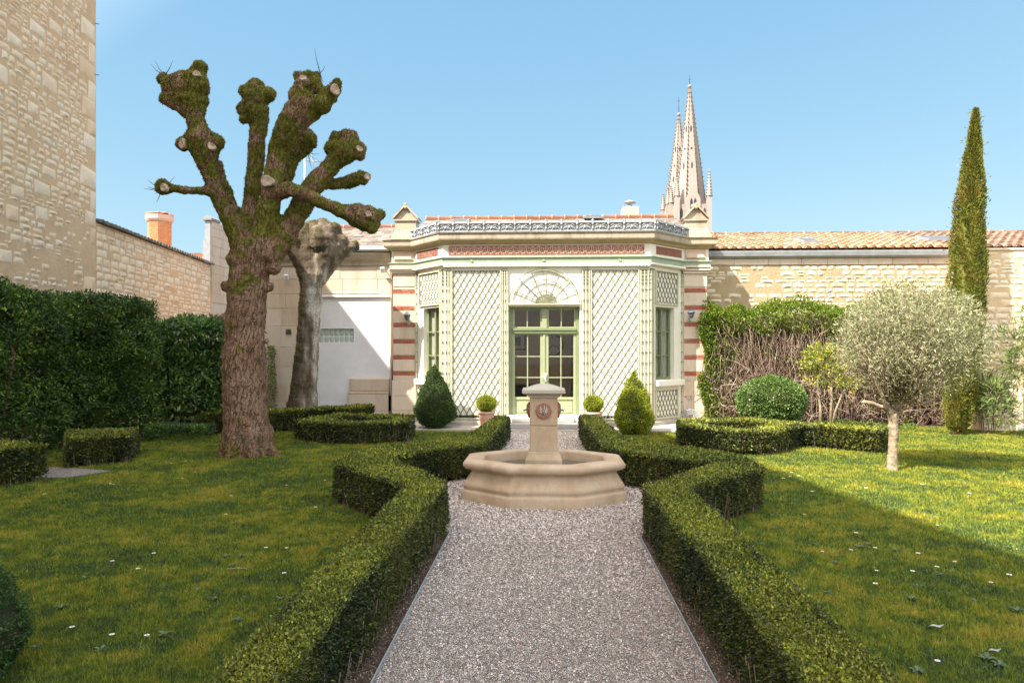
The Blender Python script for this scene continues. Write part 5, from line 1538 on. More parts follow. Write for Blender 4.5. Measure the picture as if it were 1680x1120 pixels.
# tall hedges on the left
def bush_hedge(name, poly, h, label, mat, leaf, dens, wave=.12, droop=0, lw=.45, cat='hedge', bare=0.5, spread=.9, core='soil', inn=.22, shoots=True, shoulder=None):
    cx = sum(p[0] for p in poly) / len(poly); cy = sum(p[1] for p in poly) / len(poly)
    t = thing(name, label, cat, (cx, cy, 0))
    g = G()
    if inn: g.prism(inset(poly, inn), .35, h - inn); g.build('twig_core', MAT[core], t)
    Pt, N = sample_prism(poly, 0.05, h, lambda y: dens + 0 * y)
    w1 = wob(Pt, 1.6, 3) * wave + wob(Pt, 5, 6) * wave * .45
    Pt = Pt + N * w1[:, None] - N * (rng.uniform(0, 1, len(Pt)) ** 1.5 * wave * 1.8)[:, None]
    # round the shoulders
    if shoulder: Pt[:, 2] *= 1 - shoulder[2] * np.clip((Pt[:, 1] - shoulder[0]) / shoulder[1], 0, 1) ** 2
    Pt[:, 2] *= 1 + .015 * np.sin(Pt[:, 1] * 2.3 + Pt[:, 0])
    keep = ~((rng.uniform(0, 1, len(Pt)) < bare) & (wob(Pt, 4.5, 9) > .35))
    low = (Pt[:, 2] < .5) & (rng.uniform(0, 1, len(Pt)) < .45)
    keep &= ~low
    Pt, N = Pt[keep], N[keep]
    g = G(); rv = np.clip(.40 + .25 * wob(Pt, 3.5, 2) + rng.normal(0, .22, len(Pt)), 0, 1)
    leaves(g, Pt, N, np.full(len(Pt), leaf), np.full(len(Pt), leaf * lw), spread, bias=(0, 0, -droop), r=rv, fold=.2)
    if shoots:
        for _ in range(26):
            i = rng.integers(0, len(Pt)); p = Pt[i]
            if p[2] < h - .3: continue
            q = p + np.array([rng.normal(0, .02), rng.normal(0, .02), 0])
            n = 10; zz = np.linspace(0, rng.uniform(.08, .2), n); L = np.stack([q[0] + 0 * zz, q[1] + 0 * zz, q[2] + zz], 1)
            leaves(g, L, np.tile([0, 0, .6], (n, 1)), np.full(n, leaf * .8), np.full(n, leaf * .4), .6)
    g.build('foliage', MAT[mat], t)
    g = G()
    xs = [p[0] for p in poly]; ys = [p[1] for p in poly]
    for k in range(5 if shoots else 0):
        i = rng.integers(0, len(poly)); a = np.array(poly[i]); b = np.array(poly[(i + 1) % len(poly)]); s_ = rng.uniform()
        c = a + (b - a) * s_; m = np.array([cx, cy]); c = c + (m - c) * .75 + np.array([-.12, .12])
        g.tube([(c[0], c[1], 0), (c[0] + rng.normal(0, .06), c[1] + rng.normal(0, .06), .8), (c[0] + rng.normal(0, .15), c[1] + rng.normal(0, .1), 1.6), (c[0] + rng.normal(0, .25), c[1], h - .2)], [.04, .032, .022, .01], 6, .0)
    if shoots: g.build('stem', MAT['twig'], t)
    return t
bush_hedge('tall_hedge', [(-8.3, 8.2), (-8.0, 9.6), (-7.75, 11.0), (-7.3, 12.0), (-7.25, 12.55), (-9.0, 12.6), (-8.75, 10.3), (-8.5, 8.2)], 2.66, 'tall untidy dark green hedge against the foot of the tall stone building', 'photinia_leaf', .062, 3200, wave=.24, inn=0, bare=.45, shoulder=(11.4, 1.2, .06))
bush_hedge('laurel_hedge', [(-7.3, 12.75), (-6.25, 13.35), (-6.1, 14.6), (-9.0, 14.9), (-9.0, 12.75)], 2.26, 'large leaved cherry laurel hedge between the tall hedge and the big knobbly trunk', 'laurel_leaf', .12, 1000, wave=.13, droop=.55, lw=.38, bare=.2, inn=.4, core='box_core')
bush_hedge('ground_cover_shrub', [(-7.2, 12.0), (-6.3, 12.4), (-6.25, 12.75), (-7.1, 12.7)], .27, 'low dark spreading shrub at the foot of the laurel hedge', 'laurel_leaf', .04, 7000, wave=.04, inn=0, cat='shrub', shoots=False, bare=0)

# conical and ball topiary
def revolved(g, c, prof, n, leaf, mat_r=None, rough=.02, spread=.8, seed=1.0, depth=.04, lw=.6, flat=(1, 1), bias=None, rbase=.45):
    """leaves over a surface of revolution given by [(radius, z)]"""
    pr = np.array(prof); seg = np.hypot(np.diff(pr[:, 0]), np.diff(pr[:, 1])); area = seg * (pr[:-1, 0] + pr[1:, 0]) / 2
    k = rng.choice(len(seg), n, p=area / area.sum()); s_ = rng.uniform(0, 1, n)
    r_ = pr[k, 0] + (pr[k + 1, 0] - pr[k, 0]) * s_; z = pr[k, 1] + (pr[k + 1, 1] - pr[k, 1]) * s_
    dr = (pr[k + 1, 0] - pr[k, 0]) / seg[k]; dz = (pr[k + 1, 1] - pr[k, 1]) / seg[k]
    a = rng.uniform(0, 2 * math.pi, n)
    N = np.stack([dz * np.cos(a), dz * np.sin(a), -dr], 1)
    Pt = np.stack([c[0] + r_ * np.cos(a) * flat[0], c[1] + r_ * np.sin(a) * flat[1], c[2] + z], 1)
    Pt = Pt + N * (wob(Pt, 5, seed) * rough + wob(Pt, 14, seed) * rough * .6 - rng.uniform(0, depth, n))[:, None]
    rv = np.clip(rbase + .2 * wob(Pt, 7, seed) + rng.normal(0, .2, n), 0, 1)
    leaves(g, Pt, N, np.full(n, leaf), np.full(n, leaf * lw), spread, r=rv, bias=bias)
def cone_topiary(x, y, r, h, label, mat, n=17000, leaf=.03, group='cone shaped topiaries in front of the trellis', z0=.05):
    t = thing('cone_topiary', label, 'topiary', (x, y, z0), group)
    prof = [(.55 * r, .03), (.88 * r, .12 * h), (r, .25 * h), (.93 * r, .38 * h), (.76 * r, .55 * h), (.52 * r, .73 * h), (.28 * r, .88 * h), (.10 * r, .97 * h), (.01, h)]
    g = G(); g.lathe([(max(.005, a - .05), b) for a, b in prof], (x, y, z0), 20); g.build('twig_core', MAT['box_core'], t)
    g = G(); revolved(g, (x, y, z0), prof, n, leaf, rough=.04, seed=x, depth=.06)
    for k in range(30):
        pass
    g.build('foliage', MAT[mat], t)
    g = G(); g.tube([(x, y, z0), (x, y, z0 + .2)], .04, 8); g.build('trunk', MAT['twig'], t)
cone_topiary(PX(713, 14.25), 14.25, .44, 1.33, 'dark green cone topiary left of the door, the darker of the two', 'conifer_leaf')
cone_topiary(PX(1040, 13.65), 13.65, .385, 1.27, 'yellow green cone topiary right of the door, its foot in shade', 'yellow_box', z0=0)
cone_topiary(-2.93, 3.2, .37, .85, 'bushy green conifer cut off by the lower left corner of the picture', 'conifer_leaf', 16000, .018, None, 0)

def potted(x, y, label, sx=1.0):
    t = thing('potted_plant', label, 'potted plant', (x, y, .05), 'clipped balls in terracotta pots beside the door')
    g = G(); g.lathe([(.125, .0), (.135, .015), (.135, .03), (.125, .04), (.15, .20), (.165, .27), (.16, .28), (.185, .29), (.19, .30), (.19, .325), (.18, .335), (.16, .335), (.155, .30)], (x, y, .05), 28)
    g.F = g.F[:1] + g.F[1:2]; pot = g.build('pot', MAT['pot_clay'], t)
    g = G()
    for k in range(10):
        a = 2 * math.pi * k / 10; pts = [(x + (.150 + .012 * math.cos(s)) * math.cos(a + s / 9), y + (.150 + .012) * math.sin(a + s / 9), .05 + .20 - .035 * math.sin(s)) for s in np.linspace(0, math.pi, 6)]
        g.tube(pts, .006, 5)
    g.build('garland', MAT['pot_clay'], pot)
    g = G(); g.lathe([(.0, .30), (.16, .30)], (x, y, .05), 16); g.build('soil', MAT['soil'], t)
    g = G(); g.tube([(x, y, .34), (x, y, .45)], .015, 6); g.build('stem', MAT['twig'], t)
    g = G(); r_ = .215
    prof = [(r_ * math.sin(a), .50 - .80 * r_ * math.cos(a)) for a in np.linspace(.25, math.pi, 12)]
    g.lathe([(max(.004, a - .05), b * .9 + .05) for a, b in prof], (x, y, .05), 14); g.build('twig_core', MAT['box_core'], t)
    g = G(); revolved(g, (x, y, .05), prof, 5200, .024, rough=.012, seed=2); g.build('foliage', MAT['yellow_box'], t)
    return t
potted(PX(798, 14.35), 14.35, 'clipped box ball in a garlanded terracotta pot left of the door')
potted(PX(974, 14.35), 14.35, 'clipped box ball in a terracotta pot right of the door, half behind the hedge')

# round shrub on the right
bx, by = PX(1265, 14.0), 14.0
t = thing('round_shrub', 'round clipped shrub with glossy pale tipped leaves in front of the creeper', 'shrub', (bx, by, 0))
prof = [(.66 * math.sin(a) ** .9, .64 - .50 * math.cos(a)) for a in np.linspace(.3, math.pi, 14)]
g = G(); g.lathe([(max(.004, a - .09), .05 + b * .92) for a, b in prof], (bx, by, 0), 18); g.build('twig_core', MAT['box_core'], t)
g = G(); revolved(g, (bx, by, 0), prof, 9500, .05, rough=.03, seed=5, depth=.07); g.build('foliage', MAT['viburnum_leaf'], t)

# ================================================================== KNOBBLY POLLARDED TREES
def organic(chains, balls, voxel, disp=.01):
    """chains: list of (points, radii, part id); balls: (centre, radius, part id). returns verts, quads, part id per face"""
    gg = G()
    for pts, rad, _ in chains: gg.tube(pts, rad, 14)
    for c, r_, _ in balls: gg.sphere(c, r_, 12)
    o = gg.build('temp', MAT['bark'])
    md = o.modifiers.new('r', 'REMESH'); md.mode = 'VOXEL'; md.voxel_size = voxel
    dg = bpy.context.evaluated_depsgraph_get(); ev = o.evaluated_get(dg); me = ev.to_mesh()
    n = len(me.vertices); V = np.empty(n * 3, np.float32); me.vertices.foreach_get('co', V); V = V.reshape(-1, 3).astype(float)
    Nn = np.empty(n * 3, np.float32); me.vertices.foreach_get('normal', Nn); Nn = Nn.reshape(-1, 3)
    lv = np.empty(len(me.loops), np.int32); me.loops.foreach_get('vertex_index', lv); F = lv.reshape(-1, 4)
    ev.to_mesh_clear(); me0 = o.data; bpy.data.objects.remove(o); bpy.data.meshes.remove(me0)
    # smooth the voxel steps
    E = np.concatenate([F[:, [0, 1]], F[:, [1, 2]], F[:, [2, 3]], F[:, [3, 0]]])
    for _ in range(3):
        acc = np.zeros_like(V); cnt = np.zeros(len(V))
        np.add.at(acc, E[:, 0], V[E[:, 1]]); np.add.at(acc, E[:, 1], V[E[:, 0]])
        np.add.at(cnt, E[:, 0], 1); np.add.at(cnt, E[:, 1], 1)
        V = V * .4 + .6 * acc / np.maximum(cnt, 1)[:, None]
    V = V + Nn * (wob(V, 4, 1) * disp * 1.6 + wob(V, 11, 2) * disp * 1.2 + wob(V, 26, 3) * disp * 1.0)[:, None]
    C = V[F].mean(1)
    best = np.full(len(C), 1e9); pid = np.zeros(len(C), int)
    for pts, rad, q in chains:
        for i in range(len(pts) - 1):
            a, b = np.array(pts[i]), np.array(pts[i + 1]); ab = b - a
            tt = np.clip(((C - a) @ ab) / (ab @ ab), 0, 1); d = np.linalg.norm(C - (a + tt[:, None] * ab), axis=1) - (rad[i] + (rad[i + 1] - rad[i]) * tt)
            k = d < best; best[k] = d[k]; pid[k] = q
    for c, r_, q in balls:
        d = np.linalg.norm(C - np.array(c), axis=1) - r_
        k = d < best; best[k] = d[k]; pid[k] = q
    return V, F, pid
def split_build(V, F, pid, names, mat, parent):
    for q, nm in names.items():
        f = F[pid == q]
        if len(f) == 0: continue
        u, inv = np.unique(f, return_inverse=True)
        g = G(); g.add(V[u], inv.reshape(-1, 4), .5, smooth=True); g.build(nm, mat, parent)
def moss_tufts(g, V, F, n, zlo, zhi, L=.03, up=.35, thr=-.05):
    C = V[F]; a = np.cross(C[:, 2] - C[:, 0], C[:, 3] - C[:, 1]); ar = np.linalg.norm(a, axis=1) / 2; Nn = unit(a)
    k = rng.choice(len(F), n, p=ar / ar.sum()); s1, s2 = rng.uniform(0, 1, (2, n))
    Q = C[k]; Pt = (Q[:, 0] * ((1 - s1) * (1 - s2))[:, None] + Q[:, 1] * (s1 * (1 - s2))[:, None] + Q[:, 2] * (s1 * s2)[:, None] + Q[:, 3] * ((1 - s1) * s2)[:, None])
    N = Nn[k]
    m = wob(Pt, 2.6, 5) * .5 + wob(Pt, 7, 2) * .35 + (N[:, 2]) * up + np.clip((Pt[:, 2] - zlo) / (zhi - zlo), 0, 1) * .5 - .25
    keep = m > thr + rng.normal(0, .08, n)
    Pt, N = Pt[keep], N[keep]; n = len(Pt)
    rv = np.clip(.42 + .3 * wob(Pt, 6, 3) + .25 * N[:, 2] + rng.normal(0, .18, n), 0, 1)
    leaves(g, Pt - N * .006, N, np.full(n, L), np.full(n, L * .30), .9, r=rv, bias=(0, 0, -.25), taper=.5)
def knob(balls, c, r_, q, n=9, s=.5, seed=0):
    n = int(n * 1.9); r_ *= .93; s *= .85
    rr = random.Random(seed); balls.append((c, r_, q))
    for _ in range(n):
        a, b = rr.uniform(0, 2 * math.pi), rr.uniform(-1, 1); e = math.sqrt(1 - b * b); f = r_ * rr.uniform(.75, .98); r2 = r_ * s * rr.uniform(.55, 1)
        balls.append(((c[0] + f * e * math.cos(a), c[1] + f * e * math.sin(a) * .8, c[2] + f * b), r2, q))

TY = 10.6; m_ = TY / 1120 * 1.012
def Q(px, py, dy=0.0):
    v = P(px, py, TY + dy); return (v.x, v.y, v.z)
ch_, bl_s = [], []
tr_pts = [(408, 765), (408, 745), (405, 715), (402, 660), (401, 600), (401, 535), (406, 470), (412, 425), (420, 395)]
tr_rad = [42, 40, 39, 37.5, 36.5, 33, 33, 35, 31]
ch_.append(([Q(x, y) for x, y in tr_pts], [r_ * m_ * .94 for r_ in tr_rad], 0))
for a in range(7):
    an = a * .9 - .15; e = (408 + 62 * math.cos(an) * (1.1 if a == 0 else .9)); 
    bx0, by0, bz0 = Q(408, 750)
    ch_.append(([(bx0 + .25 * math.cos(an), by0 + .25 * math.sin(an), .42), (bx0 + .34 * math.cos(an), by0 + .34 * math.sin(an), .10), (bx0 + (.56 if a in (0, 6) else .42) * math.cos(an), by0 + .45 * math.sin(an), -.04)], [.14, .11, .05], 0))
def limb(pts, q): ch_.append(([Q(*p[:2], p[3] if len(p) > 3 else 0) for p in pts], [p[2] * m_ for p in pts], q))
limb([(410, 420, 26, 0), (390, 388, 18, -.1), (372, 352, 13, -.2), (353, 315, 12.5, -.3), (343, 278, 14, -.35), (335, 245, 22, -.4), (325, 212, 15, -.4), (318, 190, 15, -.4), (308, 165, 26, -.4)], 1)
knob(bl_s, Q(331, 236, -.4), 25 * m_, 1, 9, .5, 1)
for x, y, r_ in ((301, 236, 13), (355, 233, 14), (346, 244, 13), (313, 222, 12), (305, 150, 30), (322, 140, 22), (285, 143, 20), (329, 112, 12), (322, 125, 15), (268, 131, 12), (275, 162, 12), (330, 165, 13), (290, 165, 18), (326, 180, 12)): bl_s.append((Q(x, y, -.4 + random.uniform(-.05, .08)), r_ * m_, 1))
limb([(410, 410, 22, .1), (395, 375, 14, .15), (377, 330, 10, .15), (362, 290, 8, .1), (358, 265, 7, .1)], 1)
limb([(352, 317, 9, -.3), (330, 313, 7, -.35), (300, 312, 6.5, -.4), (278, 308, 7, -.4)], 2); knob(bl_s, Q(266, 308, -.4), 14 * m_, 2, 7, .5, 2)
limb([(412, 420, 24, .25), (408, 380, 17, .3), (411, 335, 14, .35), (417, 290, 14, .35), (421, 245, 13.5, .35), (423, 205, 15, .35), (421, 180, 22, .35)], 3); knob(bl_s, Q(420, 162, .35), 24 * m_, 3, 10, .45, 3)
for x, y, r_ in ((402, 150, 12), (441, 155, 13), (420, 143, 14), (398, 178, 12), (399, 197, 8)): bl_s.append((Q(x, y, .35), r_ * m_, 3))
limb([(425, 420, 28, 0), (436, 370, 20, -.05), (444, 325, 17.5, -.1), (451, 280, 16, -.1), (457, 243, 16.5, -.12), (469, 215, 20, -.15), (486, 194, 24, -.15), (503, 174, 27, -.15), (514, 158, 24, -.15)], 4)
knob(bl_s, Q(502, 178, -.15), 25 * m_, 4, 8, .4, 4)
for x, y, r_ in ((488, 158, 15), (492, 140, 11), (489, 125, 9), (505, 127, 11), (520, 124, 8), (515, 140, 14), (536, 156, 15), (548, 147, 12), (553, 138, 9), (545, 160, 10), (527, 172, 16), (468, 200, 11)): bl_s.append((Q(x, y, -.18 + random.uniform(-.06, .06)), r_ * m_, 4))
limb([(462, 300, 15, .2), (480, 262, 12, .4), (497, 240, 14, .5)], 5); knob(bl_s, Q(503, 230, .5), 19 * m_, 5, 10, .45, 5)
limb([(436, 425, 25, 0), (458, 398, 19, .05), (478, 368, 18, .1), (495, 335, 18, .1), (512, 308, 17, .1), (532, 285, 15, .1), (550, 265, 15, .1), (563, 248, 19, .1)], 6)
knob(bl_s, Q(565, 250, .1), 22 * m_, 6, 9, .45, 6)
for x, y, r_ in ((552, 226, 11), (566, 221, 10), (578, 222, 9), (545, 243, 14), (588, 243, 12), (590, 255, 10), (575, 235, 15)): bl_s.append((Q(x, y, .1), r_ * m_, 6))
limb([(520, 300, 14, .2), (545, 302, 9.5, .3), (568, 300, 9.5, .35), (586, 294, 12, .35)], 7); knob(bl_s, Q(594, 291, .35), 14 * m_, 7, 9, .5, 7)
limb([(455, 318, 14, -.15), (475, 310, 11.5, -.25), (500, 318, 11, -.35), (530, 333, 10.5, -.4), (560, 346, 10.5, -.45), (585, 352, 16, -.45)], 8); knob(bl_s, Q(603, 358, -.45), 22 * m_, 8, 12, .45, 8)
for x, y, r_ in ((625, 352, 9), (590, 343, 10), (612, 375, 10), (580, 362, 10)): bl_s.append((Q(x, y, -.45), r_ * m_, 8))
for x, y, r_ in ((372, 470, 9), (440, 470, 9), (366, 520, 7), (385, 425, 14), (450, 440, 12), (438, 560, 6), (367, 575, 6)): bl_s.append((Q(x, y, -.05), r_ * m_, 0))
V, F, pid = organic(ch_, bl_s, .028, .010)
bt = thing('pollarded_tree', 'huge knobbly pollarded tree with mossy bare limbs on the left lawn', 'tree', (Q(408, 750)[0], TY, 0))
split_build(V, F, pid, {0: 'trunk', 1: 'limb', 2: 'limb', 3: 'limb', 4: 'limb', 5: 'limb', 6: 'limb', 7: 'limb', 8: 'limb'}, MAT['bark'], bt)
g = G(); fc_ = V[F].mean(1)
moss_tufts(g, V, F[(fc_[:, 2] > 2.9) & ~((pid == 4) & (fc_[:, 2] < 4.75))], 90000, 3.0, 4.6, .026, .45, -.06)
moss_tufts(g, V, F[(pid == 4) & (fc_[:, 2] < 4.75)], 9000, 3.0, 6, .024, .3, .2)
moss_tufts(g, V, F[(V[F].mean(1)[:, 2] < 3.1)], 14000, 1.8, 3.6, .03, .3, .28)
moss_tufts(g, V, F[(V[F].mean(1)[:, 2] < .35)], 5000, -.3, .1, .03, .3, -.05)
tag(g.build('moss', MAT['moss'], bt), kind='stuff')
# pale sawn ends
def cut(px, py, dy, r_px, d=(0, -1, 0), parent=bt):
    r_px *= .78 if px != 438 else 1.1
    c = Vector(Q(px, py, dy)); d = Vector(d).normalized(); r_ = r_px * m_
    g = G(); jj = [random.uniform(.8, 1.15) for _ in range(3)]
    q_ = d.to_track_quat('Z', 'Y'); V_ = []; n_ = 14
    for rr_, h_ in ((1.12, -.05), (1.15, .0), (1.0, .014), (.82, .006), (.45, .010), (.2, .002)):
        for k_ in range(n_):
            a_ = 2 * math.pi * k_ / n_; w_ = r_ * rr_ * (1 + .12 * math.sin(2 * a_ + jj[0] * 9) + .08 * math.sin(3 * a_ + jj[1] * 9)); V_.append(tuple(c + q_ @ Vector((w_ * math.cos(a_), w_ * math.sin(a_), h_))))
    g.add(V_, [(i * n_ + k_, i * n_ + (k_ + 1) % n_, (i + 1) * n_ + (k_ + 1) % n_, (i + 1) * n_ + k_) for i in range(5) for k_ in range(n_)] + [tuple(5 * n_ + k_ for k_ in range(n_))], .5, smooth=True)
    g.build('sawn_end', MAT['cut_wood'], parent)
for a in ((438, 297, -.31, 8), (322, 121, -.56, 6, (.2, -1, .2)), (298, 236, -.50, 9, (-.6, -1, 0)), (347, 240, -.54, 7, (.3, -1, .1)), (316, 217, -.46, 8, (-.1, -.7, .8)),
          (550, 147, -.30, 9, (.5, -1, -.1)), (497, 128, -.30, 6, (0, -1, .3)), (268, 308, -.56, 7, (-.3, -1, 0)), (590, 244, .0, 6, (.7, -1, 0)), (603, 290, .22, 6, (.6, -1, 0)), (604, 351, -.68, 5)): cut(*a)
for (x, y, dy, cnt) in ((266, 308, -.4, 10), (505, 250, .5, 6), (270, 125, -.4, 4), (525, 120, -.2, 4), (600, 372, -.45, 3)):   # dead shoots
    g = G(); c = Vector(Q(x, y, dy))
    for _ in range(cnt):
        d = Vector((random.gauss(0, 1), random.gauss(0, 1), random.gauss(0, 1))).normalized() * random.uniform(.2, .34)
        g.tube([c, c + d * .6, c + d + Vector((0, 0, .04))], [.008, .005, .002], 4, .2)
    g.build('dead_shoots', MAT['twig'], bt)

# second pollard, a plane
TY2 = 14.52; m2 = TY2 / 1120 * 1.01
def Q2(px, py, dy=0.0):
    v = P(px, py, TY2 + dy); return (v.x, v.y, v.z)
ch2, bl2 = [], []
def limb2(pts, q): ch2.append(([Q2(*p[:2], p[3] if len(p) > 3 else 0) for p in pts], [p[2] * m2 for p in pts], q))
limb2([(492, 705, 30), (494, 690, 27), (497, 660, 24), (501, 610, 20.5), (506, 560, 18.5), (509, 510, 18), (511, 475, 18), (512, 450, 20)], 0)
limb2([(509, 462, 15), (498, 435, 15), (488, 415, 15), (482, 400, 17)], 1); knob(bl2, Q2(484, 396), 20 * m2, 1, 8, .5, 11)
limb2([(515, 462, 17), (530, 438, 19), (540, 415, 22), (535, 395, 26)], 2); knob(bl2, Q2(532, 393), 33 * m2, 2, 12, .36, 12)
limb2([(511, 465, 18), (512, 435, 19), (510, 410, 18), (512, 390, 17)], 2)
for x, y, r_ in ((552, 405, 20), (545, 425, 17), (505, 392, 17), (520, 378, 17), (470, 402, 10), (492, 378, 10)): bl2.append((Q2(x, y), r_ * m2, 2))
for x, y, r_ in ((510, 375, 13), (530, 368, 11), (548, 376, 12), (560, 395, 12), (500, 385, 12), (520, 372, 10)): bl2.append((Q2(x, y, -.05), r_ * m2, 2))
limb2([(538, 435, 15), (556, 418, 13), (570, 408, 12)], 3); knob(bl2, Q2(580, 404), 11 * m2, 3, 8, .5, 13)
V2, F2, pid2 = organic(ch2, bl2, .03, .010)
t2_ = thing('pollarded_tree', 'smaller knobbly pollarded tree with peeling pale bark in front of the annex', 'tree', (Q2(494, 700)[0], TY2, 0))
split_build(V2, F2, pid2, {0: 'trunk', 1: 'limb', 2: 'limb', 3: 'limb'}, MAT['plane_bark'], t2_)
g = G(); k_ = V2[F2].mean(1)
msk = (k_[:, 0] < Q2(505, 600)[0] - .12 * 0 - .05) & (k_[:, 2] < 3.4); moss_tufts(g, V2, F2[msk], 9000, .5, 2.5, .03, .2, .05)
moss_tufts(g, V2, F2[k_[:, 2] > 3.5], 14000, 3.6, 4.4, .03, .3, .10); tag(g.build('moss', MAT['moss'], t2_), kind='stuff')

# ================================================================== OLIVE TREE
OX, OY = 4.80, 9.66
t = thing('olive_tree', 'small olive tree with a broad silvery rounded crown on the sunlit lawn', 'tree', (OX, OY, 0))
def O(px, py, dy=0):
    v = P(px, py, OY + dy); return (v.x, v.y, v.z)
oc = [([O(1463, 778), O(1463, 765), O(1465, 735), O(1466, 705), O(1466, 680)], [.09, .072, .064, .060, .068], 0),
      ([O(1466, 685), O(1470, 668), O(1471, 640), O(1470, 600), O(1466, 555)], [.075, .06, .045, .035, .02], 1),
      ([O(1466, 690), O(1455, 672), O(1438, 664), O(1418, 659), O(1414, 660)], [.06, .038, .03, .028, .026], 1),
      ([O(1468, 685), O(1480, 660, .1), O(1500, 625, .2), O(1525, 580, .3)], [.055, .035, .028, .015], 1),
      ([O(1464, 685), O(1450, 655, -.1), O(1430, 610, -.25), O(1405, 570, -.35)], [.05, .032, .024, .012], 1),
      ([O(1466, 680), O(1470, 650, .25), O(1475, 600, .5), O(1480, 550, .6)], [.05, .03, .024, .012], 1),
      ([O(1468, 680), O(1485, 650, -.15), O(1520, 620, -.35), O(1560, 580, -.4)], [.04, .028, .02, .012], 1)]
Vo, Fo, po = organic(oc, [(O(1461, 700), .045, 0), (O(1471, 720), .04, 0)], .016, .006)
split_build(Vo, Fo, po, {0: 'trunk', 1: 'branch'}, MAT['pale_trunk'], t)
CC = np.array(O(1496, 562)); CC[1] += .05
g = G()
tips = []
fork = np.array(O(1467, 672))
for k in range(330):   # fine branches fanning from the fork to the crown surface
    a = rng.uniform(0, 2 * math.pi); cz = rng.uniform(-.75, 1); e = math.sqrt(1 - cz * cz)
    tip = CC + np.array([.97 * e * math.cos(a), .92 * e * math.sin(a), .82 * cz]) * rng.uniform(.75, .98)
    st = fork + (CC - fork) * rng.uniform(0, .55) + rng.normal(0, .06, 3)
    m1 = st + (tip - st) * .5 + rng.normal(0, .07, 3); m1[2] -= .05
    g.tube([st, m1, tip], [.010, .006, .002], 4, float(rng.uniform(.5, 1))); tips.append((st, m1, tip))
g.build('twigs', MAT['pale_trunk'], t)
n = 42000
d = unit(rng.normal(0, 1, (n, 3))); rad = rng.uniform(0, 1, n) ** .42
Pt = CC + d * rad[:, None] * np.array([1.0, .95, .84])
Pt += d * (wob(Pt, 3.5, 2) * .07)[:, None]
low = Pt[:, 2] < CC[2] - .25
# the underside thins out and narrows towards the fork
hz = (CC[2] - Pt[:, 2]) / .84
rh = np.hypot(Pt[:, 0] - fork[0] - .1, Pt[:, 1] - fork[1])
keep = ~(low & (rng.uniform(0, 1, n) < .35 + .35 * hz))
keep &= ~((wob(Pt, 4.2, 7) > .28) & (rng.uniform(0, 1, n) < .7))
Pt, d = Pt[keep], d[keep]
bi = d * .6 + np.array([0, 0, .35])
g = G(); rv = np.clip(.5 + .22 * wob(Pt, 4, 1) + rng.normal(0, .22, len(Pt)), 0, 1)
leaves(g, Pt, bi, np.full(len(Pt), .056), np.full(len(Pt), .013), .75, r=rv, fold=.1)
# sprigs on the low fan of branches
LP = []
for st, m1, tip in tips:
    for s_ in rng.uniform(0.15, 1, 14):
        q = (1 - s_) ** 2 * st + 2 * s_ * (1 - s_) * m1 + s_ * s_ * tip; LP.append(q + rng.normal(0, .02, 3))
LP = np.array(LP); leaves(g, LP, unit(LP - fork), np.full(len(LP), .052), np.full(len(LP), .012), .7, fold=.1)
g.build('crown', MAT['olive_leaf'], t)

# ================================================================== CYPRESS
CYX, CYY = PX(1568, 13.85), 13.85
t = thing('cypress_tree', 'tall narrow cypress rising above the tile roof at the right', 'tree', (CYX, CYY, 0))
def Cp(px, py): v = P(px, py, CYY); return np.array([v.x, v.y, v.z])
kp = [(1601, 180, .01), (1600, 200, .06), (1598, 235, .12), (1596, 270, .19), (1593, 310, .25), (1591, 350, .30), (1590, 400, .33), (1589, 450, .355), (1586, 500, .37), (1582, 560, .34), (1577, 620, .30), (1574, 670, .27), (1571, 700, .20), (1570, 712, .05)]
K = np.array([[*Cp(x, y), r_] for x, y, r_ in kp])[::-1]
g = G(); g.tube([tuple(k[:3] * [1, 1, 1]) for k in K], [max(.01, k[3] - .13) for k in K], 10); g.build('twig_core', MAT['cypress_leaf'], t)
g = G(); g.tube([(CYX, CYY, 0), (CYX, CYY, .5)], [.09, .07], 8); g.build('trunk', MAT['bark'], t)
n = 42000
z = K[0, 2] + (K[-1, 2] - K[0, 2]) * rng.uniform(0, 1, n) ** 1.15
cx_a = np.interp(z, K[:, 2], K[:, 0]); r_a = np.interp(z, K[:, 2], K[:, 3])
a = rng.uniform(0, 2 * math.pi, n)
lump = .78 + .16 * np.sin(a * 5 + 3 * np.sin(z * 1.7)) * np.sin(z * 4.0 + a * 2) + .10 * np.sin(a * 9 + z * 7) + .05 * rng.normal(0, 1, n)
rr = r_a * (lump - .10)
rr += (rng.uniform(0, 1, n) < .015) * rng.uniform(.02, .12, n)
Pt = np.stack([cx_a + rr * np.cos(a), CYY + rr * np.sin(a), z], 1); N = np.stack([np.cos(a) * .7, np.sin(a) * .7, np.full(n, .9)], 1)
g = G(); rv = np.clip(.45 + .3 * np.sin(a * 5 + z * 2.5) * np.sin(z * 5) + rng.normal(0, .2, n), 0, 1)
leaves(g, Pt, N, np.full(n, .060), np.full(n, .022), .38, r=rv, fold=.3)
g.build('crown', MAT['cypress_leaf'], t)

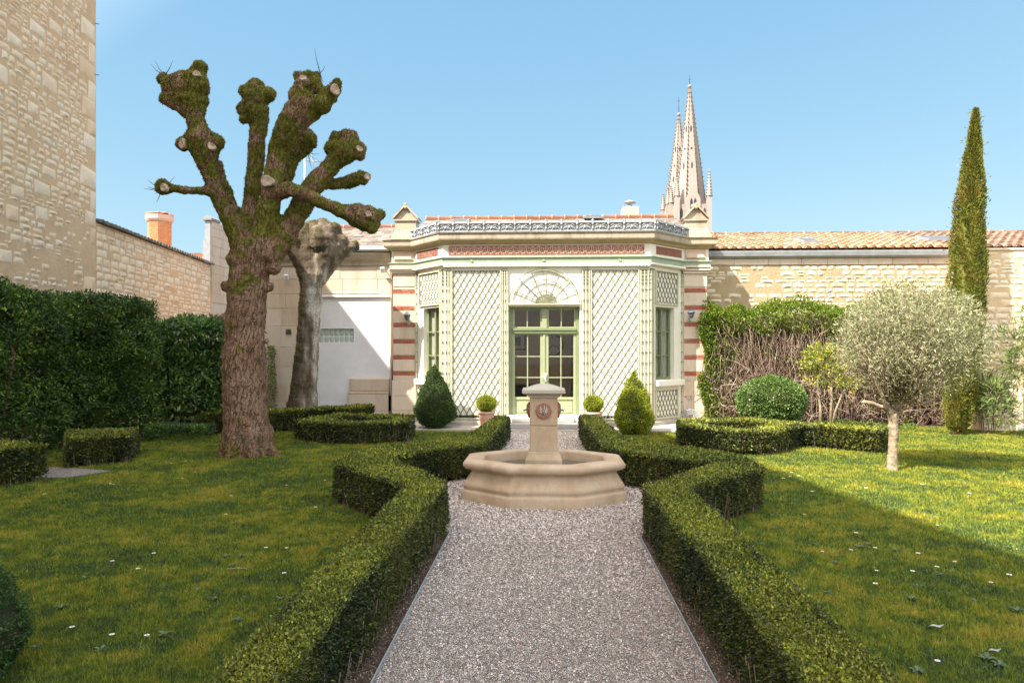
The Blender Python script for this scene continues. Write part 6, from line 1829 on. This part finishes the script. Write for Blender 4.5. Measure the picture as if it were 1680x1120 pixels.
# ================================================================== CREEPER ON THE RIGHT WALL
t = thing('wall_creeper', 'evergreen climber with a leafy top over bare brown stems on the outbuilding wall', 'climber', (7.5, 16.3, 0))
cx0, cx1 = PX(1153, 15.7), PX(1612, 15.9)
zt_ = PZ(1250, 500, 15.9)
g = G(); g.box(cx0 + .3, cx1 - .1, 16.05, 16.44, 0.02, zt_ - .25, .15); g.build('stem_mat', MAT['twig'], t)
g = G()
for k in range(2100):
    x = rng.uniform(cx0 + .12, cx1); z1 = rng.uniform(.8, zt_ - .3); L = rng.uniform(.4, 1.5); y = rng.uniform(15.62, 16.05); 
    dx = rng.normal(0, .28); pts = []
    for s_ in np.linspace(0, 1, 6): pts.append((x + dx * s_ + rng.normal(0, .035), y + rng.normal(0, .03) - .12 * math.sin(s_ * 3), max(.02, z1 - L * s_ + .08 * math.sin(s_ * 5 + k))))
    g.tube(pts, float(rng.uniform(.004, .010)), 3, float(rng.uniform(0, 1)), cap=False)
for k in range(900):
    x = rng.uniform(cx0 + .1, cx1); z1 = rng.uniform(.1, 1.2); y = rng.uniform(15.5, 15.8); p = np.array([x, y, z1]); pts = [tuple(p)]
    for _ in range(4): p = p + rng.normal(0, .12, 3) * [1, .4, .8]; p[2] = max(.03, p[2]); p[1] = min(max(p[1], 15.35), 16); pts.append(tuple(p))
    g.tube(pts, float(rng.uniform(.004, .010)), 3, float(rng.uniform(.3, 1)), cap=False)
g.build('bare_stems', MAT['twig'], t)
g = G()
n = 24000   # leafy top band
x = rng.uniform(cx0, cx1, n); zc_ = zt_ - .32 - .06 * np.sin(x * 3) - .04 * np.sin(x * 8); th = rng.uniform(0, 2 * math.pi, n); rr = rng.uniform(.55, 1, n)
hh = .36 + .07 * np.sin(x * 2.3 + 1) + .05 * np.sin(x * 9)
Pt = np.stack([x, 15.95 - .42 * rr * np.cos(th), zc_ + hh * rr * np.sin(th)], 1); N = np.stack([0 * x, -np.cos(th), np.sin(th)], 1)
Pt += N * (wob(Pt, 6, 1) * .07)[:, None]
leaves(g, Pt, N, np.full(n, .062), np.full(n, .036), .8, bias=(0, -.3, .1))
n = 7500    # leafy left edge
z = rng.uniform(.05, zt_ - .2, n); x = cx0 + rng.exponential(.20, n) - .05 + .08 * np.sin(z * 5); Pt = np.stack([x, 15.62 + rng.uniform(-.12, .2, n), z], 1)
k = wob(Pt, 5, 3) > -.25; Pt = Pt[k]; leaves(g, Pt, np.tile([-.2, -1, .2], (len(Pt), 1)), np.full(len(Pt), .055), np.full(len(Pt), .034), .8)
n = 3800    # stray leaves
x = rng.uniform(cx0, cx1, n); z = rng.uniform(.05, zt_ - .5, n); Pt = np.stack([x, 15.55 + rng.uniform(-.08, .2, n), z], 1)
k = wob(Pt, 4, 5) > .28; Pt = Pt[k]; leaves(g, Pt, np.tile([0, -1, .2], (len(Pt), 1)), np.full(len(Pt), .06), np.full(len(Pt), .032), .8)
g.build('foliage', MAT['ivy_leaf'], t)

def airy_shrub(name, label, stems, clouds, mat, leaf, lw, nleaf, spread=.8, bias=None, wood='pale_trunk', cat='shrub', org=None):
    t = thing(name, label, cat, (stems[0][0][0][0], stems[0][0][0][1], 0))
    g = G(); 
    for pts, r0 in stems: g.tube(pts, [r0 * (1 - .6 * i / (len(pts) - 1)) for i in range(len(pts))], 7, .6)
    for c, r_ in clouds:
        for _ in range(10):
            d = rng.normal(0, 1, 3); d /= np.linalg.norm(d); b = min(stems, key=lambda s: (Vector(s[0][-1]) - Vector(c)).length)[0][-1]
            g.tube([b, tuple((np.array(b) + np.array(c)) / 2 + rng.normal(0, .03, 3)), tuple(np.array(c) + d * np.array(r_) * .8)], [.008, .005, .002], 4, .6)
    g.build('stem', MAT[wood], t)
    g = G()
    for c, r_ in clouds:
        n = nleaf; d = unit(rng.normal(0, 1, (n, 3))); q = rng.uniform(0, 1, n) ** .5
        Pt = np.array(c) + d * q[:, None] * np.array(r_); k = wob(Pt, 7, 2) < .35; Pt, d = Pt[k], d[k]
        leaves(g, Pt, d, np.full(len(Pt), leaf), np.full(len(Pt), leaf * lw), spread, bias=bias)
    g.build('foliage', MAT[mat], t); return t
Ys = 14.5
def S(px, py, Y=Ys): return tuple(P(px, py, Y))
airy_shrub('variegated_shrub', 'thin stemmed shrub with yellow splashed leaves between the round shrub and the olive', 
           [([S(1346, 708), S(1346, 670), S(1342, 640), S(1340, 610)], .035), ([S(1362, 708), S(1364, 660), S(1364, 625)], .035), ([S(1362, 705), S(1372, 670), S(1384, 640)], .03)],
           [(S(1345, 612), (.42, .30, .32)), (S(1372, 590), (.38, .3, .30)), (S(1330, 590), (.25, .25, .2)), (S(1390, 625), (.30, .25, .25)), (S(1350, 572), (.3, .25, .15))], 'variegated_leaf', .06, .45, 620)
def olea(px, py, rpx, Y, label, h=1.0):
    c = P(px, py, Y); st = []; cl = []
    for k in range(7):
        a = k * .9; tip = (c.x + rpx / 80 * math.cos(a) * rng.uniform(.4, 1), c.y + .35 * math.sin(a), c.z + rng.uniform(-.3, .5) * h)
        st.append(([(c.x + .1 * math.cos(a), c.y + .1 * math.sin(a), 0), ((c.x + tip[0]) / 2, (c.y + tip[1]) / 2, tip[2] * .55), tip], .011)); cl.append((tip, (.28, .26, .36)))
    airy_shrub('oleander', label, st, cl, 'oleander_leaf', .14, .15, 420, .5, (0, 0, .35), 'pale_trunk')
olea(1692, 580, 36, 13.2, 'oleander with long narrow leaves cut by the right picture edge', 1.5)
olea(1622, 655, 18, 14.0, 'smaller oleander with long leaves beside the foot of the cypress', .9)
bush_hedge('ground_cover_shrub', [(4.7, 13.9), (7.6, 14.2), (7.6, 14.7), (4.7, 14.6)], .18, 'low bright green plants along the foot of the brown creeper stems', 'ivy_leaf', .05, 700, wave=.05, inn=0, cat='plant', shoots=False, bare=.5)
bush_hedge('wall_ivy', [(PX(441, 16), 15.85), (PX(449, 16), 15.85), (PX(449, 16), 16.15), (PX(441, 16), 16.15)], 1.8, 'narrow strip of ivy on the annex wall just right of the big trunk', 'ivy_leaf', .05, 900, wave=.05, inn=0, cat='climber', shoots=False, bare=.3)

# ================================================================== LAWN: grass, weeds, daisies
def lawn_mask(x, y):
    ok = np.ones(len(x), bool)
    for poly in (HL, HR, PATH, SIDEPATH): ok &= ~in_poly(x, y, poly)
    ok &= ~((np.abs(x) < 1.12) & (y < 6.1)) & ~((np.abs(x) < 1.0) & (y > 8.8))
    ok &= ~((y > 13.93) & (x > -4.1) & (x < 4.2))
    ok &= x > (-7.34 - .149 * y + .25)
    return ok
n = 1500000
u = rng.uniform(0, 1, n); y0_, y1_ = 2.0, 15.2
y = (y0_ ** .55 + u * (y1_ ** .55 - y0_ ** .55)) ** (1 / .55)   # denser close to the camera
x = y * rng.uniform(-1.02, .86, n) + rng.uniform(-1.2, 1.2, n)
k = lawn_mask(x, y) & (rng.uniform(0, 1, n) < .75); x, y = x[k], y[k]; n = len(x)
hgt = (.014 + .016 * rng.uniform(0, 1, n) + .010 * np.clip(wob(np.stack([x, y, 0 * x], 1), 3, 2), 0, 1)) * (1 + .03 * y); wd = .0024 * np.maximum(y / 3, 1) ** .8 * rng.uniform(.7, 1.4, n)
an = rng.uniform(0, 2 * math.pi, n); ln = rng.uniform(.1, .9, n) * hgt; la = rng.uniform(0, 2 * math.pi, n)
V = np.empty((n, 3, 3)); V[:, 0] = np.stack([x - wd * np.cos(an), y - wd * np.sin(an), np.full(n, .002)], 1); V[:, 1] = np.stack([x + wd * np.cos(an), y + wd * np.sin(an), np.full(n, .002)], 1)
V[:, 2] = np.stack([x + ln * np.cos(la), y + ln * np.sin(la), hgt], 1)
g = G(); g.add(V.reshape(-1, 3), np.arange(3 * n).reshape(n, 3), rng.uniform(0, 1, n))
tag(g.build('grass', MAT['grass']), 'short mown grass with mossy yellow patches on both lawns', 'grass', kind='stuff')

# clover and small weeds mixed into the turf
n = 60000
y = (2.0 ** .7 + rng.uniform(0, 1, n) * (14.5 ** .7 - 2.0 ** .7)) ** (1 / .7); x = y * rng.uniform(-1.0, .85, n) + rng.uniform(-1, 1, n)
Pt = np.stack([x, y, 0 * x], 1); k = lawn_mask(x, y) & (wob(Pt, 2.3, 4) * .5 + wob(Pt, 8, 6) * .6 > .34)
Pt = Pt[k]; Pt[:, 2] = rng.uniform(.008, .026, len(Pt)); g = G(); sz_ = .012 * np.clip(Pt[:, 1] / 4, .8, 2)
leaves(g, Pt, np.tile([0, 0, .8], (len(Pt), 1)), sz_, sz_ * .7, 1.0)
tag(g.build('clover', MAT['weed_leaf']), 'small bluish clover and weed patches mixed into the grass', 'ground cover', kind='stuff')

# gravel stones
def stones(n, area, size, zb=.014):
    pl = area; xs = [p[0] for p in pl]; ys = [p[1] for p in pl]
    x = rng.uniform(min(xs), max(xs), n); y = rng.uniform(min(ys), max(ys), n)
    k = in_poly(x, y, pl); return x[k], y[k]
xa, ya = stones(150000, [p if p[1] > 0 else (p[0], 2.2) for p in PATH if True], .01)
g = G(); n = len(xa)
s_ = .0054 * rng.uniform(.6, 1.5, n) * np.clip(ya / 5, .8, 1.7)
base = np.array([[1, 0, 0], [0, 1, 0], [-1, 0, 0], [0, -1, 0], [0, 0, 1], [0, 0, -1]], float)
Vv = base[None] * s_[:, None, None] * rng.uniform(.6, 1.3, (n, 6, 1)) * np.array([1.15, 1, .62])
an = rng.uniform(0, 2 * math.pi, n); ca, sa = np.cos(an), np.sin(an)
X_ = Vv[:, :, 0] * ca[:, None] - Vv[:, :, 1] * sa[:, None]; Y_ = Vv[:, :, 0] * sa[:, None] + Vv[:, :, 1] * ca[:, None]
tl = rng.normal(0, .35, (n, 2)); Z_ = Vv[:, :, 2] + X_ * tl[:, :1] + Y_ * tl[:, 1:]
Vv = np.stack([X_ + xa[:, None], Y_ + ya[:, None], Z_ + .014 + s_[:, None] * rng.uniform(.1, .7, (n, 1))], 2)
oct_ = np.array([[0, 1, 4], [1, 2, 4], [2, 3, 4], [3, 0, 4], [1, 0, 5], [2, 1, 5], [3, 2, 5], [0, 3, 5]])
F = (np.arange(n)[:, None, None] * 6 + oct_[None]).reshape(-1, 3)
rv = np.repeat(np.clip(rng.normal(.5, .26, n) + .08 * wob(np.stack([xa, ya, 0 * xa], 1), 1.5, 2), 0, 1), 8)
g.add(Vv.reshape(-1, 3), F, rv)
tag(g.build('gravel', MAT['pebble']), 'pinkish grey loose gravel covering the path around the fountain', 'gravel', kind='stuff')

# dry litter on the soil strips
g = G(); n = 5000
y = rng.uniform(2, 6.2, n); x = np.where(rng.uniform(0, 1, n) < .5, -1, 1) * rng.uniform(.85, 1.0, n)
Pt = np.stack([x, y, np.full(n, .012)], 1); leaves(g, Pt, np.tile([0, 0, .4], (n, 1)), np.full(n, .014), np.full(n, .008), 1.2)
tag(g.build('leaf_litter', MAT['twig'], None, (0, 4, 0)), 'small dry leaves on the bare soil between hedges and gravel', 'litter', kind='stuff')

# a few dry leaves blown onto the gravel, stones spilt over the edging, longer grass at the foot of the hedges
g = G(); n = 260; y = rng.uniform(2.4, 13, n); x = rng.normal(0, .5, n); k = in_poly(x, y, PATH) & ~((np.abs(x) < 1) & (np.abs(y - FY) < .75)); x, y = x[k], y[k]
leaves(g, np.stack([x, y, np.full(len(x), .027)], 1), np.tile([0, 0, .3], (len(x), 1)), np.full(len(x), .018), np.full(len(x), .010), 1.1)
tag(g.build('dry_leaves', MAT['twig']), 'scattered tiny dry leaves blown onto the gravel path', 'litter', kind='stuff')
g = G()
for poly in (HL, HR):
    pl = inset(poly, -.03)
    for i in range(len(pl)):
        a = np.array(pl[i]); b = np.array(pl[(i + 1) % len(pl)]); L = np.linalg.norm(b - a); n = int(L * 900)
        t_ = rng.uniform(0, 1, n)[:, None]; xy = a + (b - a) * t_ + rng.normal(0, .03, (n, 2))
        k = ~in_poly(xy[:, 0], xy[:, 1], PATH) & (np.abs(xy[:, 0]) > 1.2) | ((xy[:, 1] > 6.5) & (np.abs(xy[:, 0]) > 1.0) & ~in_poly(xy[:, 0], xy[:, 1], PATH)); xy = xy[k]; n = len(xy)
        if n: leaves(g, np.column_stack([xy, np.zeros(n)]), np.tile([0, 0, 1.0], (n, 1)), np.full(n, .055), np.full(n, .0045), .35)
tag(g.build('long_grass', MAT['grass']), 'longer uncut grass along the foot of the box hedges', 'grass', kind='stuff')

# daisies
dz = thing('daisy', 'tiny white daisy growing in the shaded right lawn', 'daisy', (2.4, 5.2, 0), 'daisies in the right lawn')
g = G(); x, y = 2.4, 5.2
g.tube([(x, y, 0), (x + .004, y, .035)], .0012, 4); g.build('stem', MAT['weed_leaf'], dz)
g = G()
for k in range(12):
    a = 2 * math.pi * k / 12; c, s_ = math.cos(a), math.sin(a)
    g.add([(x + .004 + .004 * c, y + .004 * s_, .036), (x + .004 + .011 * c - .003 * s_, y + .011 * s_ + .003 * c, .038), (x + .004 + .017 * c, y + .017 * s_, .037), (x + .004 + .011 * c + .003 * s_, y + .011 * s_ - .003 * c, .038)], [(0, 1, 2, 3)])
g.build('petals', MAT['petal'], dz)
g = G(); g.sphere((x + .004, y, .038), .0055, 8, sq=(1, 1, .5)); g.build('flower_centre', MAT['pollen'], dz)
def gnd(px, py):
    v = P(px, py, 1.0) - Vector((0, 0, CAM_H)); k = CAM_H / -v.z; return (v.x * k, v.y * k, 0)
spotsR = [(1435, 905), (1439, 942), (1437, 966), (1507, 915), (1350, 910), (1320, 848), (1404, 881), (1538, 866), (1566, 927), (1626, 962), (1656, 952), (1397, 908), (1498, 945), (1538, 1094), (1536, 937)]
first = True
for px, py in spotsR:
    if first: dz.location = gnd(px, py); first = False
    else: copy_tree(dz, gnd(px, py), random.uniform(0, 6), random.uniform(.8, 1.2))
for px, py in [(1285, 790), (1297, 787), (1310, 786), (1298, 780), (1421, 806), (1333, 812), (1590, 815), (1512, 800)]:
    copy_tree(dz, gnd(px, py), random.uniform(0, 6), 1.25, 'tiny white daisy in the sunlit grass beyond the right hedge', 'daisies in the sunlit grass')
for px, py in [(305, 760), (320, 778), (300, 789), (281, 764), (181, 798), (186, 799), (534, 792), (470, 800), (518, 837), (371, 849), (436, 905), (471, 905), (466, 947), (227, 940), (253, 914), (185, 927), (185, 1050), (241, 1052), (118, 1038), (380, 818), (72, 815)]:
    copy_tree(dz, gnd(px, py), random.uniform(0, 6), 1.0, 'tiny white daisy in the shaded left lawn', 'daisies in the left lawn')

# broad leaved weeds
def weed_at(px, py, sc_, proto=[None]):
    lab = 'rosette of bluish broad leaved weed in the %s lawn' % ('left' if px < 840 else 'right'); grp = 'broad leaved weeds in the %s lawn' % ('left' if px < 840 else 'right')
    if proto[0] is None:
        l = gnd(px, py); t = thing('weed', lab, 'weed', l, grp); g = G(); n = 16
        for k in range(n):
            a = k * 2.4; L = rng.uniform(.022, .045); c, s_ = math.cos(a), math.sin(a); w_ = L * .22; e = rng.uniform(.2, .6)
            V = []
            for q, (f, ww) in enumerate(((.1, .15), (.35, .8), (.65, 1), (.9, .6), (1, .05))):
                z = L * e * math.sin(f * 2.2) + .004
                V += [(l[0] + L * f * c - w_ * ww * s_, l[1] + L * f * s_ + w_ * ww * c, z + .004), (l[0] + L * f * c, l[1] + L * f * s_, z), (l[0] + L * f * c + w_ * ww * s_, l[1] + L * f * s_ - w_ * ww * c, z + .004)]
            F = [(3 * i + j, 3 * i + j + 1, 3 * i + j + 4, 3 * i + j + 3) for i in range(4) for j in (0, 1)]
            g.add(V, F, float(rng.uniform(0, 1)), smooth=True)
        g.build('leaves', MAT['weed_leaf'], t); proto[0] = t
    else: copy_tree(proto[0], gnd(px, py), random.uniform(0, 6), sc_, lab, grp)
for px, py, s_ in [(1495, 985, 1.6), (1505, 965, 1.2), (1600, 990, 1.1), (1668, 1005, 1.4), (1410, 900, 1.3), (1425, 895, 1.1), (1470, 905, 1.2), (1540, 945, 1.2), (1560, 940, 1), (1590, 945, 1), (1370, 925, 1), (1270, 868, 1), (1340, 895, 1), (1620, 1085, 1.5), (1640, 1095, 1.2), (1505, 1105, 1.2), (1360, 975, 1), (1250, 895, 1), (1450, 835, 1.2), (1655, 900, 1),
                   (100, 1000, 1.3), (140, 950, 1), (105, 890, .9), (310, 880, .9), (370, 915, 1.1), (395, 915, 1.1), (380, 930, 1), (170, 870, 1), (270, 1045, 1.3), (390, 1020, 1.1), (165, 1070, 1.2), (60, 1065, 1), (460, 985, 1), (480, 985, 1), (540, 900, .9), (555, 880, 1), (525, 880, .9), (325, 970, 1), (350, 985, 1), (430, 1095, 1.2), (240, 880, 1)]:
    weed_at(px, py, s_ * .8)
# fallen leaves
def fallen(px, py, L, label):
    l = gnd(px, py); g = G(); a = random.uniform(-.4, .4); c, s_ = math.cos(a), math.sin(a); V = []
    for f, ww, z in ((0, .05, .03), (.3, .8, .036), (.65, 1, .03), (1, .05, .045)):
        for e, dz_ in ((-1, .01), (0, 0), (1, .012)): V.append((l[0] + L * f * c - e * L * .2 * ww * s_, l[1] + L * f * s_ + e * L * .2 * ww * c, z + dz_))
    g.add(V, [(3 * i + j, 3 * i + j + 1, 3 * i + j + 4, 3 * i + j + 3) for i in range(3) for j in (0, 1)], smooth=True)
    tag(g.build('fallen_leaf', MAT['pale_leaf'], None, l), label, 'leaf')
fallen(1525, 1037, .075, 'pale curled fallen leaf on the shaded right lawn')
fallen(1622, 1078, .06, 'upright pale fallen leaf near the lower right corner')
fallen(1107, 1062, .045, 'small pale leaf lying on the gravel near the right edging')
l = gnd(725, 938)
g = G(); p = gnd(385, 940); g.tube([(p[0] - .06, p[1], .03), (p[0], p[1] + .01, .035), (p[0] + .08, p[1] + .03, .03)], .005, 5, .8); tag(g.build('fallen_twig', MAT['pale_trunk'], None, p), 'short dry twig lying on the shaded left lawn', 'twig')
# coiled hose at the foot of the right corner
hx, hz_ = PX(1134, 15.45), .19
g = G()
for k in range(4): g.tube([(hx + (.17 - .032 * k) * math.cos(a), 15.5 + .008 * k, hz_ - .0 + (.15 - .03 * k) * math.sin(a)) for a in np.linspace(0, 2 * math.pi, 25)], .014, 6, cap=False)
tag(g.build('coiled_hose', MAT['zinc_dark'], None, (hx, 15.5, .05)), 'grey coiled hose leaning at the foot of the right brick banded corner', 'hose')
